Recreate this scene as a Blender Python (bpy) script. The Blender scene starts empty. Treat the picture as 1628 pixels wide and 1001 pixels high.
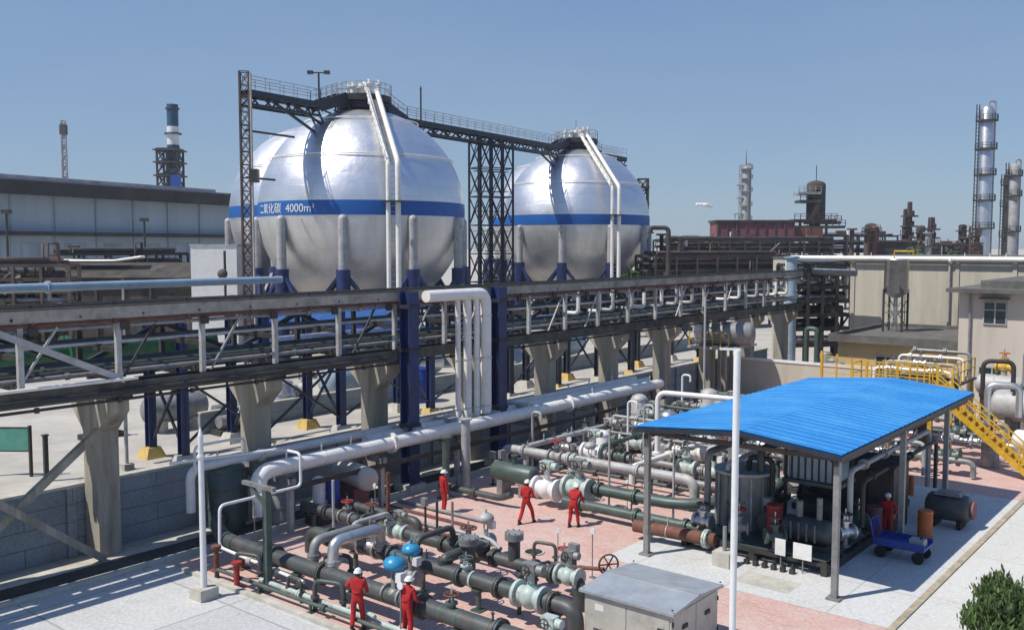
import bpy, math, random
from mathutils import Vector, Matrix
random.seed(7)
R = math.radians
# ------------------------------------------------------------------ camera, sky, sun, exposure
sc = bpy.context.scene
CH = 10.7
FPX = 1500.0
PITCH = math.atan((500.5-392)/FPX)
cam_d = bpy.data.cameras.new('camera'); cam = bpy.data.objects.new('camera', cam_d)
sc.collection.objects.link(cam); sc.camera = cam
cam.location = (0, 0, CH); cam.rotation_euler = (R(90)-PITCH, 0, 0)
cam_d.sensor_width = 36; cam_d.lens = 36*FPX/1628; cam_d.clip_start = .3; cam_d.clip_end = 6000
SUN_EL = R(56.5); SUNV = Vector((-2.6, -1.05, 0)).normalized()
w = bpy.data.worlds.new('World'); sc.world = w; w.use_nodes = True
nt = w.node_tree; sky = nt.nodes.new('ShaderNodeTexSky'); sky.sky_type = 'NISHITA'; sky.sun_disc = False
sky.sun_elevation = SUN_EL; sky.sun_rotation = math.atan2(SUNV.x, SUNV.y); sky.altitude = 0
sky.air_density = 1.0; sky.dust_density = .35; sky.ozone_density = 1.6
hz_ = nt.nodes.new('ShaderNodeMix'); hz_.data_type = 'RGBA'; hz_.inputs[0].default_value = .78   # thin summer haze veils the clear-sky model evenly
nt.links.new(sky.outputs[0], hz_.inputs[6]); tcw = nt.nodes.new('ShaderNodeTexCoord'); mpw = nt.nodes.new('ShaderNodeMapping'); mpw.inputs['Scale'].default_value = (1, 1, 3.2); nzw = nt.nodes.new('ShaderNodeTexNoise'); nzw.inputs['Scale'].default_value = 1.6; nzw.inputs['Detail'].default_value = 7; nzw.inputs['Roughness'].default_value = .55
rw = nt.nodes.new('ShaderNodeValToRGB'); rw.color_ramp.elements[0].position = .3; rw.color_ramp.elements[0].color = (.100, .198, .352, 1); rw.color_ramp.elements[1].position = .75; rw.color_ramp.elements[1].color = (.148, .242, .352, 1)   # thin uneven veil
sc10 = nt.nodes.new('ShaderNodeVectorMath'); sc10.operation = 'SCALE'; sc10.inputs['Scale'].default_value = 11.2
nt.links.new(tcw.outputs['Generated'], mpw.inputs[0]); nt.links.new(mpw.outputs[0], nzw.inputs[0]); nt.links.new(nzw.outputs[0], rw.inputs[0]); spw = nt.nodes.new('ShaderNodeSeparateXYZ'); nt.links.new(tcw.outputs['Generated'], spw.inputs[0]); rz_ = nt.nodes.new('ShaderNodeValToRGB')   # air is paler toward the horizon
rz_.color_ramp.elements[0].position = 0; rz_.color_ramp.elements[0].color = (1, .875, .82, 1); rz_.color_ramp.elements[1].position = .42; rz_.color_ramp.elements[1].color = (.60, .62, .83, 1); nt.links.new(spw.outputs[2], rz_.inputs[0])
mw = nt.nodes.new('ShaderNodeVectorMath'); mw.operation = 'MULTIPLY'; nt.links.new(rw.outputs[0], mw.inputs[0]); nt.links.new(rz_.outputs[0], mw.inputs[1]); nt.links.new(mw.outputs[0], sc10.inputs[0]); nt.links.new(sc10.outputs[0], hz_.inputs[7]); nt.links.new(hz_.outputs[2], nt.nodes['Background'].inputs[0]); nt.nodes['Background'].inputs[1].default_value = .135
sl = bpy.data.lights.new('sun', 'SUN'); sl.energy = 4.2; sl.angle = R(.5); sl.color = (1, .95, .87)
so = bpy.data.objects.new('sun', sl); sc.collection.objects.link(so)
tolight = Vector((SUNV.x*math.cos(SUN_EL), SUNV.y*math.cos(SUN_EL), math.sin(SUN_EL)))
so.rotation_euler = tolight.to_track_quat('Z', 'Y').to_euler(); so.location = (0, 0, 60)
sc.view_settings.view_transform = 'Standard'; sc.view_settings.look = 'None'
sc.view_settings.exposure = 0.18; sc.view_settings.gamma = 1
sc.render.engine = 'CYCLES'; sc.cycles.max_bounces = 6; sc.cycles.transparent_max_bounces = 6
# ------------------------------------------------------------------ frames: P = plant axes (v, u, z), W = world
A = R(-39.2); PV = (math.cos(A), math.sin(A)); PU = (-math.sin(A), math.cos(A))
def W(p, fr='P'):
    if fr == 'W': return Vector(p)
    return Vector((p[0]*PV[0]+p[1]*PU[0], p[0]*PV[1]+p[1]*PU[1], p[2]))
def w2p(x, y): return (x*PV[0]+y*PV[1], x*PU[0]+y*PU[1])
def at(px, D, z=0):                      # world point seen D metres ahead in image column px
    return ((px-814)/FPX*D, D, z)
# ------------------------------------------------------------------ materials
def mat(name, col, rough=.6, metal=0.0, var=.25, scale=1.5, bump=.0, dirt=None, dirt_amt=.5, spec=.5, streak=False, coat=0, rusty=0):
    m = bpy.data.materials.new(name); m.use_nodes = True
    t = m.node_tree; n = t.nodes; l = t.links; b = n['Principled BSDF']
    tc = n.new('ShaderNodeTexCoord'); geo = n.new('ShaderNodeNewGeometry')
    mp = n.new('ShaderNodeMapping'); l.new(geo.outputs['Position'], mp.inputs[0])
    if streak: mp.inputs['Scale'].default_value = (1, 1, .12)
    nz = n.new('ShaderNodeTexNoise'); nz.inputs['Scale'].default_value = scale; nz.inputs['Detail'].default_value = 8; nz.inputs['Roughness'].default_value = .65
    l.new(mp.outputs[0], nz.inputs[0])
    r = n.new('ShaderNodeValToRGB'); c = Vector(col)
    lo = c*(1-var); hi = c*(1+var)
    r.color_ramp.elements[0].position = .3; r.color_ramp.elements[0].color = (*lo, 1)
    r.color_ramp.elements[1].position = .7; r.color_ramp.elements[1].color = (min(hi[0], .9), min(hi[1], .9), min(hi[2], .9), 1)
    l.new(nz.outputs[0], r.inputs[0]); out = r.outputs[0]
    if dirt:
        n2 = n.new('ShaderNodeTexNoise'); n2.inputs['Scale'].default_value = scale*.35+.25; n2.inputs['Detail'].default_value = 10; n2.inputs['Roughness'].default_value = .75
        l.new(mp.outputs[0], n2.inputs[0])
        r2 = n.new('ShaderNodeValToRGB'); r2.color_ramp.elements[0].position = .5; r2.color_ramp.elements[1].position = .68
        r2.color_ramp.elements[0].color = (0, 0, 0, 1); r2.color_ramp.elements[1].color = (dirt_amt,)*3+(1,)
        l.new(n2.outputs[0], r2.inputs[0])
        mx = n.new('ShaderNodeMix'); mx.data_type = 'RGBA'; l.new(r2.outputs[0], mx.inputs[0]); l.new(out, mx.inputs[6]); mx.inputs[7].default_value = (*dirt, 1)
        out = mx.outputs[2]
    if rusty:
        n6 = n.new('ShaderNodeTexNoise'); n6.inputs['Scale'].default_value = 4.5; n6.inputs['Detail'].default_value = 12; n6.inputs['Roughness'].default_value = .72; l.new(geo.outputs['Position'], n6.inputs[0])
        r6 = n.new('ShaderNodeValToRGB'); r6.color_ramp.elements[0].position = .56; r6.color_ramp.elements[0].color = (0, 0, 0, 1); r6.color_ramp.elements[1].position = .64; r6.color_ramp.elements[1].color = (rusty,)*3+(1,); l.new(n6.outputs[0], r6.inputs[0])
        m6 = n.new('ShaderNodeMix'); m6.data_type = 'RGBA'; l.new(r6.outputs[0], m6.inputs[0]); l.new(out, m6.inputs[6]); m6.inputs[7].default_value = (.15, .075, .04, 1); out = m6.outputs[2]
    l.new(out, b.inputs['Base Color'])
    b.inputs['Roughness'].default_value = rough; b.inputs['Metallic'].default_value = metal
    b.inputs['Specular IOR Level'].default_value = spec
    if coat: b.inputs['Coat Weight'].default_value = coat
    if bump:
        bp = n.new('ShaderNodeBump'); bp.inputs['Strength'].default_value = bump; bp.inputs['Distance'].default_value = .05
        n3 = n.new('ShaderNodeTexNoise'); n3.inputs['Scale'].default_value = scale*6; n3.inputs['Detail'].default_value = 6
        l.new(geo.outputs['Position'], n3.inputs[0]); l.new(n3.outputs[0], bp.inputs['Height']); l.new(bp.outputs[0], b.inputs['Normal'])
    return m
def brickmat(name, c1, c2, mortar, bw, bh, msize=.02, rough=.85, stain=(.25, .22, .2), stain_amt=.4, offset=.5, plane='XY', bump=.3, nscale=.5, cracks=False):
    m = bpy.data.materials.new(name); m.use_nodes = True
    t = m.node_tree; n = t.nodes; l = t.links; b = n['Principled BSDF']
    tc = n.new('ShaderNodeTexCoord'); src = tc.outputs['Object']
    if plane != 'XY':
        sp = n.new('ShaderNodeSeparateXYZ'); cb = n.new('ShaderNodeCombineXYZ'); l.new(src, sp.inputs[0])
        l.new(sp.outputs[0 if plane == 'XZ' else 1], cb.inputs[0]); l.new(sp.outputs[2], cb.inputs[1]); src = cb.outputs[0]
    br = n.new('ShaderNodeTexBrick'); br.inputs['Scale'].default_value = 1; br.inputs['Brick Width'].default_value = bw; br.inputs['Row Height'].default_value = bh
    br.inputs['Mortar Size'].default_value = msize; br.inputs['Mortar Smooth'].default_value = .2; br.offset = offset; br.inputs['Bias'].default_value = 0
    br.inputs['Color1'].default_value = (*c1, 1); br.inputs['Color2'].default_value = (*c2, 1); br.inputs['Mortar'].default_value = (*mortar, 1)
    l.new(src, br.inputs[0])
    nz = n.new('ShaderNodeTexNoise'); nz.inputs['Scale'].default_value = nscale; nz.inputs['Detail'].default_value = 12; nz.inputs['Roughness'].default_value = .7
    l.new(tc.outputs['Object'], nz.inputs[0])
    r2 = n.new('ShaderNodeValToRGB'); r2.color_ramp.elements[0].position = .45; r2.color_ramp.elements[1].position = .7
    r2.color_ramp.elements[0].color = (0, 0, 0, 1); r2.color_ramp.elements[1].color = (stain_amt,)*3+(1,)
    l.new(nz.outputs[0], r2.inputs[0])
    mx = n.new('ShaderNodeMix'); mx.data_type = 'RGBA'; l.new(r2.outputs[0], mx.inputs[0]); l.new(br.outputs[0], mx.inputs[6]); mx.inputs[7].default_value = (*stain, 1)
    n4 = n.new('ShaderNodeTexNoise'); n4.inputs['Scale'].default_value = 9; n4.inputs['Detail'].default_value = 5; l.new(tc.outputs['Object'], n4.inputs[0])
    m2 = n.new('ShaderNodeMix'); m2.data_type = 'RGBA'; m2.blend_type = 'OVERLAY'; m2.inputs[0].default_value = .35
    l.new(mx.outputs[2], m2.inputs[6]); l.new(n4.outputs[0], m2.inputs[7])
    outc = m2.outputs[2]
    if cracks:
        nd = n.new('ShaderNodeTexNoise'); nd.inputs['Scale'].default_value = 1.3; nd.inputs['Detail'].default_value = 5; l.new(tc.outputs['Object'], nd.inputs[0])
        av = n.new('ShaderNodeVectorMath'); av.operation = 'MULTIPLY_ADD'; av.inputs[1].default_value = (1.4, 1.4, 1.4); l.new(nd.outputs['Color'], av.inputs[0]); l.new(tc.outputs['Object'], av.inputs[2])
        vo = n.new('ShaderNodeTexVoronoi'); vo.feature = 'DISTANCE_TO_EDGE'; vo.inputs['Scale'].default_value = .22; l.new(av.outputs[0], vo.inputs[0])
        cr = n.new('ShaderNodeValToRGB'); cr.color_ramp.elements[0].position = .0; cr.color_ramp.elements[0].color = (.3, .3, .3, 1); cr.color_ramp.elements[1].position = .004; cr.color_ramp.elements[1].color = (0, 0, 0, 1); l.new(vo.outputs['Distance'], cr.inputs[0])
        mc = n.new('ShaderNodeMix'); mc.data_type = 'RGBA'; l.new(cr.outputs[0], mc.inputs[0]); l.new(outc, mc.inputs[6]); mc.inputs[7].default_value = (.2, .19, .17, 1)
        # oil and rust spots
        ns = n.new('ShaderNodeTexNoise'); ns.inputs['Scale'].default_value = .9; ns.inputs['Detail'].default_value = 14; ns.inputs['Roughness'].default_value = .6; l.new(av.outputs[0], ns.inputs[0])
        rs = n.new('ShaderNodeValToRGB'); rs.color_ramp.elements[0].position = .60; rs.color_ramp.elements[0].color = (0, 0, 0, 1); rs.color_ramp.elements[1].position = .75; rs.color_ramp.elements[1].color = (.4, .4, .4, 1); l.new(ns.outputs[0], rs.inputs[0])
        ms = n.new('ShaderNodeMix'); ms.data_type = 'RGBA'; l.new(rs.outputs[0], ms.inputs[0]); l.new(mc.outputs[2], ms.inputs[6]); ms.inputs[7].default_value = (.24, .21, .17, 1); outc = ms.outputs[2]
    l.new(outc, b.inputs['Base Color']); b.inputs['Roughness'].default_value = rough
    if bump:
        bp = n.new('ShaderNodeBump'); bp.inputs['Strength'].default_value = bump; bp.inputs['Distance'].default_value = .01; bp.invert = True
        l.new(br.outputs['Fac'], bp.inputs['Height']); l.new(bp.outputs[0], b.inputs['Normal'])
    return m
M = {}
M['ground'] = mat('pale_ground', (.44, .41, .36), .95, var=.18, scale=.25, dirt=(.25, .23, .2), dirt_amt=.45)
M['apron'] = brickmat('apron_concrete', (.52, .52, .50), (.47, .47, .465), (.30, .30, .29), 4.0, 4.0, .035, cracks=True, stain=(.40, .39, .37), stain_amt=.45, offset=0)
M['pad'] = brickmat('pad_concrete', (.58, .58, .56), (.55, .55, .53), (.42, .42, .4), 3.3, 3.3, .03, cracks=True, stain=(.47, .45, .42), stain_amt=.45, offset=0)
M['road'] = brickmat('road_concrete', (.60, .59, .55), (.57, .56, .52), (.45, .44, .4), 5, 5, .03, cracks=True, stain=(.50, .48, .44), stain_amt=.45, offset=0)
M['brick'] = brickmat('red_paving', (.53, .31, .26), (.57, .37, .32), (.53, .41, .36), .30, .15, .01, stain=(.58, .48, .43), stain_amt=.75, nscale=.6, bump=.15, cracks=True)
M['kerbtan'] = mat('tan_kerb', (.40, .34, .24), .9, var=.3, scale=3, dirt=(.2, .17, .12), dirt_amt=.8)
M['curb'] = mat('curb_concrete', (.48, .46, .40), .9, var=.2, scale=2, dirt=(.25, .22, .16))
M['wall'] = brickmat('dike_wall', (.255, .295, .325), (.235, .275, .305), (.13, .145, .155), 3.2, .62, .02, stain=(.15, .17, .18), stain_amt=.7, plane='YZ', offset=.5)
M['column'] = mat('weathered_concrete', (.34, .31, .25), .92, var=.25, scale=1.6, dirt=(.13, .115, .09), dirt_amt=.8, bump=.25, streak=True)
M['rackconc'] = mat('rack_concrete', (.34, .32, .275), .92, var=.3, scale=1.5, dirt=(.14, .13, .11), dirt_amt=.8, bump=.2)
M['grate'] = mat('dark_grating', (.10, .095, .085), .9, var=.35, scale=3)
M['whitepipe'] = mat('white_lagging', (.82, .79, .73), .5, .0, var=.08, scale=1.2, dirt=(.55, .5, .44), dirt_amt=.5, rusty=0.18)
M['silver'] = mat('silver_lagging', (.62, .62, .62), .38, .85, var=.15, scale=1.5, dirt=(.35, .34, .33), dirt_amt=.5, rusty=0.25)
M['greypipe'] = mat('grey_pipe', (.27, .275, .27), .55, .3, var=.2, scale=2, dirt=(.12, .12, .11), rusty=0.6)
M['darkpipe'] = mat('dark_green_grey_pipe', (.065, .075, .075), .5, .1, var=.3, scale=2.5, dirt=(.14, .13, .11), dirt_amt=.5, rusty=0.6)
M['tealboard'] = mat('teal_board', (.10, .32, .25), .6, var=.2, scale=3)
M['greenpipe'] = mat('teal_green_paint', (.07, .105, .095), .45, .1, var=.25, scale=2.5, dirt=(.14, .14, .12), dirt_amt=.5, rusty=0.5)
M['green'] = mat('green_paint', (.02, .11, .045), .5, var=.3, scale=2, dirt=(.03, .05, .03))
M['mint'] = mat('mint_valve_paint', (.42, .50, .46), .45, var=.15, scale=3, dirt=(.25, .26, .24), rusty=0.45)
M['whitepaint'] = mat('white_paint', (.74, .74, .73), .45, var=.07, scale=2, dirt=(.5, .48, .44), dirt_amt=.4, rusty=0.12)
M['navy'] = mat('navy_steel', (.016, .032, .12), .45, var=.3, scale=2, dirt=(.03, .035, .05), dirt_amt=.6, rusty=0.3)
M['navydark'] = mat('dark_navy_steel', (.018, .024, .04), .55, var=.3, scale=2, dirt=(.05, .04, .03))
M['blackiron'] = mat('black_iron', (.045, .043, .04), .6, .2, var=.35, scale=3, dirt=(.07, .055, .04))
M['lightsteel'] = mat('light_grey_steel', (.42, .42, .41), .6, .1, var=.2, scale=2, dirt=(.2, .18, .15), dirt_amt=.6, rusty=0.4)
M['paleblue'] = mat('pale_blue_lagging', (.33, .42, .50), .45, .2, var=.15, scale=1.2, dirt=(.2, .26, .32))
M['blue'] = mat('blue_enamel', (.03, .26, .46), .35, var=.15, scale=3, dirt=(.03, .12, .25))
M['shelterblue'] = mat('shelter_blue', (.01, .075, .26), .6, var=.2, scale=1, dirt=(.04, .12, .28))
M['deepblue'] = mat('deep_blue_paint', (.012, .055, .30), .4, var=.2, scale=3, rusty=0.5)
M['red'] = mat('red_paint', (.36, .03, .025), .5, var=.2, scale=3, dirt=(.12, .03, .025))
M['rust'] = mat('rusty_steel', (.16, .065, .045), .8, var=.35, scale=4, dirt=(.07, .04, .03))
M['maroon'] = mat('maroon_cladding', (.20, .075, .085), .75, var=.25, scale=.4, dirt=(.1, .05, .05), streak=True)
M['yellow'] = mat('yellow_paint', (.62, .36, .02), .5, var=.15, scale=3, dirt=(.32, .19, .04), rusty=0.5)
M['yellowbase'] = mat('yellow_plinth', (.55, .38, .12), .8, var=.2, scale=3, dirt=(.3, .22, .12))
M['cabinet'] = mat('cabinet_paint', (.46, .47, .42), .5, .1, var=.1, scale=2, dirt=(.27, .27, .24), dirt_amt=.5, rusty=0.25)
M['cablid'] = mat('cabinet_lid_metal', (.36, .39, .41), .45, .2, var=.12, scale=2, dirt=(.2, .21, .22))
M['rubber'] = mat('black_rubber', (.02, .02, .02), .8)
M['orange'] = mat('orange_paint', (.55, .14, .03), .55, var=.2, scale=3)
M['tanwall'] = mat('beige_render', (.50, .46, .38), .9, var=.12, scale=.5, dirt=(.33, .30, .24), dirt_amt=.7, streak=True, bump=.1)
M['palewall'] = mat('pale_render', (.53, .48, .41), .9, var=.1, scale=.5, dirt=(.36, .32, .26), dirt_amt=.5, streak=True)
M['yelwall'] = mat('yellowish_render', (.55, .42, .22), .9, var=.12, scale=.8, dirt=(.35, .27, .15))
M['roofdark'] = mat('dark_felt_roof', (.115, .11, .10), .95, var=.3, scale=.8, dirt=(.2, .19, .17), dirt_amt=.6)
M['glass'] = mat('dark_glass', (.02, .04, .05), .08, var=.2, scale=1)
M['shedwall'] = mat('blue_grey_cladding', (.36, .44, .50), .7, var=.1, scale=.3, dirt=(.26, .32, .37), streak=True)
M['shedroof'] = mat('brown_black_roof', (.05, .04, .036), .85, var=.3, scale=.3, dirt=(.12, .11, .1))
M['shedlow'] = mat('grey_shed_panels', (.33, .39, .42), .8, var=.3, scale=.35, dirt=(.14, .17, .18), dirt_amt=.8, streak=True)
M['farsteel'] = mat('far_pale_steel', (.33, .33, .33), .7, .2, var=.3, scale=.6, dirt=(.2, .18, .16))
M['fardark'] = mat('far_dark_steel', (.055, .05, .045), .85, var=.4, scale=.5, dirt=(.12, .08, .07), dirt_amt=.6)
M['farbrown'] = mat('far_brown_steel', (.095, .065, .055), .85, var=.4, scale=.5, dirt=(.16, .13, .11))
M['farteal'] = mat('far_teal_paint', (.008, .06, .12), .7, var=.2, scale=.3)
M['coal'] = mat('dark_earth', (.055, .048, .042), .95, var=.5, scale=.6, dirt=(.15, .12, .1), dirt_amt=.5, bump=.5)
M['skin'] = mat('skin', (.42, .25, .17), .6, var=.08, scale=6)
M['redcloth'] = mat('red_coverall_cloth', (.44, .016, .018), .85, var=.3, scale=5, bump=.6, dirt=(.22, .02, .02), dirt_amt=.6)
M['boot'] = mat('dark_boot', (.03, .025, .022), .6)
M['helmet'] = mat('white_helmet_plastic', (.82, .82, .80), .3, var=.04, scale=5)
M['bark'] = mat('bark', (.10, .075, .05), .9, var=.3, scale=6)
M['leaf'] = mat('leaf', (.07, .115, .03), .7, var=.5, scale=3)
M['leafpale'] = mat('pale_leaf', (.10, .15, .05), .7, var=.45, scale=1)
M['brownleaf'] = mat('brown_green_leaf', (.11, .105, .06), .8, var=.45, scale=1)
M['cloud'] = mat('cloud_white', (.62, .65, .70), 1, var=.04, scale=.05)
# sphere cladding: aluminium sheets with seams and stains
def clad():
    m = bpy.data.materials.new('aluminium_cladding'); m.use_nodes = True
    t = m.node_tree; n = t.nodes; l = t.links; b = n['Principled BSDF']
    tc = n.new('ShaderNodeTexCoord'); sp = n.new('ShaderNodeSeparateXYZ'); l.new(tc.outputs['Object'], sp.inputs[0])
    at2 = n.new('ShaderNodeMath'); at2.operation = 'ARCTAN2'; l.new(sp.outputs[1], at2.inputs[0]); l.new(sp.outputs[0], at2.inputs[1])
    ml = n.new('ShaderNodeMath'); ml.operation = 'MULTIPLY'; ml.inputs[1].default_value = 9.6; l.new(at2.outputs[0], ml.inputs[0])
    cb = n.new('ShaderNodeCombineXYZ'); l.new(ml.outputs[0], cb.inputs[0]); l.new(sp.outputs[2], cb.inputs[1])
    br = n.new('ShaderNodeTexBrick'); br.inputs['Scale'].default_value = 1; br.inputs['Brick Width'].default_value = 2.4; br.inputs['Row Height'].default_value = .95
    br.inputs['Mortar Size'].default_value = .02; br.inputs['Color1'].default_value = (.80, .80, .81, 1); br.inputs['Color2'].default_value = (.74, .745, .755, 1); br.inputs['Mortar'].default_value = (.66, .66, .66, 1)
    l.new(cb.outputs[0], br.inputs[0])
    nz = n.new('ShaderNodeTexNoise'); nz.inputs['Scale'].default_value = .9; nz.inputs['Detail'].default_value = 10; nz.inputs['Roughness'].default_value = .7
    mp = n.new('ShaderNodeMapping'); mp.inputs['Scale'].default_value = (1, 1, .18); l.new(tc.outputs['Object'], mp.inputs[0]); l.new(mp.outputs[0], nz.inputs[0])
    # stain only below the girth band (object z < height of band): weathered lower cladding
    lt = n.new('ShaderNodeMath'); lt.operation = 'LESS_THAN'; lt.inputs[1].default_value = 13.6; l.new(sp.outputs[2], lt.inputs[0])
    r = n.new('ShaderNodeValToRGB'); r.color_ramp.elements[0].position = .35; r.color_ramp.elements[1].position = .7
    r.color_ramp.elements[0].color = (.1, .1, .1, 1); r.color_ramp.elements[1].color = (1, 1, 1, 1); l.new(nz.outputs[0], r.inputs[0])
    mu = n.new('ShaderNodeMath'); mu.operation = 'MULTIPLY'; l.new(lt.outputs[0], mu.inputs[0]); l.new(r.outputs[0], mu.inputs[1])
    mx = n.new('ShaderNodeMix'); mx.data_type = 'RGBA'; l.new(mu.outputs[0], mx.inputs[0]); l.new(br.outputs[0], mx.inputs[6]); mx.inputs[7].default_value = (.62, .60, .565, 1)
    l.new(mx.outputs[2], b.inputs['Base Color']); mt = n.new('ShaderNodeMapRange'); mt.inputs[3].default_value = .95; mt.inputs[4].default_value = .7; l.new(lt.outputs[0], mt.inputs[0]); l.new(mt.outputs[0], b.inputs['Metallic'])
    n5 = n.new('ShaderNodeTexNoise'); n5.inputs['Scale'].default_value = .6; n5.inputs['Detail'].default_value = 6; l.new(tc.outputs['Object'], n5.inputs[0])
    mr = n.new('ShaderNodeMapRange'); mr.inputs[3].default_value = .36; mr.inputs[4].default_value = .50; l.new(n5.outputs[0], mr.inputs[0]); l.new(mr.outputs[0], b.inputs['Roughness'])
    bp = n.new('ShaderNodeBump'); bp.inputs['Strength'].default_value = .2; bp.inputs['Distance'].default_value = .02; bp.invert = True
    l.new(br.outputs['Fac'], bp.inputs['Height'])
    b2 = n.new('ShaderNodeBump'); b2.inputs['Strength'].default_value = .35; b2.inputs['Distance'].default_value = .2
    l.new(n5.outputs[0], b2.inputs['Height']); l.new(bp.outputs[0], b2.inputs['Normal']); l.new(b2.outputs[0], b.inputs['Normal'])
    return m
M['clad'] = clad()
M['band'] = mat('blue_band_paint', (.008, .10, .36), .5, var=.1, scale=1)
M['roofblue'] = mat('blue_roof_sheet', (.012, .25, .62), .5)
M['roofblue'] = brickmat('blue_roof_sheets', (.010, .195, .53), (.018, .235, .57), (.01, .12, .32), 3.95, .96, .012, rough=.5, stain=(.07, .33, .60), stain_amt=.6, offset=0, bump=.1, nscale=.45)
# ------------------------------------------------------------------ mesh builder
ORG = {}
class MB:
    def __init__(s): s.v = []; s.f = []; s.sm = []
    def add(s, vs, fs, smooth=False):
        o = len(s.v); s.v += [tuple(p) for p in vs]; s.f += [[i+o for i in f] for f in fs]; s.sm += [smooth]*len(fs); return s
    def box(s, c, d, rz=0, top=1.0):
        x, y, z = (k/2 for k in d); P = []
        for sz in (-1, 1):
            k = top if sz > 0 else 1
            for sx, sy in ((-1, -1), (1, -1), (1, 1), (-1, 1)):
                a, b = sx*x*k, sy*y*k
                P.append((c[0]+a*math.cos(rz)-b*math.sin(rz), c[1]+a*math.sin(rz)+b*math.cos(rz), c[2]+sz*z))
        return s.add(P, [(3, 2, 1, 0), (4, 5, 6, 7), (0, 1, 5, 4), (1, 2, 6, 5), (2, 3, 7, 6), (3, 0, 4, 7)])
    def bb(s, x0, x1, y0, y1, z0, z1): return s.box(((x0+x1)/2, (y0+y1)/2, (z0+z1)/2), (x1-x0, y1-y0, z1-z0))
    def beam(s, a, b, w, h=None):
        a = Vector(a); b = Vector(b); h = h or w; d = (b-a).normalized()
        up = Vector((0, 0, 1)) if abs(d.z) < .95 else Vector((0, 1, 0))
        x = d.cross(up).normalized()*w/2; y = x.cross(d).normalized()*h/2
        P = [a-x-y, a+x-y, a+x+y, a-x+y, b-x-y, b+x-y, b+x+y, b-x+y]
        return s.add(P, [(0, 1, 2, 3), (7, 6, 5, 4), (0, 4, 5, 1), (1, 5, 6, 2), (2, 6, 7, 3), (3, 7, 4, 0)])
    def ring(s, c, d, r, n, ref=None):
        d = d.normalized(); ref = ref or (Vector((0, 0, 1)) if abs(d.z) < .9 else Vector((1, 0, 0)))
        x = d.cross(ref).normalized(); y = x.cross(d).normalized()
        return [c+x*r*math.cos(2*math.pi*i/n)+y*r*math.sin(2*math.pi*i/n) for i in range(n)]
    def tube(s, pts, r, n=12, bend=0, closed=False):
        pts = [Vector(p) for p in pts]
        if bend and len(pts) > 2:
            q = [pts[0]]
            for i in range(1, len(pts)-1):
                p = pts[i]; a = (pts[i-1]-p); b = (pts[i+1]-p); k = min(bend, a.length*.49, b.length*.49)
                a.normalize(); b.normalize()
                for t in (0, .17, .33, .5, .67, .83, 1):
                    q.append((p+a*k)*(1-t)**2+p*2*t*(1-t)+(p+b*k)*t*t)
            q.append(pts[-1]); pts = q
        rs = r if isinstance(r, (list, tuple)) else [r]*len(pts)
        N = len(pts); rings = []; ref = None
        for i in range(N):
            if closed: d = pts[(i+1) % N]-pts[i-1]
            else: d = pts[min(i+1, N-1)]-pts[max(i-1, 0)]
            d.normalize()
            if ref is None: ref = Vector((0, 0, 1)) if abs(d.z) < .9 else Vector((1, 0, 0))
            x = d.cross(ref)
            if x.length < 1e-4: x = d.orthogonal()
            x.normalize(); y = x.cross(d).normalized(); ref = y
            rings.append([pts[i]+x*rs[i]*math.cos(2*math.pi*k/n)+y*rs[i]*math.sin(2*math.pi*k/n) for k in range(n)])
        V = [p for g in rings for p in g]; F = []
        for i in range(N if closed else N-1):
            j = (i+1) % N
            for k in range(n): F.append((i*n+k, j*n+k, j*n+(k+1) % n, i*n+(k+1) % n))
        s.add(V, F, True)
        if not closed: s.add(rings[0], [list(range(n))]); s.add(rings[-1], [list(range(n))[::-1]])
        return s
    def cyl(s, a, b, r, n=16): return s.tube([a, b], r, n)
    def cone(s, a, b, r1, r2, n=16): return s.tube([a, b], [r1, r2], n)
    def vess(s, a, b, r, n=20):          # cylinder with domed ends
        a = Vector(a); b = Vector(b); d = (b-a).normalized(); P = []; Q = []
        for t in (1, .94, .8, .6, .35, .05): P.append((a-d*r*.5*t, r*math.sqrt(max(1-t*t, .0004))))
        for t in (.05, .35, .6, .8, .94, 1): Q.append((b+d*r*.5*t, r*math.sqrt(max(1-t*t, .0004))))
        L = P+Q; return s.tube([p for p, _ in L], [k for _, k in L], n)
    def ball(s, c, r, n=16, m=10, sc_=(1, 1, 1)):
        V = []; F = []
        for i in range(m+1):
            th = math.pi*i/m
            for j in range(n):
                ph = 2*math.pi*j/n
                V.append((c[0]+r*sc_[0]*math.sin(th)*math.cos(ph), c[1]+r*sc_[1]*math.sin(th)*math.sin(ph), c[2]+r*sc_[2]*math.cos(th)))
        for i in range(m):
            for j in range(n): F.append((i*n+j, (i+1)*n+j, (i+1)*n+(j+1) % n, i*n+(j+1) % n))
        return s.add(V, F, True)
    def torus(s, c, axis, R_, r, n=20, k=6):
        axis = Vector(axis).normalized(); return s.tube(s.ring(Vector(c), axis, R_, n), r, k, closed=True)
    def quad(s, a, b, c, d): return s.add([a, b, c, d], [(0, 1, 2, 3)])
    def build(s, name, m, parent=None, loc=None, fr='P'):
        o = ORG[parent.name] if parent else (loc or (0, 0, 0))
        me = bpy.data.meshes.new(name); me.from_pydata([(p[0]-o[0], p[1]-o[1], p[2]-o[2]) for p in s.v], [], s.f)
        me.polygons.foreach_set('use_smooth', s.sm); me.materials.append(M[m] if isinstance(m, str) else m)
        me.validate(); me.update()
        ob = bpy.data.objects.new(name, me); sc.collection.objects.link(ob)
        if parent: ob.parent = parent
        else: ob.location = W(o, fr); ob.rotation_euler = (0, 0, A if fr == 'P' else 0)
        ORG[ob.name] = o
        return ob
def tag(o, label, cat, group=None, kind=None):
    if label: o['label'] = label
    if cat: o['category'] = cat
    if group: o['group'] = group
    if kind: o['kind'] = kind
    return o
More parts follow.
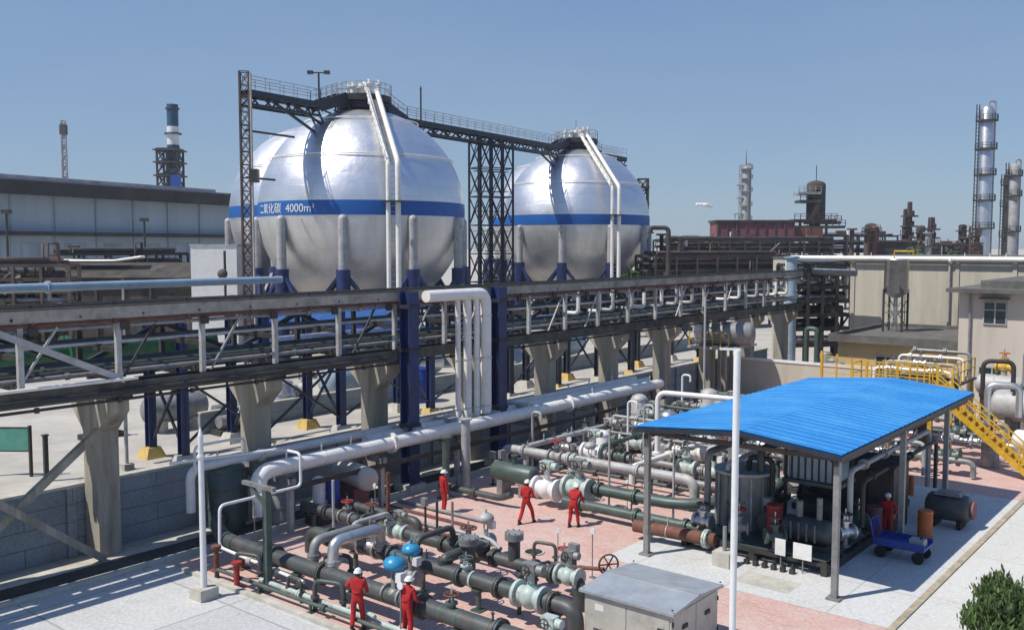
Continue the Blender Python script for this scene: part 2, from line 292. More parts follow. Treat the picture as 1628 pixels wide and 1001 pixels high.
def thing(name, label, cat, loc, fr='P', group=None, rz=0):
    o = bpy.data.objects.new(name, None); sc.collection.objects.link(o); o.empty_display_size = .2
    o.location = W(loc, fr); o.rotation_euler = (0, 0, (A if fr == 'P' else 0)+rz); ORG[o.name] = tuple(loc)
    return tag(o, label, cat, group)
def solo(name, mb, m, label, cat, loc=(0, 0, 0), fr='P', group=None):
    return tag(mb.build(name, m, None, loc, fr), label, cat, group)
def struct(name, mb, m, loc=(0, 0, 0), fr='P'):
    return tag(mb.build(name, m, None, loc, fr), None, None, None, 'structure')
def dup(root, loc, label, rz=0, fr='P', scale=1, group=None, base_rz=None):
    def cp(o, par):
        c = o.copy(); sc.collection.objects.link(c); c.parent = par
        for ch in [x for x in ALL_CH.get(o.name, [])]: ALL_CH.setdefault(c.name, []).append(cp(ch, c))
        return c
    c = cp(root, None); c.location = W(loc, fr); c.rotation_euler = (0, 0, (A if fr == 'P' else 0)+rz); c.scale = (scale,)*3
    c['label'] = label
    if group: c['group'] = group
    return c
ALL_CH = {}
def index_children(root):
    for o in bpy.data.objects:
        if o.parent is not None and o not in ALL_CH.get(o.parent.name, []): ALL_CH.setdefault(o.parent.name, []).append(o)
ORD = ['first', 'second', 'third', 'fourth', 'fifth', 'sixth', 'seventh', 'eighth', 'ninth', 'tenth', 'eleventh', 'twelfth', 'thirteenth', 'fourteenth', 'fifteenth', 'sixteenth']
# ================================================================== GROUND
def sheet(name, x0, x1, y0, y1, z, m, label, cat, fr='P', t=.0):
    mb = MB(); mb.quad((x0, y0, z), (x1, y0, z), (x1, y1, z), (x0, y1, z))
    o = mb.build(name, m, None, (0, 0, 0), fr); return tag(o, label, cat, None, 'structure')
sheet('ground', -3000, 3000, -200, 4000, 0, 'ground', 'pale bare concrete and earth ground of the plant', 'ground', 'W')
sheet('concrete_apron', -28.9, -2, -20, 16.75, .008, 'apron', 'light grey concrete apron in front of the pipe yard', 'paving')
sheet('brick_paving', -28.5, -8.15, 16.95, 62, .012, 'brick', 'worn pinkish red brick paving of the pipe yard', 'paving')
sheet('concrete_pad', -17.7, -8.15, 26.7, 43.9, .018, 'pad', 'pale concrete pad under the blue canopy', 'paving')
sheet('road', -7.9, 30, 16, 120, .010, 'road', 'sunlit pale concrete road right of the canopy pad', 'road')
sheet('far_yard', -28.5, 30, 62.2, 200, .006, 'ground', 'bare ground around the beige buildings', 'ground')
mb = MB(); mb.bb(-8.13, -7.92, 16.95, 62, 0, .045); struct_o = mb.build('road_kerb', 'kerbtan'); tag(struct_o, 'narrow tan kerb between the canopy pad and the road', 'kerb', None, 'structure')
mb = MB(); mb.bb(-27.8, -11, 16.72, 16.92, 0, .12); tag(mb.build('yard_kerb', 'curb'), 'low concrete kerb between apron and brick yard', 'kerb', None, 'structure')
mb = MB(); mb.bb(-30.55, -29.2, -20, 60, 0, .014); tag(mb.build('drainage_channel', 'coal'), 'dark dirty drain strip along the foot of the dike wall', 'drain', None, 'structure')
mb = MB(); mb.bb(-29.2, -28.95, -20, 60, 0, .14); tag(mb.build('drain_kerb', 'curb'), 'pale kerb along the drain strip', 'kerb', None, 'structure')
mb = MB(); mb.bb(-31.6, -30.55, -20, 60, 0, .05); tag(mb.build('wall_footing', 'curb'), 'stained concrete footing in front of the dike wall', 'footing', None, 'structure')
for i, (v, u, a_, b_, m, lb) in enumerate(((-21.5, 12.5, 2.2, 1.6, 'curb', 'mended darker concrete patch on the front apron'), (-12.3, 28.0, 1.8, 1.1, 'curb', 'mended patch in the pad near the front canopy post'), (-5.2, 31.5, 2.4, 1.6, 'curb', 'mended patch in the sunlit road'))):
    sheet('paving_patch', v-a_/2, v+a_/2, u-b_/2, u+b_/2, .024, m, lb, 'paving')
for i, (v, u) in enumerate(((-19.9, 25.6), (-22.8, 24.2))):
    t = thing('drain_cover', ['round iron cover in the middle of the red paving', 'round iron cover at the left of the open red paving'][i], 'drain cover', (v, u, .02)); mb = MB(); mb.cyl((v, u, .02), (v, u, .045), .38, 24); mb.build('frame_ring', 'curb', t); mb = MB(); mb.cyl((v, u, .045), (v, u, .055), .31, 24); [mb.box((v, u-.2+.1*k, .06), (.4, .03, .012)) for k in range(5)]; mb.build('lid', 'blackiron', t)
# ================================================================== DIKE WALL
t = thing('dike_wall', 'long grey-blue concrete panel wall with a flat coping beside the pipe yard', 'wall', (-32.15, 28, 0))
mb = MB(); mb.bb(-32.27, -32.03, -10, 72, 0, 2.42); mb.build('wall_panel', 'wall', t)
mb = MB(); mb.bb(-32.34, -31.96, -10, 72, 2.42, 2.52); mb.build('coping', 'curb', t)
for k in range(14):
    mb = MB(); mb.bb(-32.03, -31.9, -9+6*k, -8.7+6*k, .0, 2.419); mb.build('pilaster', 'wall', t)
# ================================================================== CONCRETE PIPE RACK
U0 = 16.0; DU = 6.35; RV = -31.4
t = thing('pipe_rack', 'long weathered pipe rack on tapering concrete columns crossing the picture', 'pipe rack', (RV, U0, 0))
rack = t
NC = 10
us = [U0+DU*k for k in range(-2, NC)]
for u in us:
    mb = MB(); mb.box((RV, u, 2.2), (.92, .78, 4.4))
    z0, z1, z2 = 4.4, 5.15, 5.6
    P = [(RV+sx*a, u+sy*.39, z) for z, a in ((z0, .46), (z1, 1.25), (z2, 1.25)) for sx, sy in ((-1, -1), (1, -1), (1, 1), (-1, 1))]
    F = [(i*4+k, i*4+(k+1) % 4, i*4+4+(k+1) % 4, i*4+4+k) for i in range(2) for k in range(4)]+[(3, 2, 1, 0), (8, 9, 10, 11)]
    mb.add(P, F); mb.build('column', 'column', t)
uA, uB = us[0]-2, us[-1]+.6
for v in (-32.75, -30.05):
    mb = MB(); mb.bb(v-.17, v+.17, uA, uB, 5.72 if v > -31 else 5.602, 6.2)
    if v > -31:
        for k in range(12): mb.bb(v-.14, v+.14, us[0]+DU*k-.4, us[0]+DU*k+.4, 5.602, 5.72) if k < len(us) else None; mb.build('bottom_beam', 'rackconc', t)
    mb = MB(); mb.bb(v-.15, v+.15, uA, uB, 8.34 if v > -31 else 7.95, 8.72 if v > -31 else 8.2); mb.build('top_beam', 'rackconc', t)
n = int((uB-uA)/(DU/2))
posts = []
for i in range(n):
    u = us[0]-DU/2+i*DU/2
    if u > uB-.2: break
    for v in (-32.75, -30.05):
        mb = MB(); mb.beam((v, u, 6.2), (v, u, 8.2 if v > -31 else 7.85), .17, .17); mb.build('post', 'lightsteel' if v > -31 else 'blackiron', t)
    mb = MB(); mb.beam((-32.6, u, 6.32), (-30.2, u, 6.32), .18, .2); mb.build('cross_beam', 'blackiron', t)
    mb = MB(); mb.beam((-32.6, u, 7.25), (-30.2, u, 7.25), .16, .18); mb.build('cross_beam', 'blackiron', t)
    if u < us[-1]-1:
        mb = MB(); a, b = (u, u+DU/2) if i % 2 else (u+DU/2, u)
        mb.beam((-32.75, a, 6.5), (-32.75, b, 7.85), .17); mb.build('diagonal_brace', 'navydark', t)
mb = MB(); mb.bb(-32.75, -32.1, uA, uB, 8.5, 8.58); mb.bb(-32.75, -32.7, uA, uB, 8.58, 8.75); mb.bb(-32.15, -32.1, uA, uB, 8.58, 8.75)
for k in range(30): mb.beam((-32.9, uA+.5+k*2.15, 8.45), (-29.9, uA+.5+k*2.15, 8.45), .09, .1)
mb.build('cable_tray', 'grate', t)
mb = MB(); mb.bb(-30.2, -29.88, uA, uB, 8.722, 8.78); mb.build('top_plate', 'grate', t)
for k in range(18):
    u = uA+1.2+k*3.4; mb = MB(); mb.beam((-30.05, u, 6.25), (-30.05, u+1.3, 8.15), .07); mb.build('thin_brace', ('lightsteel', 'blackiron', 'greypipe')[k % 3], t) if k % 4 != 2 else None
mb = MB()
mb.beam((-29.9, 16.1, 6.25), (-29.9, 11.9, 8.2), .2); mb.build('front_brace', 'lightsteel', t)
mb = MB(); mb.beam((-30.9, 15.7, 4.5), (-30.9, 10.1, .2), .24); mb.build('leg_brace', 'column', t)
mb = MB(); mb.beam((-30.65, 10.0, 4.5), (-30.65, 15.6, .1), .24); mb.build('leg_brace', 'column', t)
# small brackets hanging beneath the deck edge
for k in range(20):
    u = 10+k*3.0; mb = MB(); mb.bb(-29.86, -29.78, u, u+.3, 7.95, 8.2); mb.build('hanger_plate', 'blackiron', t)
# pipes lying on the rack
RP = [(-32.45, 6.42+.17, .17, 'darkpipe', 'thick dark pipe on the rear of the lower rack tier'),
      (-31.95, 6.42+.1, .10, 'greypipe', 'thin grey pipe on the lower rack tier next to the rear dark one'),
      (-31.5, 6.42+.14, .14, 'greenpipe', 'teal pipe in the middle of the lower rack tier'),
      (-31.1, 6.42+.09, .09, 'rust', 'thin rusty pipe on the lower rack tier'),
      (-30.75, 6.42+.12, .12, 'blackiron', 'black pipe on the lower rack tier'),
      (-30.4, 6.42+.08, .08, 'greypipe', 'thin grey pipe along the front edge of the lower rack tier'),
      (-32.3, 7.34+.09, .09, 'darkpipe', 'dark pipe at the rear of the middle rack tier'),
      (-31.3, 7.34+.07, .07, 'silver', 'narrow silver pipe on the middle rack tier'),
      (-32.2, 8.2+.1, .10, 'darkpipe', 'dark pipe below the cable tray of the rack, rear side'),
      (-31.5, 8.2+.09, .09, 'rust', 'brown pipe below the cable tray of the rack')]
for v, z, r, m, lb in RP:
    mb = MB(); mb.cyl((v, uA-1, z), (v, uB, z), r, 12); o = mb.build('rack_pipe', m, None, (v, uA, z)); tag(o, lb, 'pipe', 'pipes carried by the concrete rack')
    for k in range(9):
        mb = MB(); u = uA+4+k*9.1+v*.3; mb.cyl((v, u, z), (v, u+.12, z), r*1.45, 12); f = mb.build('flange', m, o)
for z, v, r, m, lb in ((8.24, -29.98, .055, 'rust', 'brown conduit just under the front top beam of the concrete rack'), (8.08, -30.08, .07, 'greypipe', 'grey conduit second below the front top beam of the concrete rack'), (8.81, -30.1, .035, 'blackiron', 'black cable run on the front top beam of the concrete rack'), (5.62, -29.82, .05, 'blackiron', 'black conduit along the underside of the front lower beam')):
    mb = MB(); mb.cyl((v, uA, z), (v, uB, z), r, 10); o = solo('conduit', mb, m, lb, 'conduit', (v, uA, z))
    for k in range(24): mb = MB(); mb.bb(v-.02, v+r+.05, uA+1+k*2.7, uA+1.12+k*2.7, z-r-.03, z+r+.04); mb.build('clamp', m, o)
# bottom front pipes hung along the rack
for z, r, m, lb in ((6.3, .06, 'whitepipe', 'thin white pipe clamped to the front of the rack lower beam'), (5.9, .08, 'blackiron', 'black pipe clamped low on the rack lower beam')):
    mb = MB(); mb.cyl((-29.75, uA, z), (-29.75, 16.5 if z > 6 else 28, z), r, 12); solo('rack_pipe', mb, m, lb, 'pipe', (-29.72, uA, z))
# white expansion loops standing inside the rack (right half)
for i, u in enumerate((43, 46.5, 50, 54, 61, 66, 69.5)):
    mb = MB(); mb.tube([(-31.1, u, 7.0), (-30.3, u, 7.0), (-30.3, u, 8.15), (-30.3, u+2.1, 8.15), (-30.3, u+2.1, 7.0), (-31.1, u+2.1, 7.0)], .11, 10, .25)
    solo('expansion_loop', mb, 'whitepaint' if i % 2 == 0 else 'lightsteel', '%s %s pipe loop from the left inside the right half of the concrete rack' % (ORD[i], 'white' if i % 2 == 0 else 'grey'), 'pipe loop', (-31.1, u, 7.0), group='pipe loops inside the rack')
# portal columns in navy
for i, (u, lb) in enumerate(((28.95, 'thick navy steel column standing left of the four white downpipes'), (35.0, 'thick navy steel column standing right of the four white downpipes'))):
    t = thing('steel_column', lb, 'column', (-29.4, u, 0))
    wv = .6
    mb = MB(); mb.bb(-29.4-.25, -29.4+.25, u-.03, u+.03, .3, 8.75); mb.bb(-29.7, -29.64, u-wv/2, u+wv/2, .3, 8.75); mb.bb(-29.16, -29.1, u-wv/2, u+wv/2, .3, 8.75); mb.build('shaft', 'navy', t)
    mb = MB(); mb.box((-29.4, u, .15), (1.0, 1.0, .3)); mb.build('plinth', 'curb', t)
    for z in (2.9, 6.2, 8.1):
        mb = MB(); mb.box((-29.4, u, z), (.7, .66, .16)); mb.build('band_plate', 'navydark', t)
# four downpipes
for i, (v, u, r) in enumerate(((-29.45, 32.15, .13), (-29.45, 32.8, .2), (-29.35, 33.35, .14), (-29.3, 33.95, .27))):
    t = thing('downpipe', '%s of four tall white lagged downpipes counted from the left, %s' % (ORD[i], ['a thin one', 'a medium one', 'a slim one', 'the thickest']
 [i]), 'pipe', (v, u, 2.6), group='white downpipes dropping from the rack')
    mb = MB(); mb.tube([(v, 30.2-.1*i, 8.5), (v, u, 8.5), (v, u, 2.75)], r, 14, .55); mb.build('pipe_run', 'whitepipe', t)
    for z in (3.1, 5.4, 7.4):
        mb = MB(); mb.cyl((v, u, z), (v, u, z+.07), r*1.12, 14); mb.build('strap', 'silver', t)
# ================================================================== LOW WHITE PIPE TRESTLE
t = thing('pipe_trestle', 'low steel trestle carrying the big white pipes along the yard', 'pipe support', (-29.6, 30, 0))
for u in (21.6, 26.2, 30.8, 36.2, 41.5, 47):
    for v in (-30.9, -28.3):
        mb = MB(); mb.beam((v, u, 0), (v, u, 2.1), .2); mb.build('leg', 'lightsteel', t)
    mb = MB(); mb.beam((-31.2, u, 1.99), (-28.05, u, 1.99), .2, .22); mb.build('cross_beam', 'greypipe', t)
mb = MB(); mb.beam((-28.15, 21.2, 1.78), (-28.15, 49, 1.78), .12, .18); mb.build('side_rail', 'blackiron', t)
def z_detail(pts): return pts[0][0] > -40
def pipeline(lb, pts, r, m, bend=.4, fl=(), cat='pipe', name='white_pipe', group=None, n=16, flm=None):
    t = thing(name, lb, cat, pts[0], group=group)
    mb = MB(); mb.tube(pts, r, n, bend); mb.build('pipe_run', m, t)
    for f in fl:       # (point, direction)
        p, d = Vector(f[0]), Vector(f[1]).normalized()
        fr_ = r*1.45 if r > .1 else r*1.9; mb = MB(); mb.cyl(p-d*.075, p-d*.012, fr_, n); mb.cyl(p+d*.012, p+d*.075, fr_, n); mb.cyl(p-d*.012, p+d*.012, fr_*.8, n)
        e1 = d.orthogonal().normalized(); e2 = d.cross(e1)
        if r > .09:
            for k in range(10): a = k*math.pi/5; q = p+(e1*math.cos(a)+e2*math.sin(a))*fr_*.87; mb.cyl(q-d*.105, q+d*.105, .016, 5)
        mb.build('flange', flm or m, t)
    if r > .09 and z_detail(pts):
        sd = MB(); rn = random.Random(int(abs(pts[0][0]*31+pts[0][1]*17+r*100)))
        for i in range(len(pts)-1):
            a, b = Vector(pts[i]), Vector(pts[i+1]); L = (b-a).length
            if L < 2.5: continue
            d = (b-a).normalized(); s = rn.uniform(.8, 1.6)
            while s < L-.7:
                q = a+d*s; sd.cyl(q-d*.012, q+d*.012, r*1.035, n)
                if abs(d.z) < .3 and rn.random() < .6: sd.cyl(q+Vector((0, 0, r*.9)), q+Vector((0, 0, r+.16)), .03, 8); sd.cyl(q+Vector((0, 0, r+.16)), q+Vector((0, 0, r+.2)), .05, 8); sd.cyl(q+Vector((0, 0, r+.2)), q+Vector((0, 0, r+.3)), .018, 6)
                s += rn.uniform(1.1, 2.6)
        if sd.f: tag(sd.build('seams_and_nipples', flm or m, t), None, None, None, 'stuff')
    return t
X1 = (1, 0, 0); Y1 = (0, 1, 0); Z1 = (0, 0, 1)
pipeline('thick white lagged pipe nearest the yard on the trestle, bending down at its left end', [(-28.6, 20.6, .9), (-28.75, 20.4, 2.47), (-28.83, 49.5, 2.47)], .30, 'whitepipe', .9, [((-28.77, 27.2, 2.47), Y1), ((-28.81, 40, 2.47), Y1)], n=20)
pipeline('middle white lagged pipe on the trestle', [(-29.7, 26.6, 2.55), (-29.7, 49.5, 2.55)], .22, 'whitepipe')
pipeline('rear white lagged pipe on the trestle with its left end dropping to a grey post', [(-30.6, 18.9, 1.0), (-30.6, 18.9, 2.6), (-30.6, 49.5, 2.6)], .17, 'whitepipe', .5, [((-30.6, 22, 2.6), Y1)])
for i, u in enumerate((29.0, 31.6, 34.2, 36.8)):
    mb = MB(); mb.vess((-29.2, u, 3.0), (-29.2, u+.0001, 3.0), .01) if False else mb.box((-29.55, u, 2.78), (1.5, .5, .12)); solo('saddle_plate', mb, 'lightsteel', '%s pale plate from the left clamped over the trestle pipes by the downpipes' % ORD[i], 'plate', (-29.55, u, 2.72), group='plates clamped over the trestle pipes')
# grey-white posts in front of the trestle
for i, (v, u, h, r, m, lb) in enumerate(((-27.6, 30.6, 3.1, .2, 'lightsteel', 'stout pale grey post under the trestle beside the first red worker'), (-27.2, 28.9, 2.6, .16, 'greenpipe', 'dark green-grey post just left of the standing yard valves'))):
    t = thing('post', lb, 'post', (v, u, 0)); mb = MB(); mb.cyl((v, u, 0), (v, u, h), r, 14); mb.build('shaft', m, t)
    mb = MB(); mb.cyl((v, u, h), (v, u, h+.06), r*1.5, 14); mb.build('cap_plate', m, t); mb = MB(); mb.box((v, u, .04), (.55, .55, .08)); mb.build('base_plate', m, t)
# ================================================================== SECOND RACK (navy steel) behind the wall
t = thing('steel_rack', 'dark navy steel pipe rack on slender legs behind the dike wall', 'pipe rack', (-42.7, 25.2, 0))
US2 = (25.2, 30.0, 35.2, 42.5, 50.4, 56, 61.3, 66.2, 72, 78)
for k, u in enumerate(US2):
    for v in (-44.3, -41.3):
        mb = MB(); w_ = .42
        mb.bb(v-w_/2, v+w_/2, u-.03, u+.03, .55, 7.6); mb.bb(v-w_/2, v-w_/2+.04, u-w_/2, u+w_/2, .55, 7.6); mb.bb(v+w_/2-.04, v+w_/2, u-w_/2, u+w_/2, .55, 7.6); mb.build('leg', 'navy' if k < 4 else 'navydark', t)
        mb = MB(); mb.box((v, u, .27), (1.1, 1.1, .54), top=.62); mb.build('plinth', 'yellowbase' if (k in (0, 2, 4, 6, 8)) == (v < -42) else 'curb', t)
    for z0_, z1_ in ((.8, 4.5), (4.5, .8)): mb = MB(); mb.beam((-44.2, u+.05*(z0_ > 1), z0_), (-41.4, u+.05*(z0_ > 1), z1_), .12); mb.build('cross_brace', 'navydark', t)
    for z in (4.7, 7.45):
        mb = MB(); mb.beam((-44.1, u, z), (-41.5, u, z), .25, .32); mb.build('cross_beam', 'navydark', t)
for v in (-44.3, -41.3):
    for z in (4.5, 7.75):
        mb = MB(); mb.beam((v, 22, z), (v, 82, z), .22, .3); mb.build('long_beam', 'navydark', t)
for k in range(len(US2)-1):
    if k in (0, 1, 2, 3, 4, 6):
        for s in (0, 1):
            mb = MB(); a, b = US2[k], US2[k+1]
            mb.beam((-41.2-.12*s, a if s else b, .9), (-41.2-.12*s, b if s else a, 4.3), .11); mb.build('cross_brace', 'navydark', t)
for i, (v, z, r, m, lb) in enumerate(((-43.7, 8.85, .2, 'paleblue', 'pale blue pipe high over the left end of the navy rack'), (-42.6, 8.0, .1, 'greypipe', 'slim grey pipe on top of the navy rack'),
        (-41.8, 8.0, .08, 'darkpipe', 'thin dark pipe along the front top of the navy rack'), (-42.2, 5.95, .55, 'green', 'very thick dark green pipe inside the navy rack'), (-43.6, 5.2, .3, 'silver', 'silver pipe behind the green one inside the navy rack'))):
    pipeline(lb, [(v, 14 if i == 0 else 14, z), (v, 33 if i == 0 else 84 if i != 3 else 27.5, z)], r, m, 0, [((v, 20+9*k, z), Y1) for k in range(7 if i not in (0, 3) else 1)], name='rack_pipe', group='pipes carried by the navy rack')
t = thing('storage_drum', 'long silver drum lying low behind the rack right of the green pipe', 'tank', (-42.2, 31, 4.9))
mb = MB(); mb.vess((-42.2, 30, 5.35), (-42.2, 39, 5.35), .5); mb.build('shell', 'silver', t)
for u in (31, 38): mb = MB(); mb.box((-42.2, u, 4.78), (.7, .25, .3)); mb.build('saddle', 'navydark', t)
# low dike wall round the sphere area
t = thing('low_dike_wall', 'low blue-grey wall with a pale coping behind the navy rack', 'wall', (-47.5, 60, 0))
mb = MB(); mb.bb(-47.6, -47.4, 30, 95, 0, 1.2); mb.build('wall_panel', 'wall', t); mb = MB(); mb.bb(-47.66, -47.34, 30, 95, 1.2, 1.28); mb.build('coping', 'curb', t)
# clutter behind the rack: small horizontal tanks, pumps, cabinets
def htank(lb, v, u, z, L, r, m, along='u', name='horizontal_tank', leg=True, group=None, legm='curb'):
    t = thing(name, lb, 'tank', (v, u, 0), group=group)
    a, b = ((v, u-L/2, z), (v, u+L/2, z)) if along == 'u' else ((v-L/2, u, z), (v+L/2, u, z))
    mb = MB(); mb.vess(a, b, r, 22); mb.build('shell', m, t)
    for s in (-.3, .3):
        p = (v, u+s*L) if along == 'u' else (v+s*L, u)
        if leg:
            mb = MB(); mb.box((p[0], p[1], (z-r*.75)/2), ((r*1.5, .3) if along == 'u' else (.3, r*1.5))+(max(z-r*.75, .1),)); mb.build('saddle', legm, t)
    mb = MB(); mb.cyl((v, u, z+r*.95), (v, u, z+r+.3), r*.28, 14); mb.cyl((v, u, z+r+.3), (v, u, z+r+.38), r*.4, 14); mb.build('manhole', m, t)
    return t
htank('bluish white tank on low saddles behind the concrete columns right of the downpipes', -52, 70, 1.6, 7, 1.1, 'paleblue')
htank('far silver tank on saddles behind the navy rack, partly hidden by its legs', -53, 52, 1.5, 6, 1.0, 'silver')
htank('pale tank with red end stand behind the thick left navy column', -50, 44, 1.6, 5, 1.0, 'paleblue')
htank('small grey tank standing behind the leftmost concrete column', -50, 30, 1.3, 3.2, .8, 'greypipe')
def vtank(lb, v, u, h, r, m, name='vertical_tank', z0=0, fr='P', cap=.25, group=None):
    t = thing(name, lb, 'tank', (v, u, z0), fr, group=group)
    mb = MB(); pr = [(z0, r), (z0+h, r), (z0+h+cap*r*.55, r*.8), (z0+h+cap*r*.9, r*.4), (z0+h+cap*r, .02)]
    mb.tube([(v, u, a) for a, _ in pr], [b for _, b in pr], 26); mb.build('shell', m, t)
    for k in (.02, .35, .68, .98):
        mb = MB(); mb.cyl((v, u, z0+h*k-.05), (v, u, z0+h*k+.05), r*1.03, 26); mb.build('hoop', m, t)
    return t
vtank('blue drum tank seen between the thick navy column and the downpipes', -46, 46, 2.3, .8, 'deepblue')
vtank('light grey drum tank behind the concrete column with yellow feet nearby', -48.5, 36.5, 2.2, .7, 'silver')
for i, (v, u) in enumerate(((-50, 33.5), (-50.5, 38), (-53, 41), (-46.5, 31.5), (-51, 26))):
    t = thing('pump_set', '%s grey pump set from the left standing on the ground beyond the navy rack' % ORD[[1, 3, 4, 2, 0][i]], 'pump', (v, u, 0), group='pump sets beyond the navy rack')
    mb = MB(); mb.box((v, u, .15), (1.0, 2.2, .3)); mb.build('base_frame', 'blackiron', t)
    mb = MB(); mb.cyl((v, u-.9, .75), (v, u+.1, .75), .36, 16); mb.build('motor', 'greypipe', t)
    mb = MB(); mb.ball((v, u+.65, .75), .45); mb.cyl((v, u+.65, .8), (v, u+.65, 1.9), .14); mb.build('pump_casing', 'lightsteel', t)
# ================================================================== GREEN NOTICE BOARDS at the far left
for i, (v, u, lb) in enumerate(((-45.6, 18.9, 'teal notice board on two dark posts at the left picture edge'),)):
    t = thing('notice_board', lb, 'notice board', (v, u, 0))
    for d in (-.95, .95):
        mb = MB(); mb.beam((v+d*.77, u+d*.6, 0), (v+d*.77, u+d*.6, 2.4), .13); mb.build('post', 'blackiron', t)
    mb = MB(); mb.beam((v-.66, u-.52, 1.75), (v+.66, u+.52, 1.75), .06, 1.05); mb.build('panel', 'tealboard', t)
    mb = MB(); mb.beam((v-.7, u-.55, 2.3), (v+.7, u+.55, 2.3), .08, .06); mb.beam((v-.7, u-.55, 1.2), (v+.7, u+.55, 1.2), .08, .06); [mb.beam((v+d*.7, u+d*.55, 1.2), (v+d*.7, u+d*.55, 2.3), .08) for d in (-1, 1)]; mb.build('frame', 'blackiron', t)
t = thing('gate_post', 'single dark slim post right of the teal notice board', 'post', (-43.4, 19.5, 0)); mb = MB(); mb.beam((-43.4, 19.5, 0), (-43.4, 19.5, 2.1), .18); mb.build('shaft', 'blackiron', t); mb = MB(); mb.box((-43.4, 19.5, 2.13), (.26, .26, .06)); mb.build('cap', 'blackiron', t)
t = thing('lamp_post', 'thin pale post on open ground behind the leftmost concrete column', 'post', (-42.7, 23.0, 0)); mb = MB(); mb.cyl((-42.7, 23, 0), (-42.7, 23, 5.2), .09); mb.build('shaft', 'lightsteel', t); mb = MB(); mb.box((-42.7, 23, .15), (.5, .5, .3)); mb.build('base', 'curb', t)
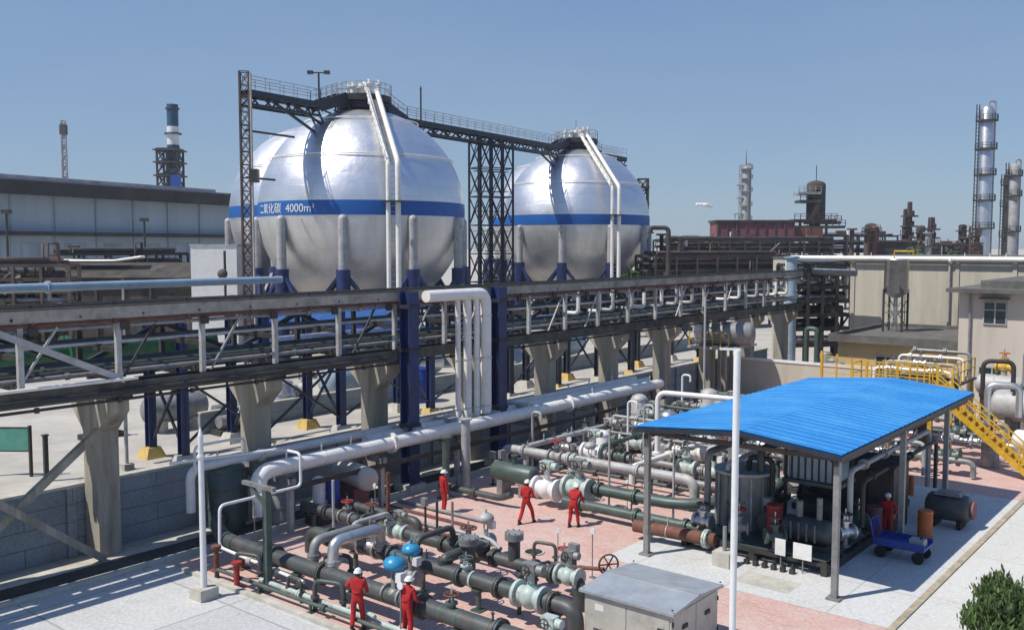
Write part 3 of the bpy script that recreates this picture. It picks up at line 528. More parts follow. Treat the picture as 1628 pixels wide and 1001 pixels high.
# ================================================================== SPHERICAL TANKS (world axes)
SR = 9.85; SZ = 13.98
def railing(mb, pts, h=1.1, step=1.6, r=.025, closed=False):
    P = [Vector(p) for p in pts]
    if closed: P.append(P[0])
    for i in range(len(P)-1):
        a, b = P[i], P[i+1]; n = max(1, round((b-a).length/step))
        for k in range(n+(1 if i == len(P)-2 else 0)):
            p = a+(b-a)*k/n; mb.beam(p, p+Vector((0, 0, h)), r*2)
        for z in (h, h*.55): mb.beam(a+Vector((0, 0, z)), b+Vector((0, 0, z)), r*1.6)
def sphere_tank(cx, cy, lb, text=False, SR=9.85, SZ=13.98, crown=True, off=2.6):
    t = thing('spherical_tank', lb, 'storage tank', (cx, cy, 0), 'W')
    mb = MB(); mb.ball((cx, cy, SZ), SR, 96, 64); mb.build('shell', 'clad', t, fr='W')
    mb = MB(); pr = []
    for k in range(9):
        z = SZ-.52+1.3*k/8; pr.append((z, math.sqrt((SR+.03)**2-(z-SZ)**2)))
    mb.tube([(cx, cy, z) for z, _ in pr], [r for _, r in pr], 96); bd = mb.build('girth_band', 'band', t, fr='W')
    if text:
        cu = bpy.data.curves.new('lettering', 'FONT'); cu.body = '二氧化碳  4000m³'; cu.size = 1.02; cu.extrude = 0; cu.offset = 0
        to = bpy.data.objects.new('lettering_src', cu); sc.collection.objects.link(to); bpy.context.view_layer.update()
        me = bpy.data.meshes.new_from_object(to.evaluated_get(bpy.context.evaluated_depsgraph_get())); bpy.data.objects.remove(to)
        import bmesh
        bm = bmesh.new(); bm.from_mesh(me); bmesh.ops.triangulate(bm, faces=bm.faces[:])
        va = math.atan2(-cy, -cx)                      # azimuth from the tank to the camera
        for v in bm.verts:
            x, y = v.co.x, v.co.y; az = va-R(70)+x*1.0/SR; z = SZ-.24+y
            rr = math.sqrt((SR+.035)**2-(z-SZ)**2)+.02
            v.co = Vector((rr*math.cos(az), rr*math.sin(az), z))
        bm.to_mesh(me); bm.free(); me.materials.clear(); me.materials.append(M['whitepaint'])
        lo = bpy.data.objects.new('lettering', me); sc.collection.objects.link(lo); lo.parent = bd; ORG[lo.name] = (cx, cy, 0)
    va = math.atan2(-cy, -cx); LA = [va+R(-10+36*k) for k in range(10)]; q = []
    for a in LA:
        p = Vector((cx+math.cos(a)*(SR+.12), cy+math.sin(a)*(SR+.12), 0)); q.append(p)
        mb = MB(); mb.cyl(p+Vector((0, 0, 8.7)), p+Vector((0, 0, SZ-.9)), .42, 18); mb.ball((p.x, p.y, SZ-.9), .42, 18, 8); g = mb.build('leg', 'greypipe' if 0 else 'lightsteel', t, fr='W')
        mb = MB(); mb.cyl(p+Vector((0, 0, .4)), p+Vector((0, 0, 8.7)), .62, 18); mb.build('leg_casing', 'navy', g, fr='W')
        mb = MB(); mb.box((p.x, p.y, .2), (1.8, 1.8, .4)); mb.build('plinth', 'curb', g, fr='W')
        tg = Vector((-math.sin(a), math.cos(a), 0))
        for s_ in (-1, 1): mb = MB(); mb.beam(p+Vector((0, 0, 8.6)), p+tg*1.9*s_+Vector((0, 0, 6.2)), .3); mb.build('wing_brace', 'navy', g, fr='W')
    for i in range(10):
        a, b = q[i], q[(i+1) % 10]
        for z0, z1 in ((1.0, 8.3), (8.3, 1.0)):
            mb = MB(); mb.beam(a+Vector((0, 0, z0)), b+Vector((0, 0, z1)), .24); mb.build('tie_rod', 'navydark', t, fr='W')
    mb = MB(); mb.torus((cx, cy, 5.5), Z1, SR+1.0, .22, 66, 6); mb.torus((cx, cy, 5.5), Z1, SR-.8, .18, 66, 6); mb.build('spray_ring', 'deepblue', t, fr='W')
    mb = MB(); mb.torus((cx, cy, SZ+SR*.86), Z1, SR*.55, .06, 60, 6); mb.torus((cx, cy, SZ+SR*.5), Z1, SR*.885, .06, 80, 6); mb.build('spray_pipe', 'whitepipe', t, fr='W')
    mb = MB(); mb.cyl((cx, cy, 2), (cx, cy, SZ-SR+.3), .5); mb.cyl((cx, cy, .3), (cx, cy, 2), .8); mb.build('bottom_nozzle', 'silver', t, fr='W')
    if not crown: return t
    # crown platform
    PZ = SZ+SR+1.15
    mb = MB(); n = 20
    mb.tube([(cx, cy, PZ-.6), (cx, cy, PZ)], 2.9, n); mb.build('crown_platform', 'blackiron', t, fr='W')
    mb = MB(); railing(mb, [(cx+2.85*math.cos(2*math.pi*k/12), cy+2.85*math.sin(2*math.pi*k/12), PZ) for k in range(12)], 1.1, 1.4, .03, True); mb.build('crown_railing', 'lightsteel', t, fr='W')
    mb = MB()
    for k in range(10):
        a = 2*math.pi*k/10; r = 2.5; mb.beam((cx+r*math.cos(a), cy+r*math.sin(a), SZ+math.sqrt(SR*SR-r*r)), (cx+r*math.cos(a), cy+r*math.sin(a), PZ-.12), .14)
    mb.torus((cx, cy, PZ-.75), Z1, 2.5, .12, 20, 6); mb.cyl((cx, cy, SZ+SR-.1), (cx, cy, PZ-.63), 2.3, 20); mb.build('crown_support', 'navydark', t, fr='W')
    for dx, dy, r, h in ((.9, -.8, .35, 1.1), (-.7, -.5, .3, .9), (.2, .9, .4, 1.2), (1.6, .6, .22, 1.3), (-1.4, .9, .25, 1.0), (0, -.1, .5, .8)):
        mb = MB(); mb.cyl((cx+dx, cy+dy, PZ), (cx+dx, cy+dy, PZ+h), r); mb.cyl((cx+dx, cy+dy, PZ+h), (cx+dx, cy+dy, PZ+h+.1), r*1.5); mb.cyl((cx+dx, cy+dy, PZ+h+.1), (cx+dx, cy+dy, PZ+h+.5), r*.5); mb.build('nozzle', 'whitepipe', t, fr='W')
    # inclined ladder trunk and white riser pipes
    vd = Vector((-cx, -cy, 0)).normalized(); rt = Vector((-vd.y, vd.x, 0))
    top = Vector((cx, cy, 0))+vd*1.6+rt*1.0; top.z = PZ+.35
    kn = Vector((cx, cy, 0))+vd*10.7+rt*off; kn.z = 18.0
    for s, r in ((-.42, .2), (.42, .24)):
        mb = MB(); o = rt*s
        bot = kn+o; 
        mb.tube([top+o+Vector((0, 0, -.3)), top+o+vd*.6, kn+o, Vector((bot.x, bot.y, .4))], r, 12, .5); mb.build('riser_pipe', 'whitepipe', t, fr='W')
    mb = MB()
    for k in range(24):
        p = top.lerp(kn, (k+.5)/24)+Vector((0, 0, -.05)); mb.beam(p-rt*.42, p+rt*.42, .06, .3)
    for k in range(34):
        z = kn.z-.5*k-.3; k or [mb.beam(top+rt*q, kn+rt*q, .08) or mb.beam(kn+rt*q, Vector((kn.x, kn.y, .4))+rt*q, .08) for q in (-.4, .4)]; mb.beam(Vector((kn.x, kn.y, z))-rt*.42, Vector((kn.x, kn.y, z))+rt*.42, .05)
    mb.build('ladder_rungs', 'lightsteel', t, fr='W')
    mb = MB(); railing(mb, [top-rt*.7, kn-rt*.7], .9, 1.2, .04); mb.build('ladder_railing', 'whitepipe', t, fr='W')
    mb = MB(); p = Vector((kn.x, kn.y, SZ+.6)); mb.box(p, (1.9, 1.5, .14)); mb.build('rest_landing', 'blackiron', t, fr='W')
    return t
S1 = Vector(at(578, 92)); S2 = Vector(at(915, 128)); EV = (S2-S1).normalized(); EN = Vector((EV.y, -EV.x, 0))
sphere_tank(S1.x, S1.y, 'larger looking left silver spherical tank with white lettering on its blue band', True)
sphere_tank(*at(512, 114)[:2], 'rear spherical tank peeking out at the left edge of the lettered one', False, 10.6, 14.5, False)
sphere_tank(*at(878, 152)[:2], 'rear spherical tank peeking out left of the right front one behind the truss tower', False, 10.3, 14.4, False)
sphere_tank(S2.x, S2.y, 'right front silver spherical tank with a plain blue band and a white ladder trunk', off=4.9)
# high walkway over both tanks
WZ = 23.7
t = thing('elevated_walkway', 'long dark railed walkway crossing over the tops of both spherical tanks', 'walkway', (S1.x, S1.y, WZ), 'W')
L0, L1 = -14.4, 57.0; S12 = (S2-S1).length
def wp(s, o=0, z=WZ): p = S1+EV*s+EN*o; return Vector((p.x, p.y, z))
segs = [(L0, -6.2), (6.2, S12-6.2), (S12+6.2, L1)]
for a, b in segs:
    mb = MB()
    for o in (-.6, .6):
        mb.beam(wp(a, o, WZ-.25), wp(b, o, WZ-.25), .16, .5); mb.beam(wp(a, o, WZ-1.2), wp(b, o, WZ-1.2), .14, .22)
        k_ = int((b-a)/1.1)
        for j in range(k_): mb.beam(wp(a+(b-a)*j/k_, o, WZ-.3 if j % 2 else WZ-1.2), wp(a+(b-a)*(j+1)/k_, o, WZ-1.2 if j % 2 else WZ-.3), .12)
    n = int((b-a)/1.2)
    for k in range(n+1): s = a+(b-a)*k/n; mb.beam(wp(s, -.6, WZ-.45), wp(s, .6, WZ-.45), .1, .2)
    mb.beam(wp(a, 0, WZ), wp(b, 0, WZ), 1.3, .06); mb.build('deck', 'navydark', t, fr='W')
    mb = MB()
    for o in (-.62, .62): railing(mb, [wp(a, o), wp(b, o)], 1.15, 1.5, .03)
    mb.build('railing', 'lightsteel', t, fr='W')
for c in (0, S12):
    for s in (-1, 1):
        mb = MB(); a, b = wp(c+s*6.2, 0, WZ), wp(c+s*2.7, 0, SZ+SR+1.1)
        for o in (-.6, .6): mb.beam(a+EN*o-Vector((0, 0, .35)), b+EN*o-Vector((0, 0, .35)), .14, 1.0)
        for k in range(14): p = a.lerp(b, k/13); mb.beam(p-EN*.6, p+EN*.6, .3, .06)
        mb.build('stair_flight', 'navydark', t, fr='W')
        mb = MB(); railing(mb, [a-EN*.62, b-EN*.62], 1.1, .8, .03); railing(mb, [a+EN*.62, b+EN*.62], 1.1, .8, .03); mb.build('railing', 'lightsteel', t, fr='W')
        for q in (3.6, 5.8):
            mb = MB()
            for o in (-.55, .55):
                p0 = wp(c+s*(q+.8), o, WZ-.5); p1 = wp(c+s*(q), o, SZ+math.sqrt(SR**2-q**2-.3)-.05); mb.beam(p0, p1, .13)
            mb.build('strut', 'navydark', t, fr='W')
for c, s in ((0, -1), (S12, -1)):
    for q0, q1 in ((12.2, 6.9), (9.8, 6.0)):
        mb = MB(); p0 = wp(c+s*q0, .5, WZ-.5); p1 = wp(c+s*q1, .5, SZ+math.sqrt(SR**2-q1**2-.25)); mb.beam(p0, p1, .2); mb.build('strut', 'navydark', t, fr='W')
# poles standing on the walkway
for s, h, lb, arm in ((-6.4, 2.6, 'lamp pole with a short cross arm on the walkway left of the first tank crown', .75), (8.4, 3.2, 'plain dark pole on the walkway right of the first tank crown', 0), (S12-1.2, 3.4, 'slender mast beside the crown of the right tank', 0)):
    p = wp(s, .62, WZ); r = .03 if h > 4 or s > S12-3 else .09
    t2 = thing('lamp_pole' if arm else 'mast', lb, 'pole', p, 'W')
    mb = MB(); mb.cyl(p, p+Vector((0, 0, h)), r, 8); mb.build('shaft', 'blackiron', t2, fr='W')
    if arm:
        mb = MB(); q = p+Vector((0, 0, h)); mb.beam(q-Vector((arm, 0, 0)), q+Vector((arm, 0, 0)), .1); mb.build('cross_arm', 'blackiron', t2, fr='W')
        for d in (-arm, arm): mb = MB(); mb.box((q.x+d, q.y, q.z+.02), (.5, .35, .3)); mb.build('lamp_head', 'blackiron', t2, fr='W')
    else:
        mb = MB(); mb.cone(p+Vector((0, 0, h)), p+Vector((0, 0, h+.35)), r*1.6, .01, 8); mb.build('tip', 'blackiron', t2, fr='W')
def lattice(name, lb, base, h, wx, wy, cell, m, leg=.14, br=.07, rz=0, nx=1, cat='tower', top=None, taper=1.0):
    t = thing(name, lb, cat, base, 'W'); b = Vector(base)
    c, s = math.cos(rz), math.sin(rz)
    def P(x, y, z):
        k = 1-(1-taper)*z/h; x *= k; y *= k; return Vector((b.x+x*c-y*s, b.y+x*s+y*c, b.z+z))
    xs = [-wx/2+wx*i/nx for i in range(nx+1)]; n = max(1, round(h/cell))
    for x in xs:
        for y in (-wy/2, wy/2): mb = MB(); mb.beam(P(x, y, 0), P(x, y, h), leg); mb.build('leg', m, t, fr='W')
    mb = MB()
    for k in range(n):
        z0, z1 = h*k/n, h*(k+1)/n
        for y in (-wy/2, wy/2):
            mb.beam(P(xs[0], y, z1), P(xs[-1], y, z1), br*1.2)
            for i in range(nx): mb.beam(P(xs[i], y, z0), P(xs[i+1], y, z1), br); mb.beam(P(xs[i+1], y, z0), P(xs[i], y, z1), br)
        for x in (xs[0], xs[-1]):
            mb.beam(P(x, -wy/2, z1), P(x, wy/2, z1), br*1.2); mb.beam(P(x, -wy/2 if k % 2 else wy/2, z0), P(x, wy/2 if k % 2 else -wy/2, z1), br)
    mb.build('bracing', m, t, fr='W'); return t, P
erz = math.atan2(EV.y, EV.x)
T = wp(22.3, 0, 0); tw, P = lattice('truss_tower', 'dark navy truss tower holding up the walkway between the two spherical tanks', T, 23.05, 4.5, 2.4, 3.1, 'navydark', .26, .10, erz-R(28), 3)
mb = MB()
for k in range(9):
    z = 1+2.3*k; mb.beam(P(-2.1, 0, z), P(2.1, 0, z), 1.0, .06)
mb.build('landing', 'blackiron', tw, fr='W')
T = wp(L0-.1, 0, 0); tw, P = lattice('stair_mast', 'tall slim brownish grey lattice mast at the left end of the high walkway', T, 25.2, .75, .75, 1.1, 'farbrown', .13, .06, R(10), 1)
mb = MB(); mb.cyl(P(.55, -.5, 0), P(.55, -.5, 25), .09); mb.build('riser_pipe', 'lightsteel', tw, fr='W')
for z, L in ((20.4, 5.2), (16.5, 3.0)):
    mb = MB(); a = Vector((T.x, T.y, z)); mb.beam(a, a+Vector((.55, .72, -.02)).normalized()*L, .16); mb.build('tie_bar', 'blackiron', tw, fr='W')
mb = MB(); mb.box(P(.7, -.4, 16.6), (.7, .7, 1.1)); mb.build('junction_box', 'blackiron', tw, fr='W')
p = at(1020, 150); tw, P = lattice('stair_tower', 'small dark stair tower just right of the right spherical tank', p, 21.3, 1.6, 1.6, 1.8, 'fardark', .25, .14, 0, 1)
for z in (15, 17.5, 20): mb = MB(); mb.box((p[0], p[1], z), (2.0, 2.0, .3)); mb.build('platform', 'fardark', tw, fr='W')
# blue roofed pump shelter below the left tank
x0, x1 = at(428, 76)[0], at(652, 76)[0]
t = thing('pump_shelter', 'open shelter with a deep blue roof under the lettered spherical tank', 'shelter', ((x0+x1)/2, 77.5, 0), 'W')
mb = MB(); mb.add([(x0, 75.5, 4.7), (x1, 75.5, 4.7), (x1, 78.5, 5.9), (x0, 78.5, 5.9), (x0, 75.5, 4.6), (x1, 75.5, 4.6), (x1, 78.5, 5.8), (x0, 78.5, 5.8)], [(0, 1, 2, 3), (7, 6, 5, 4), (0, 4, 5, 1), (1, 5, 6, 2), (2, 6, 7, 3), (3, 7, 4, 0)]); mb.build('roof', 'shelterblue', t, fr='W')
mb = MB(); mb.bb(x0, x1, 75.4, 75.5, 4.1, 4.75); mb.build('fascia', 'deepblue', t, fr='W')
for k in range(6):
    for y in (75.7, 78.3): mb = MB(); x = x0+.3+(x1-x0-.6)*k/5; mb.beam((x, y, 0), (x, y, 4.6), .2); mb.build('post', 'navy', t, fr='W')
# ================================================================== LEFT BACKGROUND
a = at(-60, 128); b = at(392, 178); d = Vector((b[0]-a[0], b[1]-a[1], 0)); L = d.length; ang = math.atan2(d.y, d.x)
t = thing('warehouse', 'very long blue-grey warehouse with a thick dark roof edge behind the left tank', 'warehouse', a, 'W')
def wb(mb, s0, s1, o0, o1, z0, z1):
    p = Vector(a)+d.normalized()*((s0+s1)/2)+Vector((-d.y, d.x, 0)).normalized()*((o0+o1)/2); mb.box((p.x, p.y, (z0+z1)/2), (s1-s0, o1-o0, z1-z0), ang)
mb = MB(); wb(mb, 0, L, 0, 40, 7.5, 18.6); mb.build('upper_wall', 'shedwall', t, fr='W')
mb = MB(); wb(mb, 0, L, .6, 39, 0, 7.5); mb.build('lower_wall', 'shedlow', t, fr='W')
mb = MB(); wb(mb, -1, L+1, -2.6, 41, 18.3, 19.4); wb(mb, -1, L+1, -2.8, -2.6, 18.0, 20.0); mb.build('roof', 'shedroof', t, fr='W')
mb = MB(); wb(mb, -1, L+1, 2, 8, 19.4, 20.6); wb(mb, -1, L+1, 8.1, 41, 19.4, 21.6); mb.build('roof_ridge', 'farsteel', t, fr='W')
mb = MB(); wb(mb, 0, L, -1.6, -.02, 12.3, 12.9); mb.build('ledge', 'shedroof', t, fr='W')
k = 0
while k < L-6:
    mb = MB(); wb(mb, k, k+.35, -.25, .6, 0, 18.5); mb.build('pilaster', 'shedlow', t, fr='W')
    mb = MB(); wb(mb, k+1.6, k+5.6, .35, .59, 1.5, 5.4); mb.build('shutter', 'paleblue' if int(k) % 3 == 0 else 'shedroof', t, fr='W')
    mb = MB(); wb(mb, k+1.6, k+5.6, -.12, -.01, 8.7, 11.2); mb.build('panel_row', 'shedlow', t, fr='W'); k += 7.3
for i, (px, D, h) in enumerate(((14, 122, 15.2), (232, 138, 14.6))):
    p = at(px, D); t = thing('lamp_post', 'tall black lamp post in front of the %s part of the long warehouse' % ('left' if i == 0 else 'middle'), 'lamp post', p, 'W')
    mb = MB(); mb.cyl(p, (p[0], p[1], h), .16, 8); mb.build('shaft', 'blackiron', t, fr='W'); mb = MB(); mb.box((p[0], p[1], h), (1.2, .5, .5)); mb.build('lamp_head', 'blackiron', t, fr='W')
# dark sheds / heaps in front of warehouse
for i, (p0, p1, D, z, m, lb, nm) in enumerate(((60, 318, 104, 8.9, 'coal', 'long low black shed in front of the warehouse beside the white box building', 'shed')  ,)):
    x0, x1 = at(p0, D)[0], at(p1, D)[0]
    t = thing(nm, lb, 'shed', ((x0+x1)/2, D, 0), 'W')
    mb = MB(); mb.bb(x0, x1, D, D+9, 0, z-1.6); mb.build('wall', m, t, fr='W')
    n = int((x1-x0)/3); 
    mb = MB(); P = [(x0-.3, D-.5, z-1.6), (x1+.3, D-.5, z-1.6), (x1+.3, D+4.5, z), (x0-.3, D+4.5, z), (x1+.3, D+9.5, z-1.6), (x0-.3, D+9.5, z-1.6)]
    mb.add(P, [(0, 1, 2, 3), (3, 2, 4, 5), (0, 3, 5), (1, 4, 2), (0, 5, 4, 1)]); mb.build('roof', 'coal', t, fr='W')
    for k in range(n):
        mb = MB(); mb.bb(x0+3*k+.3, x0+3*k+.55, D-.22, D, 0, z-1.7); mb.build('post', 'farsteel' if (k*7+i) % 3 == 0 else 'fardark', t, fr='W')
t = thing('pipe_stack', 'pale curved heap of long pipes on the black shed roof before the warehouse', 'pipes', (*at(142, 104)[:2], 8.9), 'W')
x = at(142, 104)[0]; mb = MB()
for k in range(4): mb.tube([(x-4.2, 106+k*.35, 9.15), (x-2, 106+k*.35, 8.95+.05*k), (x+2, 106+k*.35, 9.1), (x+5, 106+k*.35, 9.55)], .16, 8)
mb.build('pipe_run', 'whitepipe', t, fr='W')
mb = MB(); mb.box((x, 106.6, 9.0), (6, 1.6, .2)); mb.build('cradle', 'fardark', t, fr='W')
p0, p1 = at(304, 98)[0], at(377, 98)[0]
t = thing('white_building', 'plain white box building left of the first spherical tank', 'building', ((p0+p1)/2, 98, 0), 'W')
mb = MB(); mb.bb(p0, p1, 98, 104, 0, 10.75); mb.build('wall', 'whitepaint', t, fr='W'); mb = MB(); mb.bb(p0-.08, p1+.08, 97.92, 104.08, 10.75, 10.95); mb.build('roof_edge', 'lightsteel', t, fr='W')
p = at(358, 94); t = thing('vent_pole', 'black pole with a bulge in front of the white box building', 'pole', p, 'W'); mb = MB(); mb.cyl(p, (p[0], p[1], 10.3), .13, 8); mb.build('shaft', 'blackiron', t, fr='W'); mb = MB(); mb.ball((p[0]-.25, p[1], 8.0), .5); mb.build('bulge', 'farbrown', t, fr='W')
# chimney
p = at(281, 262); t = thing('chimney', 'blue and white banded chimney behind the long warehouse', 'chimney', p, 'W')
zs = [0, 30, 32, 38.5, 43.5, 49.5]; ms = ['farteal', 'lightsteel', 'farteal', 'whitepaint', 'farteal']
for i in range(5):
    mb = MB(); mb.cyl((p[0], p[1], zs[i]), (p[0], p[1], zs[i+1]-.0), 1.75-.06*i, 20); mb.build('shaft_section', ms[i], t, fr='W')
for z in (30.2, 41.4, 48.2): mb = MB(); mb.cyl((p[0], p[1], z), (p[0], p[1], z+.35), 2.3 if z < 45 else 1.9, 20); mb.build('ring_platform', 'fardark', t, fr='W')
t, P = lattice('chimney_scaffold', 'square lattice frame round the foot of the banded chimney', (p[0]-.6, p[1]-1, 0), 37.3, 5.4, 5, 3.3, 'fardark', .5, .26, 0, 2)
mb = MB(); 
for z in (30, 33.6, 36.9): mb.box((p[0]-.6, p[1]-1, z), (7, 7, .35))
mb.build('platform', 'fardark', t, fr='W')
mb = MB(); mb.box((p[0]+2.0, p[1]-4.5, 27), (2.6, .8, 6)); mb.build('cladding_panel', 'deepblue', t, fr='W')
p = at(109, 330); t, P = lattice('lattice_tower', 'thin hazy lattice tower standing alone at the far left', p, 54, 1.8, 1.8, 3.5, 'farsteel', .35, .2, .3, 1, taper=.7)
mb = MB(); mb.box((p[0], p[1], 51), (2.0, 2.0, 3.4)); mb.build('head_frame', 'fardark', t, fr='W')
def ORDW(n):
    o_ = ORD+['seventeenth', 'eighteenth', 'nineteenth', 'twentieth', 'twenty-first', 'twenty-second', 'twenty-third', 'twenty-fourth']; return o_[n-1].capitalize()
# ================================================================== RIGHT BACKGROUND
def column_tower(lb, px, D, h, r, m, rings, name='process_column', rm='fardark', rw=1.55, ladder=True, top=True):
    p = at(px, D); t = thing(name, lb, 'tower', p, 'W')
    mb = MB(); zz = [0, h-.8*r, h-.3*r, h]; rr = [r, r, r*.7, r*.15]; mb.tube([(p[0], p[1], z) for z in zz], rr, 22); mb.build('shell', m, t, fr='W')
    for z in rings:
        mb = MB(); mb.cyl((p[0], p[1], z), (p[0], p[1], z+.25), r*rw, 18); railing(mb, [(p[0]+r*rw*math.cos(a*math.pi/4), p[1]+r*rw*math.sin(a*math.pi/4), z+.25) for a in range(8)], 1.1, 1.2, .06, True); mb.build('ring_platform', rm, t, fr='W')
    if ladder:
        mb = MB(); x = p[0]-r*1.25; mb.beam((x, p[1]-.3, 0), (x, p[1]-.3, h), .18); mb.beam((x-.6, p[1]-.3, 0), (x-.6, p[1]-.3, h), .18)
        for k in range(int(h/.8)): mb.beam((x, p[1]-.3, k*.8), (x-.6, p[1]-.3, k*.8), .1)
        mb.build('ladder', rm, t, fr='W')
        mb = MB(); mb.tube([(p[0]+r*1.2, p[1], 0), (p[0]+r*1.2, p[1], h+.8), (p[0]+r*.2, p[1], h+.8), (p[0]+r*.2, p[1], h-.2)], .22, 8, .5); mb.build('overhead_line', 'farsteel', t, fr='W')
    return t
column_tower('tallest silver column with five ring platforms at the right', 1560, 205, 41.0, 1.45, 'silver', (14.5, 20.5, 26, 31.5, 37.5))
column_tower('pale slim column right of the tallest silver one', 1606, 215, 29.5, 1.15, 'farsteel', (14, 22, 26.5))
column_tower('thinner dark-topped column between the tallest and the pale one', 1594, 222, 27.5, .55, 'fardark', (13, 20, 25), rw=2.2)
t = column_tower('slim tan column wrapped in ragged platforms behind the maroon shed', 1183, 300, 36, 1.25, 'farsteel', (10, 14.5, 19, 23.5, 28, 32, 35), rm='farsteel', rw=1.7)
p = at(1183, 300)
for k, z in enumerate((12, 17, 21, 26, 30)): mb = MB(); mb.box((p[0]-2.3 if k < 3 else p[0]-1.6, p[1], z), (2.6, 2.2, .35)); mb.beam((p[0]-3.2, p[1], z-4), (p[0]-3.2, p[1], z), .25) if k < 3 else None; mb.build('side_platform', 'farsteel', t, fr='W')
mb = MB(); mb.cone((p[0], p[1], 36), (p[0], p[1], 41), .2, .05, 8); mb.build('aerial', 'rust', t, fr='W')
p = at(1290, 180); t = thing('reactor_tower', 'dark brown squat reactor tower on a stepped platform right of the maroon shed', 'tower', p, 'W')
mb = MB(); mb.cyl((p[0]+.3, p[1], 0), (p[0]+.3, p[1], 15), 1.0); mb.build('stem', 'farbrown', t, fr='W')
mb = MB(); mb.vess((p[0]+.5, p[1], 16), (p[0]+.5, p[1], 22.3), 1.75); mb.build('vessel', 'fardark', t, fr='W')
for x, z, w_, m in ((-1.2, 20.7, 4.2, 'farsteel'), (-1.0, 19.2, 4.0, 'fardark'), (0, 15.6, 8.0, 'farbrown'), (.8, 14.4, 9.6, 'fardark'), (1.8, 15.2, 6, 'fardark')):
    mb = MB(); mb.box((p[0]+x, p[1], z), (w_, 3.6, .5)); railing(mb, [(p[0]+x-w_/2, p[1]-1.8, z+.25), (p[0]+x+w_/2, p[1]-1.8, z+.25)], 1.0, 1.2, .06); mb.build('platform', m, t, fr='W')
for dx in (-2.4, 2.6): mb = MB(); mb.beam((p[0]+dx, p[1], 0), (p[0]+dx, p[1], 15.5), .4); mb.build('leg', 'farbrown', t, fr='W')
mb = MB(); mb.beam((p[0]+.5, p[1], 23), (p[0]+.5, p[1], 26), .12); mb.build('aerial', 'fardark', t, fr='W')
# maroon shed raised on a dark frame
x0, x1, D = at(1138, 175)[0], at(1262, 175)[0], 175
t = thing('raised_shed', 'long maroon corrugated shed raised above the far pipes', 'shed', ((x0+x1)/2, D, 0), 'W')
mb = MB(); mb.bb(x0, x1, D, D+6, 12.0, 15.2); mb.build('wall', 'maroon', t, fr='W')
mb = MB(); mb.bb(x0-.3, x1+.3, D-.3, D+6.3, 15.2, 15.6); mb.build('roof', 'fardark', t, fr='W')
for k in range(9): mb = MB(); x = x0+.2+(x1-x0-.4)*k/8; mb.beam((x, D-.1, 0), (x, D-.1, 15.2), .22); mb.build('post', 'farbrown', t, fr='W')
mb = MB(); mb.bb(x0, x1, D+.1, D+5.9, 10.6, 11.99); mb.build('under_frame', 'fardark', t, fr='W')
mb = MB(); mb.bb(x1+.1, x1+5.5, D+1, D+5, 12.3, 14.2); mb.build('annex', 'rust', t, fr='W')
# dense far racks
def farrack(lb, pa, pb, Da, Db, tiers, m, pm, post=4.0, seed=1, dep=4):
    rnd = random.Random(seed); a = Vector(at(pa, Da)); b = Vector(at(pb, Db)); d = (b-a); L = d.length; d.normalize(); nn = Vector((-d.y, d.x, 0))
    t = thing('far_pipe_rack', lb, 'pipe rack', ((a.x+b.x)/2, (a.y+b.y)/2, 0), 'W'); n = int(L/post)
    top = max(tiers)
    for k in range(n+1):
        for o in (0, dep):
            mb = MB(); p = a+d*(L*k/n)+nn*o; mb.beam(p, p+Vector((0, 0, top)), .28); mb.build('post', m, t, fr='W')
    for z in tiers:
        mb = MB()
        for o in (0, dep): mb.beam(a+nn*o+Vector((0, 0, z)), b+nn*o+Vector((0, 0, z)), .2, .34)
        for k in range(n+1): p = a+d*(L*k/n)+Vector((0, 0, z)); mb.beam(p, p+nn*dep, .2, .25)
        mb.build('tier_frame', m, t, fr='W')
    for i, z in enumerate(tiers):
        o = .5
        while o < dep-.3:
            r = rnd.choice((.12, .18, .25, .32)); mm = rnd.choice(pm); mb = MB(); q = a+nn*o+Vector((0, 0, z+.17+r)); s = rnd.uniform(0, .15)*L; e = L-rnd.uniform(0, .2)*L
            mb.tube([q+d*s-Vector((0, 0, rnd.choice((0, 0, 1.2)))), q+d*(s+.01), q+d*e, q+d*e-Vector((0, 0, rnd.choice((.0, 1.3)))) - Vector((0, 0, .01))], r, 8); mb.build('pipe_run', mm, t, fr='W'); o += r*2+rnd.uniform(.15, .6)
    for k in range(int(L*.9)):
        p = a+d*rnd.uniform(0, L)+nn*rnd.uniform(-.3, dep); z0 = rnd.choice(tiers); z1 = z0+rnd.uniform(.5, 2.4); q = p+d*rnd.uniform(-1.5, 1.5); mm = rnd.choice(pm+['farsteel']); mb = MB(); c_ = rnd.random()
        if c_ < .45: mb.tube([p+Vector((0, 0, z0-1.2)), p+Vector((0, 0, z1)), q+Vector((0, 0, z1)), q+Vector((0, 0, z0))], rnd.uniform(.06, .16), 7); mb.build('riser', mm, t, fr='W')
        elif c_ < .7: mb.box((p.x, p.y, z0+.5), (rnd.uniform(.6, 2.2), .8, rnd.uniform(.5, 1.1))); mb.build('junction_box', mm, t, fr='W')
        else: mb.beam(p+Vector((0, 0, z0)), q+d*1.5+Vector((0, 0, z1)), .14); mb.build('brace', mm, t, fr='W')
    return t
PM = ['fardark', 'farbrown', 'rust', 'fardark', 'farsteel', 'farbrown', 'farbrown']
farrack('dense dark brown pipe rack right behind the right spherical tank', 1042, 1262, 118, 126, (2.5, 3.6, 4.7, 5.7, 6.7, 7.7, 8.6, 9.5), 'fardark', PM, 2.9, 3, 5)
farrack('dark pipe rack farther back beneath the maroon shed', 1060, 1345, 150, 160, (6.5, 7.6, 8.7, 9.7, 10.7, 11.7), 'fardark', PM+['farsteel'], 2.6, 5, 5)
farrack('far dark pipe bridge between the brown reactor tower and the thin masts', 1300, 1425, 190, 200, (9.6, 11.2, 12.9), 'fardark', PM+['whitepipe', 'whitepipe'], 3.4, 8)
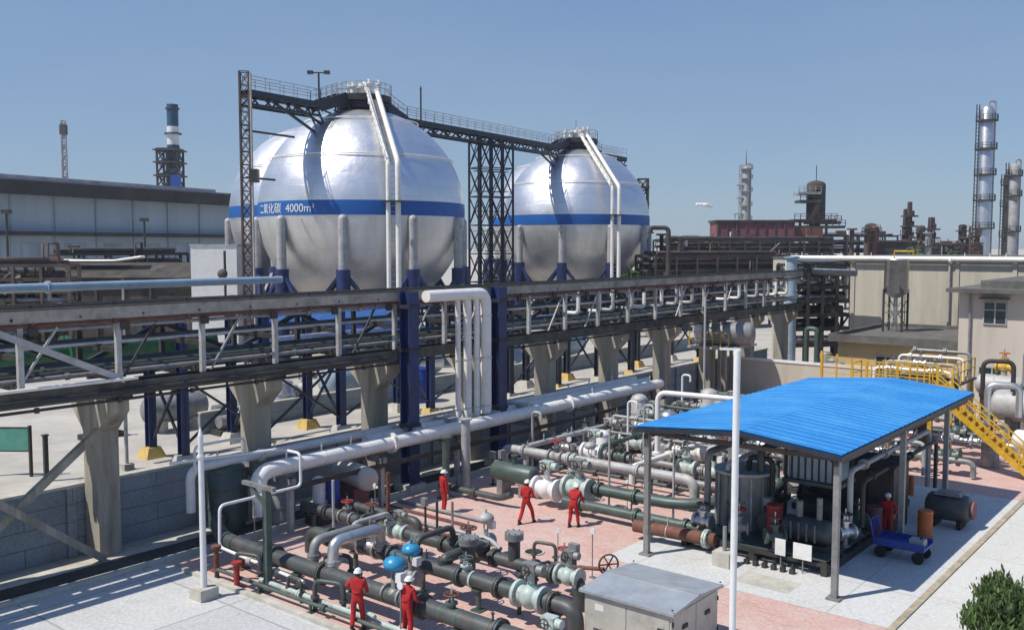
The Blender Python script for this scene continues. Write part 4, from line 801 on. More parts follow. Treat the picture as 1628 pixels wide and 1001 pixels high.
farrack('low far pipe rack ending below the tallest silver column', 1425, 1560, 188, 190, (8.4, 9.8, 10.9), 'fardark', PM, 4.2, 9)
farrack('grey pipe rack seen under the high white pipe left of the beige building', 1262, 1354, 81, 82, (2.2, 3.6, 4.8, 6.0, 7.2, 8.3, 9.1), 'blackiron', ['blackiron', 'greypipe', 'silver', 'farbrown', 'blackiron'], 1.3, 12, 3)
farrack('rusty brown pipe rack at the left picture edge in front of the warehouse', -70, 110, 88, 90, (4.0, 5.2, 6.4, 7.6, 8.9), 'farbrown', PM, 2.3, 21)
farrack('black pipe rack in front of the warehouse, left of the white box building', 90, 300, 112, 120, (6.2, 7.4, 8.6, 9.8), 'fardark', PM, 3.0, 22)
farrack('dark pipe rack behind the low dike wall left of the right tank', 770, 1045, 134, 134, (2.0, 3.4, 4.8, 6.0), 'fardark', PM, 4.4, 13)
farrack('dark low pipe rack behind the legs of the left tank', 330, 800, 112, 112, (2.0, 3.4, 4.8), 'fardark', PM, 4.4, 14)
for i, (px, D, z, s) in enumerate(((1062, 116, 13.0, 1), (1080, 120, 11.8, .8))):
    p = at(px, D); t = thing('gooseneck_pipe', '%s dark gooseneck pipe end rising right of the right spherical tank' % ('taller' if i == 0 else 'shorter'), 'pipe', p, 'W')
    mb = MB(); mb.tube([(p[0], p[1], 0), (p[0], p[1], z), (p[0]-2.2*s, p[1], z), (p[0]-2.2*s, p[1], z-.6)], .28, 10, .6); mb.build('pipe_run', 'fardark', t, fr='W'); mb = MB(); mb.cyl((p[0]-2.2*s, p[1], z-.7), (p[0]-2.2*s, p[1], z-.55), .42, 10); mb.build('flange', 'fardark', t, fr='W')
p = at(1184, 128); 
for i, (px, D, z0, z1, m, lb) in enumerate(((1443, 210, 0, 20.5, 'farbrown', 'taller thin mast with ragged platforms above the far pipes'), (1437, 212, 0, 19, 'fardark', 'slim dark mast just left of the ragged one'), (1478, 206, 0, 17, 'farbrown', 'short bushy-looking steel mast between the thin masts and the tallest column'))):
    p = at(px, D); t, P = lattice('mast', lb, p, z1, 1.1+.9*(i == 2), 1.1, 1.6, m, .22, .12, .2*i, 1, taper=.5)
    for z in ((.62, .74, .85) if i != 1 else (.8,)): mb = MB(); mb.box((p[0], p[1], z1*z), (3.2 if i != 1 else 1.6, 1.8, .35)); mb.box((p[0]+.3, p[1], z1*z+.7), (1.2, .9, 1.0)); mb.build('platform', m, t, fr='W')
for i, (px, D, z, L) in enumerate(((1505, 196, 11.2, 14), (1420, 186, 11.6, 9))):
    p = at(px, D); t = thing('roof_block', '%s dark flat-topped block among the far pipes' % ('right' if i == 0 else 'left'), 'building', p, 'W'); mb = MB(); mb.bb(p[0]-L/2, p[0]+L/2, D, D+4, 0, z); mb.build('wall', 'fardark', t, fr='W'); mb = MB(); mb.bb(p[0]-L/2-.3, p[0]+L/2+.3, D-.3, D+4.3, z, z+.35); mb.build('roof', 'farbrown', t, fr='W')
rnd = random.Random(31); SP = sorted([(rnd.uniform(1050, 1135), rnd.uniform(150, 175), rnd.uniform(11.5, 14)) for k in range(6)]+[(rnd.uniform(1300, 1550), rnd.uniform(172, 205), rnd.uniform(11.5, 15.5)) for k in range(17)])
for k, (px, D, h) in enumerate(SP):
    p = at(px, D); t = thing('far_stack', '%s from the left of the small rusty stacks and frames on the far right skyline' % ORDW(k+1), 'stack', p, 'W', group='small stacks on the far right skyline'); c_ = rnd.random(); m_ = rnd.choice(('farbrown', 'fardark', 'farsteel', 'rust', 'fardark'))
    mb = MB()
    if c_ < .4: mb.cyl(p, (p[0], p[1], h), rnd.uniform(.25, .7), 10); mb.cyl((p[0], p[1], h), (p[0], p[1], h+.3), .95, 10)
    elif c_ < .7:
        for d in (-.8, .8): mb.beam((p[0]+d, p[1], 0), (p[0]+d, p[1], h), .2)
        for z in range(5, int(h)): mb.beam((p[0]-.8, p[1], z), (p[0]+.8, p[1], z+.9), .12); mb.beam((p[0]-.8, p[1], z), (p[0]+.8, p[1], z), .12)
    else: mb.vess((p[0], p[1], h-3.2), (p[0], p[1], h-.6), rnd.uniform(.7, 1.1), 14); mb.beam((p[0], p[1], 0), (p[0], p[1], h-3), .5)
    mb.build('shaft', m_, t, fr='W')
    w_ = rnd.uniform(1.6, 3.2); z = h*rnd.uniform(.82, .93); mb = MB(); mb.box((p[0], p[1], z), (w_, 1.6, .22)); railing(mb, [(p[0]-w_/2, p[1]-.8, z+.1), (p[0]+w_/2, p[1]-.8, z+.1)], 1.0, .9, .05); mb.build('platform', 'fardark', t, fr='W')
# small cloud puff low in the sky
mb = MB(); cx_ = at(1118, 2200); rnd = random.Random(4)
for k in range(22): mb.ball((cx_[0]+rnd.gauss(0, 7), 2200+rnd.uniform(-6, 6), 106+rnd.gauss(0, 1.6)), rnd.uniform(2.5, 6), 18, 12, (1.2, 1, .75))
tag(mb.build('cloud', 'cloud', None, (cx_[0], 2200, 106), 'W'), 'tiny white cloud puff low in the sky right of the right tank', 'cloud', None, 'structure')
# ================================================================== FOLIAGE
def leaves(mb, c, rad, n, size, rnd, shape='ellipsoid', clumps=14):
    C = []
    for k in range(clumps):
        while True:
            p = Vector((rnd.uniform(-1, 1), rnd.uniform(-1, 1), rnd.uniform(-1, 1)))
            if p.length < 1: break
        if shape == 'dome':
            a = rnd.uniform(0, 6.283); zz = rnd.random()**.8; rr = math.sqrt(max(0, 1-zz*zz))*rnd.uniform(.7, 1.05); p = Vector((rr*math.cos(a), rr*math.sin(a), zz*2-1+rnd.uniform(-.1, .15)))
        if shape == 'cone':
            zz = rnd.random()**1.1; rr = (1-zz)*rnd.uniform(.35, 1)+.06; a = rnd.uniform(0, 6.283); p = Vector((rr*math.cos(a), rr*math.sin(a), zz*2-1))
        C.append(Vector((p.x*rad[0], p.y*rad[1], p.z*rad[2]))*.85)
    V = []; F = []
    for i in range(n):
        q = rnd.choice(C); s = rnd.gauss(0, .16)*rad[0]; p = q+Vector((rnd.gauss(0, .16)*rad[0], rnd.gauss(0, .16)*rad[1], rnd.gauss(0, .12)*rad[2]))
        if shape in ('cone', 'dome'): d = Vector((rnd.gauss(0, .35), rnd.gauss(0, .35), 1))
        else: d = Vector((rnd.gauss(0, 1), rnd.gauss(0, 1), rnd.gauss(0, 1)))
        d.normalize(); e = d.orthogonal().normalized(); e.rotate(Matrix.Rotation(rnd.uniform(0, 6.28), 3, d)); L = size*rnd.choice((.5, .7, 1, 1.3, 2.0)); wd = L*(.28 if shape != 'ellipsoid' else .5)
        b = Vector(c)+p; o = len(V); V += [b-e*wd*.4, b+e*wd*.4, b+d*L*.6+e*wd*.5, b+d*L, b+d*L*.6-e*wd*.5]; F.append((o, o+1, o+2, o+3, o+4))
    mb.add(V, F)
def bush(lb, p, rad, n, size, m, seed, name='bush', shape='ellipsoid', clumps=14, fr='W', cat='bush', trunk=.08):
    rnd = random.Random(seed); t = thing(name, lb, cat, p, fr); c = (p[0], p[1], rad[2]+p[2]+.1)
    mb = MB(); leaves(mb, c, rad, n, size, rnd, shape, clumps); mb.build('crown', m, t, fr=fr)
    mb = MB(); mb.cone(p, (p[0], p[1], p[2]+rad[2]*1.5), trunk, trunk*.3, 8)
    for k in range(16): a = rnd.uniform(0, 6.28); z = rad[2]*rnd.uniform(.2, 1.3); mb.cone((p[0], p[1], p[2]+z), (p[0]+math.cos(a)*rad[0]*.6, p[1]+math.sin(a)*rad[1]*.6, p[2]+z+rad[2]*.35), trunk*.45, trunk*.1, 6)
    mb.build('trunk', 'bark', t, fr=fr); return t
bush('dark green juniper bush at the lower right corner of the picture', (*at(1612, 23.8)[:2], 0), (.9, .88, .98), 24000, .11, 'leaf', 5, 'juniper_bush', 'dome', 60, trunk=.09)
for i, (px, D, r, h, lb, m) in enumerate(((1546, 150, 4.6, 10.4, 'green treetop showing behind the beige building under the tallest column', 'leafpale'), (1446, 150, 3.2, 11.2, 'yellowish green treetop left of the tallest column, above the beige roof', 'leafpale'), (1500, 158, 3, 10.6, 'small green treetop between the yellowish one and the tallest column', 'leafpale'),
        (20, 90, 4.2, 9.0, 'brown-green bush at the left picture edge before the rusty shed', 'brownleaf'), (62, 92, 3.4, 8.2, 'brown-green bush a little in from the left picture edge', 'brownleaf'), (1012, 112, 1.4, 8.6, 'small dark green tree at the foot of the right spherical tank', 'leaf'))):
    bush(lb, (*at(px, D)[:2], 0), (r, r*.8, h/2), 2600, .42, m, 20+i, 'tree', 'ellipsoid', 22, trunk=.25, cat='tree')
# ================================================================== BEIGE BUILDINGS (plant axes)
def facebox(t, name, m, v0, v1, u0, u1, z0, z1): mb = MB(); mb.bb(v0, v1, u0, u1, z0, z1); return mb.build(name, m, t)
def window(t, v, u, z, w_, h, mull=1):
    f = MB(); th = .07
    f.bb(v-w_/2-th, v+w_/2+th, u-.06, u+.0, z+h/2, z+h/2+th); f.bb(v-w_/2-th, v+w_/2+th, u-.1, u+.0, z-h/2-th, z-h/2); f.bb(v-w_/2-th, v-w_/2, u-.06, u, z-h/2, z+h/2); f.bb(v+w_/2, v+w_/2+th, u-.06, u, z-h/2, z+h/2)
    for k in range(mull): x = v-w_/2+w_*(k+1)/(mull+1); f.bb(x-.04, x+.04, u-.055, u-.02, z-h/2, z+h/2)
    f.bb(v-w_/2, v+w_/2, u-.05, u-.02, z+h*.12, z+h*.12+.06)
    fr = f.build('window', 'lightsteel', t); g = MB(); g.bb(v-w_/2, v+w_/2, u-.018, u-.004, z-h/2, z+h/2); g.build('pane', 'glass', fr)
t = thing('beige_building', 'large beige building with a stained wall and flat roof behind the silver hopper', 'building', (-20, 82, 0))
facebox(t, 'wall', 'tanwall', -29.0, 14, 82, 96, 0, 9.75); facebox(t, 'roof', 'roofdark', -29.25, 14.3, 81.7, 96.3, 9.75, 9.93)
for k in range(10): facebox(t, 'wall_rib', 'tanwall', -28.9+k*4.2, -28.6+k*4.2, 81.9, 81.999, 0, 9.7)
facebox(t, 'rain_gutter', 'lightsteel', -29.1, 14, 81.5, 81.69, 9.55, 9.74)
mb = MB(); mb.cyl((-20.9, 81.8, 0), (-20.9, 81.8, 9.6), .09); mb.build('drain_pipe', 'lightsteel', t)
for v in (-11, -4, 3): window(t, v, 82, 3.2, 1.6, 1.5)
t = thing('low_annex', 'low yellowish annex with a dark flat roof below the silver hopper', 'building', (-20.5, 68, 0))
facebox(t, 'wall', 'yelwall', -24.9, -15.9, 68.3, 80, 0, 3.85); facebox(t, 'roof', 'roofdark', -25.4, -15.4, 67.6, 80.4, 3.85, 4.12)
mb = MB()
for a_, b_, c_, d_ in ((-25.4, -15.4, 67.6, 67.8), (-25.4, -15.4, 80.2, 80.4), (-25.4, -25.2, 67.8, 80.2)): mb.bb(a_, b_, c_, d_, 4.12, 4.4)
mb.build('parapet', 'roofdark', t)
facebox(t, 'door', 'yellow', -24.2, -23.2, 68.22, 68.299, 0, 2.1)
for v in (-21.5, -18.5): window(t, v, 68.3, 2.3, 1.3, 1.2)
t = thing('pale_building', 'pale beige two-storey building with a small dark window at the right edge', 'building', (-10, 66.4, 0))
facebox(t, 'wall', 'palewall', -16.3, -1, 66.4, 79, 0, 7.75); facebox(t, 'roof', 'roofdark', -16.9, -.4, 65.4, 79.6, 7.75, 8.0); facebox(t, 'upper_parapet', 'roofdark', -15.2, -1, 67, 79, 8.0, 8.5)
facebox(t, 'cable_duct', 'lightsteel', -12.1, -12.0, 66.3, 66.399, 0, 7.7)
window(t, -14.15, 66.4, 6.45, 1.25, 1.35); window(t, -14.2, 66.4, 2.2, 1.5, 1.4); window(t, -9.5, 66.4, 6.45, 1.25, 1.35)
mb = MB(); mb.bb(-15.0, -13.3, 65.7, 66.39, 7.35, 7.42); mb.build('window_hood', 'roofdark', t)
mb = MB(); mb.cyl((-15.6, 66.25, 0), (-15.6, 66.25, 7.7), .07); mb.build('drain_pipe', 'greypipe', t)
# silver hopper on legs
hv, hu = w2p(*at(1425, 73.5)[:2])
t = thing('hopper_tank', 'silver cylindrical hopper on four legs standing on the dark annex roof', 'tank', (hv, hu, 4.13))
mb = MB(); pr = [(6.75, .3), (7.1, .86), (7.12, .9), (9.6, .9), (9.62, .96), (9.74, .96), (9.75, .02)]; mb.tube([(hv, hu, z) for z, _ in pr], [r for _, r in pr], 24); mb.build('shell', 'silver', t)
for sx in (-1, 1):
    for sy in (-1, 1): mb = MB(); mb.beam((hv+sx*.7, hu+sy*.7, 4.13), (hv+sx*.7, hu+sy*.7, 7.4), .14); mb.build('leg', 'blackiron', t)
mb = MB()
for s in (-.7, .7):
    mb.beam((hv-.7, hu+s, 4.3), (hv+.7, hu+s, 6.6), .06); mb.beam((hv+.7, hu+s, 4.3), (hv-.7, hu+s, 6.6), .06); mb.beam((hv-.7, hu+s, 5.6), (hv+.7, hu+s, 5.6), .09)
mb.build('bracing', 'greypipe', t)
mb = MB(); mb.cyl((hv, hu, 4.13), (hv, hu, 6.8), .16); mb.build('outlet_pipe', 'silver', t)
mb = MB(); mb.tube([(hv-.2, hu, 9.8), (hv-.2, hu, 10.35), (hv+1.2, hu, 10.35), (hv+1.2, hu, 9.93)], .06, 8); mb.build('top_handrail', 'yellow', t)
pipeline('tall blue-grey vent stack rising left of the high white pipe', [(-32.0, 76.5, 0), (-32.0, 76.5, 9.9)], .45, 'paleblue', 0, [((-32.0, 76.5, 9.8), Z1), ((-32.0, 76.5, 6.6), Z1)], name='vent_stack')
pipeline('long white pipe high up across the front of the beige building', [(-33.2, 78.5, 8.6), (-33.2, 78.5, 9.75), (6, 78.5, 9.72)], .2, 'whitepipe', .5, [((-20, 78.5, 9.63), X1), ((-10, 78.5, 9.66), X1)])
pipeline('second pale pipe just under the high white pipe left of the beige building', [(-32.6, 79.5, 8.6), (-27.6, 79.5, 8.5)], .28, 'greypipe', 0)
t = thing('cream_block', 'small cream-coloured tower block end behind the rack beside the vent stack', 'building', (-34.5, 80, 0))
facebox(t, 'wall', 'palewall', -35.2, -33.9, 80, 82, 0, 9.7); facebox(t, 'roof_edge', 'roofdark', -35.3, -33.8, 79.9, 82.1, 9.7, 9.8)
t = thing('aerial_cone', 'dark pointed vent cone on the edge of the dark annex roof', 'vent', (-16.3, 67.9, 4.41))
mb = MB(); mb.cone((-16.3, 67.9, 4.41), (-16.3, 67.9, 5.5), .38, .1, 12); mb.build('cone', 'fardark', t); mb = MB(); mb.cone((-16.3, 67.9, 5.5), (-16.3, 67.9, 7.1), .06, .02, 8); mb.build('spike', 'rust', t)
# white low wall and yellow plinths right of the rack
t = thing('white_parapet_wall', 'low whitewashed wall end left of the blue canopy roof corner', 'wall', (-27.5, 63, 0))
facebox(t, 'wall_panel', 'tanwall', -31, -20.5, 63, 63.25, 0, 2.6); facebox(t, 'coping', 'whitepaint', -31.05, -20.45, 62.94, 63.31, 2.6, 2.75)
# ================================================================== BLUE CANOPY
CV0, CV1, CR, CU0, CU1, CE, CZ = -17.05, -9.85, -13.1, 27.5, 43.0, 4.52, 4.86
t = thing('canopy', 'large open shelter with a bright blue corrugated gable roof on grey posts', 'canopy', (CR, CU0, 0))
mb = MB(); pr = []; n = int((CU1-CU0)/.5)
for k in range(n):
    u = CU0+.5*k
    for du, dz in ((0, 0), (.40, 0), (.42, .018), (.48, .018)): pr.append((u+du, dz))
pr.append((CU1, 0)); V = []; F = []
for u, dz in pr:
    for v, z in ((CV0, CE), (CR, CZ), (CV1, CE)):
        V.append((v, u, z+dz+.03)); 
for i in range(len(pr)-1):
    for k in range(2): F.append((i*3+k, i*3+k+1, i*3+k+4, i*3+k+3))
mb.add(V, F); o = len(V); V2 = [(v, u, z-.045) for v, u, z in V]; mb.add(V2, [f[::-1] for f in F])
mb.build('roof_sheet', 'roofblue', t)
mb = MB()
for u in (CU0+.02, CU1-.02): mb.beam((CV0, u, CE-.1), (CR, u, CZ-.1), .05, .15); mb.beam((CR, u, CZ-.1), (CV1, u, CE-.1), .05, .15)
for v in (CV0+.02, CV1-.02): mb.beam((v, CU0, CE-.1), (v, CU1, CE-.1), .05, .16)
mb.build('fascia', 'navydark', t)
for u in (27.9, 34.3, 39.9):
    for v in (-16.7, -10.1):
        mb = MB(); mb.bb(v-.09, v+.09, u-.09, u+.09, 0.02, CE-.1); g = mb.build('post', 'greypipe', t); mb = MB(); mb.box((v, u, .05), (.42, .42, .06)); mb.build('base_plate', 'greypipe', g)
    mb = MB(); mb.beam((-16.7, u, CE-.2), (-10.1, u, CE-.2), .1, .14); mb.beam((-16.7, u, CE-.17), (CR, u, CZ-.15), .08, .12); mb.beam((CR, u, CZ-.15), (-10.1, u, CE-.17), .08, .12)
    for k in range(5): v = -15.9+k*1.4; mb.beam((v, u, CE-.2), (v, u, CZ-.15-abs(v-CR)*.18), .05)
    mb.build('roof_truss', 'farbrown', t)
mb = MB()
for k in range(8): v = CV0+.25+k*.96; z = CZ-.1-abs(v-CR)*(CZ-CE)/3.6; mb.beam((v, CU0+.1, z), (v, CU1-.1, z), .06, .1)
for v in (-16.7, -10.1): mb.beam((v, CU0+.2, CE-.32), (v, CU1-.2, CE-.32), .1, .14)
mb.build('purlins', 'farbrown', t)
# concrete plinths of the pad
t = thing('pedestal', 'small concrete pedestal with a short post at the left corner of the canopy pad', 'pedestal', (-14.1, 28.6, .02))
mb = MB(); mb.box((-14.1, 28.6, .27), (.62, .62, .5)); mb.build('block', 'curb', t); mb = MB(); mb.cyl((-14.1, 28.6, .52), (-14.1, 28.6, 1.35), .07); mb.build('stub_post', 'greypipe', t)
# ================================================================== VALVES
class Proto:
    def __init__(s, fn): s.t = fn(); s.used = False; index_children(s.t)
    def put(s, loc, label, rz=0, scale=1, group=None):
        if not s.used:
            s.used = True; t = s.t; t.location = W(loc); t.rotation_euler = (0, 0, A+rz); t.scale = (scale,)*3; t['label'] = label
            if group: t['group'] = group
            return t
        t = dup(s.t, loc, label, rz, 'P', scale, group); return t
def gate(body, wheel, wr=.26, hgt=.75, fl=None, rim=True):
    def f():
        t = thing('gate_valve', 'x', 'valve', (0, 0, 0))
        mb = MB(); mb.ball((0, 0, 0), .27, 16, 10, (1, .85, 1)); mb.cyl((-.36, 0, 0), (.36, 0, 0), .2); mb.build('body', body, t)
        for x in (-.36, .36):
            mb = MB(); mb.cyl((x-.045, 0, 0), (x+.045, 0, 0), .32, 18)
            mb.build('flange', fl or body, t)
        mb = MB(); mb.cyl((0, 0, .2), (0, 0, .42), .15); mb.cyl((0, 0, .42), (0, 0, .48), .22); mb.beam((-.1, 0, .48), (-.05, 0, hgt), .05); mb.beam((.1, 0, .48), (.05, 0, hgt), .05); mb.build('bonnet', body, t)
        mb = MB(); mb.cyl((0, 0, .4), (0, 0, hgt+.22), .03, 8); mb.build('stem', 'silver', t)
        mb = MB(); mb.torus((0, 0, hgt), Z1, wr, .028, 20, 6)
        for a in (0, 1.05, 2.1): mb.beam((-wr*math.cos(a), -wr*math.sin(a), hgt), (wr*math.cos(a), wr*math.sin(a), hgt), .035)
        mb.build('handwheel', wheel, t); return t
    return f
def actuator(body, top, box='whitepaint'):
    def f():
        t = thing('control_valve', 'x', 'valve', (0, 0, 0))
        mb = MB(); mb.ball((0, 0, 0), .26, 16, 10); mb.cyl((-.34, 0, 0), (.34, 0, 0), .19); mb.build('body', body, t)
        for x in (-.34, .34): mb = MB(); mb.cyl((x-.04, 0, 0), (x+.04, 0, 0), .31, 18); mb.build('flange', body, t)
        mb = MB(); mb.cyl((0, 0, .2), (0, 0, .5), .11); mb.beam((-.12, 0, .45), (-.12, 0, .85), .05); mb.beam((.12, 0, .45), (.12, 0, .85), .05); mb.build('yoke', body, t)
        mb = MB(); pr = [(.82, .14), (.86, .3), (.98, .36), (1.06, .36), (1.18, .28), (1.26, .1)]; mb.tube([(0, 0, z) for z, _ in pr], [r for _, r in pr], 20); mb.build('diaphragm_head', top, t)
        mb = MB(); mb.box((.34, -.05, .66), (.24, .26, .32)); mb.build('positioner_box', box, t)
        mb = MB(); mb.cyl((0, 0, 1.24), (0, 0, 1.42), .05, 8); mb.build('cap', top, t); return t
    return f
def motorvalve(body, box):
    def f():
        t = thing('ball_valve', 'x', 'valve', (0, 0, 0))
        mb = MB(); mb.ball((0, 0, 0), .34, 18, 12, (.9, 1, 1)); mb.cyl((-.4, 0, 0), (.4, 0, 0), .25, 18); mb.build('body', body, t)
        for x in (-.42, .42):
            mb = MB(); mb.cyl((x-.05, 0, 0), (x+.05, 0, 0), .37, 20); mb.build('flange', body, t)
        mb = MB(); mb.cyl((0, 0, .3), (0, 0, .62), .1); mb.build('stem_housing', body, t)
        mb = MB(); mb.box((0, 0, .78), (.42, .3, .3)); mb.cyl((.2, 0, .78), (.42, 0, .78), .13); mb.build('actuator', box, t)
        mb = MB(); mb.torus((0, -.26, .78), Y1, .14, .02, 16, 6); mb.beam((-.14, -.26, .78), (.14, -.26, .78), .02); mb.beam((0, -.26, .64), (0, -.26, .92), .02); mb.build('handwheel', 'blackiron', t); return t
    return f
PR = dict(mintgreen=Proto(gate('mint', 'greenpipe')), teal=Proto(gate('greenpipe', 'rust')), grey=Proto(gate('greypipe', 'red')), silver=Proto(gate('silver', 'blackiron')), blue=Proto(actuator('greypipe', 'blue')), ctl=Proto(actuator('mint', 'lightsteel')), mv=Proto(motorvalve('mint', 'greypipe')), mvd=Proto(motorvalve('greenpipe', 'lightsteel')), white=Proto(motorvalve('whitepaint', 'mint')))
# ================================================================== FRONT SKID (three thick dark pipes)
pipeline('front thick dark pipe of the three running toward the grey cabinet', [(-31.0, 20.6, .35), (-29.6, 19.3, .8), (-27.6, 18.15, .8), (-12.2, 18.15, .8)], .25, 'darkpipe', 1.2,
    [((-24.9, 18.15, .8), X1), ((-24.6, 18.15, .8), X1), ((-22.2, 18.15, .8), X1), ((-18.3, 18.15, .8), X1), ((-18.0, 18.15, .8), X1), ((-15.2, 18.15, .8), X1), ((-13.2, 18.15, .8), X1)], name='thick_pipe', group='thick dark pipes of the front yard')
pipeline('middle thick dark pipe of the three running toward the grey cabinet', [(-25.6, 20.4, .2), (-25.6, 20.4, .9), (-14.4, 20.4, .9), (-14.4, 20.4, .1)], .225, 'darkpipe', .5,
    [((-24.6, 20.4, .9), X1), ((-21.6, 20.4, .9), X1), ((-18.6, 20.4, .9), X1), ((-17.1, 20.4, .9), X1), ((-15.2, 20.4, .9), X1)], name='thick_pipe', group='thick dark pipes of the front yard')
pipeline('rear thick dark pipe of the three in front of the red paving', [(-28.4, 22.3, .9), (-15.6, 22.3, .9), (-15.6, 22.3, .15)], .2, 'darkpipe', .45,
    [((-27, 22.3, .9), X1), ((-24.4, 22.3, .9), X1), ((-21.1, 22.3, .9), X1), ((-18.9, 22.3, .9), X1), ((-16.6, 22.3, .9), X1), ((-17.3, 22.3, .9), X1)], name='thick_pipe', group='thick dark pipes of the front yard')
pipeline('dark pipe behind the rear thick one, left of the standing worker', [(-29.5, 24.0, .7), (-24.0, 24.0, .7), (-24.0, 24.0, .1)], .17, 'darkpipe', .4, [((-27.6, 24, .7), X1), ((-25.6, 24, .7), X1)], name='dark_pipe')
# supports
k = 0
for u, z, r, vs_ in ((18.15, .8, .25, (-26.4, -23.4, -20.8, -16.6, -14)), (20.4, .9, .225, (-23.3, -20.2, -17.9, -15.0)), (22.3, .9, .2, (-27.8, -25.4, -22.4, -19.8, -17.8)), (24.0, .7, .17, (-28.6, -26.6))):
    for v in vs_:
        row = {18.15: 'front', 20.4: 'middle', 22.3: 'rear', 24.0: 'rearmost'}[u]; i = vs_.index(v)
        t = thing('pipe_support', '%s short steel support from the left under the %s dark pipe' % (ORD[i], row), 'pipe support', (v, u, 0), group='supports under the dark yard pipes')
        mm = 'rust' if (u == 18.15 and i == 0) else 'greenpipe'
        mb = MB(); mb.cyl((v, u, .03), (v, u, z-r-.05), .08, 10); mb.build('stub', mm, t); mb = MB(); mb.box((v, u, .03), (.36, .36, .05)); mb.build('foot', mm, t); mb = MB(); mb.box((v, u, z-r-.02), (.3, .34, .06)); mb.build('saddle', mm, t)
# branches, arches, stubs with caps
def arch(lb, p0, p1, h, r, m, name='pipe_arch'): pipeline(lb, [p0, (p0[0], p0[1], h), (p1[0], p1[1], h), p1], r, m, .35, [((p0[0], p0[1], p0[2]+.18), Z1), ((p1[0], p1[1], p1[2]+.18), Z1)], name=name, cat='pipe')
arch('left pale grey arched pipe linking the front and middle dark pipes', (-22.9, 18.35, .95), (-22.9, 20.3, 1.0), 1.6, .15, 'greypipe')
arch('right pale grey arched pipe with a silver cover linking the front and middle dark pipes', (-22.0, 18.35, .95), (-22.0, 20.3, 1.0), 1.75, .17, 'silver')
arch('thin arch between the middle and rear dark pipes beside the blue valves', (-20.6, 20.55, 1.0), (-20.6, 22.2, 1.0), 1.6, .1, 'darkpipe')
arch('slim pale arch between the middle and rear dark pipes left of the arches', (-23.6, 20.55, 1.0), (-23.6, 22.2, 1.0), 1.5, .09, 'lightsteel')
arch('dark link pipe between middle and rear dark pipes near the mushroom caps', (-19.35, 20.5, 1.0), (-19.35, 22.2, 1.0), 1.25, .17, 'darkpipe')
for i, (v, u, z, h, r, lb) in enumerate(((-18.1, 22.3, 1.0, .75, .24, 'capped dark pipe stub standing on the rear thick pipe'), (-19.1, 21.3, .9, .75, .26, 'capped dark pipe stub standing between middle and rear thick pipes'))):
    t = thing('capped_stub', lb, 'pipe', (v, u, z)); mb = MB(); mb.cyl((v, u, z), (v, u, z+h), r*.8, 16); mb.build('pipe_run', 'darkpipe', t)
    mb = MB(); mb.cyl((v, u, z+h-.1), (v, u, z+h), r*1.25, 18); mb.cyl((v, u, z+h+.01), (v, u, z+h+.11), r*1.25, 18)
    for k in range(8): a = k*math.pi/4; mb.cyl((v+r*1.08*math.cos(a), u+r*1.08*math.sin(a), z+h+.1), (v+r*1.08*math.cos(a), u+r*1.08*math.sin(a), z+h+.16), .025, 6)
    mb.build('blind_flange', 'greypipe', t)
G1 = 'valves of the front pipe yard'
for key, loc, rz, s, lb in (('blue', (-20.05, 19.75, .75), 0, .8, 'rear one of two control valves with round blue heads'), ('blue', (-19.1, 18.15, .85), 0, .9, 'front one of two control valves with round blue heads, between the two front workers'),
        ('mv', (-15.95, 20.4, .9), 0, 1.05, 'large pale green valve on the middle dark pipe near the cabinet'), ('mv', (-16.0, 22.3, .95), 0, .85, 'pale green valve on the rear dark pipe near the cabinet'), ('mv', (-23.2, 22.3, .9), 0, .8, 'pale green valve on the rear dark pipe left of the blue headed valves'),
        ('teal', (-20.0, 22.3, .9), 0, 1.0, 'teal handwheel valve on the rear dark pipe behind the blue headed valves'), ('silver', (-22.6, 20.4, .95), 0, 1.0, 'silver handwheel valve on the middle dark pipe by the arches'), ('mintgreen', (-18.4, 20.4, .9), 0, .8, 'pale green handwheel valve in the middle of the middle dark pipe'),
        ('teal', (-24.6, 22.3, .9), 0, .95, 'teal valve on the rear dark pipe above the arched pipes'), ('grey', (-25.9, 22.3, .9), 0, .8, 'grey valve with a red wheel at the left end of the rear dark pipe'), ('grey', (-16.9, 23.3, .75), R(90), .8, 'small grey valve with a red wheel standing on the red paving before the cabinet'),
        ('white', (-13.6, 18.15, .8), 0, .9, 'white valve on the front dark pipe at the bottom edge near the cabinet'), ('ctl', (-20.9, 24.2, .55), R(90), .8, 'pale round-headed valve at the edge of the red paving behind the arches'), ('teal', (-16.9, 18.15, .8), 0, .8, 'teal valve on the front dark pipe right of the second front worker')):
    PR[key].put(loc, lb, rz, s, G1)
t = thing('handwheel_stand', 'upright red-rimmed handwheel on a stand behind the grey cabinet', 'handwheel', (-15.2, 23.1, 0))
mb = MB(); mb.cyl((-15.2, 23.1, 0), (-15.2, 23.1, 1.05), .06); mb.box((-15.2, 23.1, .04), (.35, .35, .08)); mb.build('stand', 'greypipe', t)
mb = MB(); mb.torus((-15.1, 23.05, 1.3), (.8, -.6, 0), .3, .03, 24, 6)
for a in (0, 1.05, 2.1): c_, s_ = math.cos(a)*.3, math.sin(a)*.3; mb.beam((-15.1-.6*c_, 23.05-.8*c_, 1.3+s_), (-15.1+.6*c_, 23.05+.8*c_, 1.3-s_), .035)
mb.build('wheel', 'rust', t)
pipeline('thin pinkish rusty pipe between the two handwheels behind the cabinet', [(-16.9, 23.1, .85), (-15.3, 23.1, 1.1)], .06, 'rust', 0, name='thin_pipe')
pipeline('thin pale pipe lying over the left end of the rear dark pipe toward the caps', [(-21.6, 22.9, 1.2), (-19.6, 22.9, 1.2), (-18.9, 22.6, 1.1)], .07, 'lightsteel', .2, name='thin_pipe')
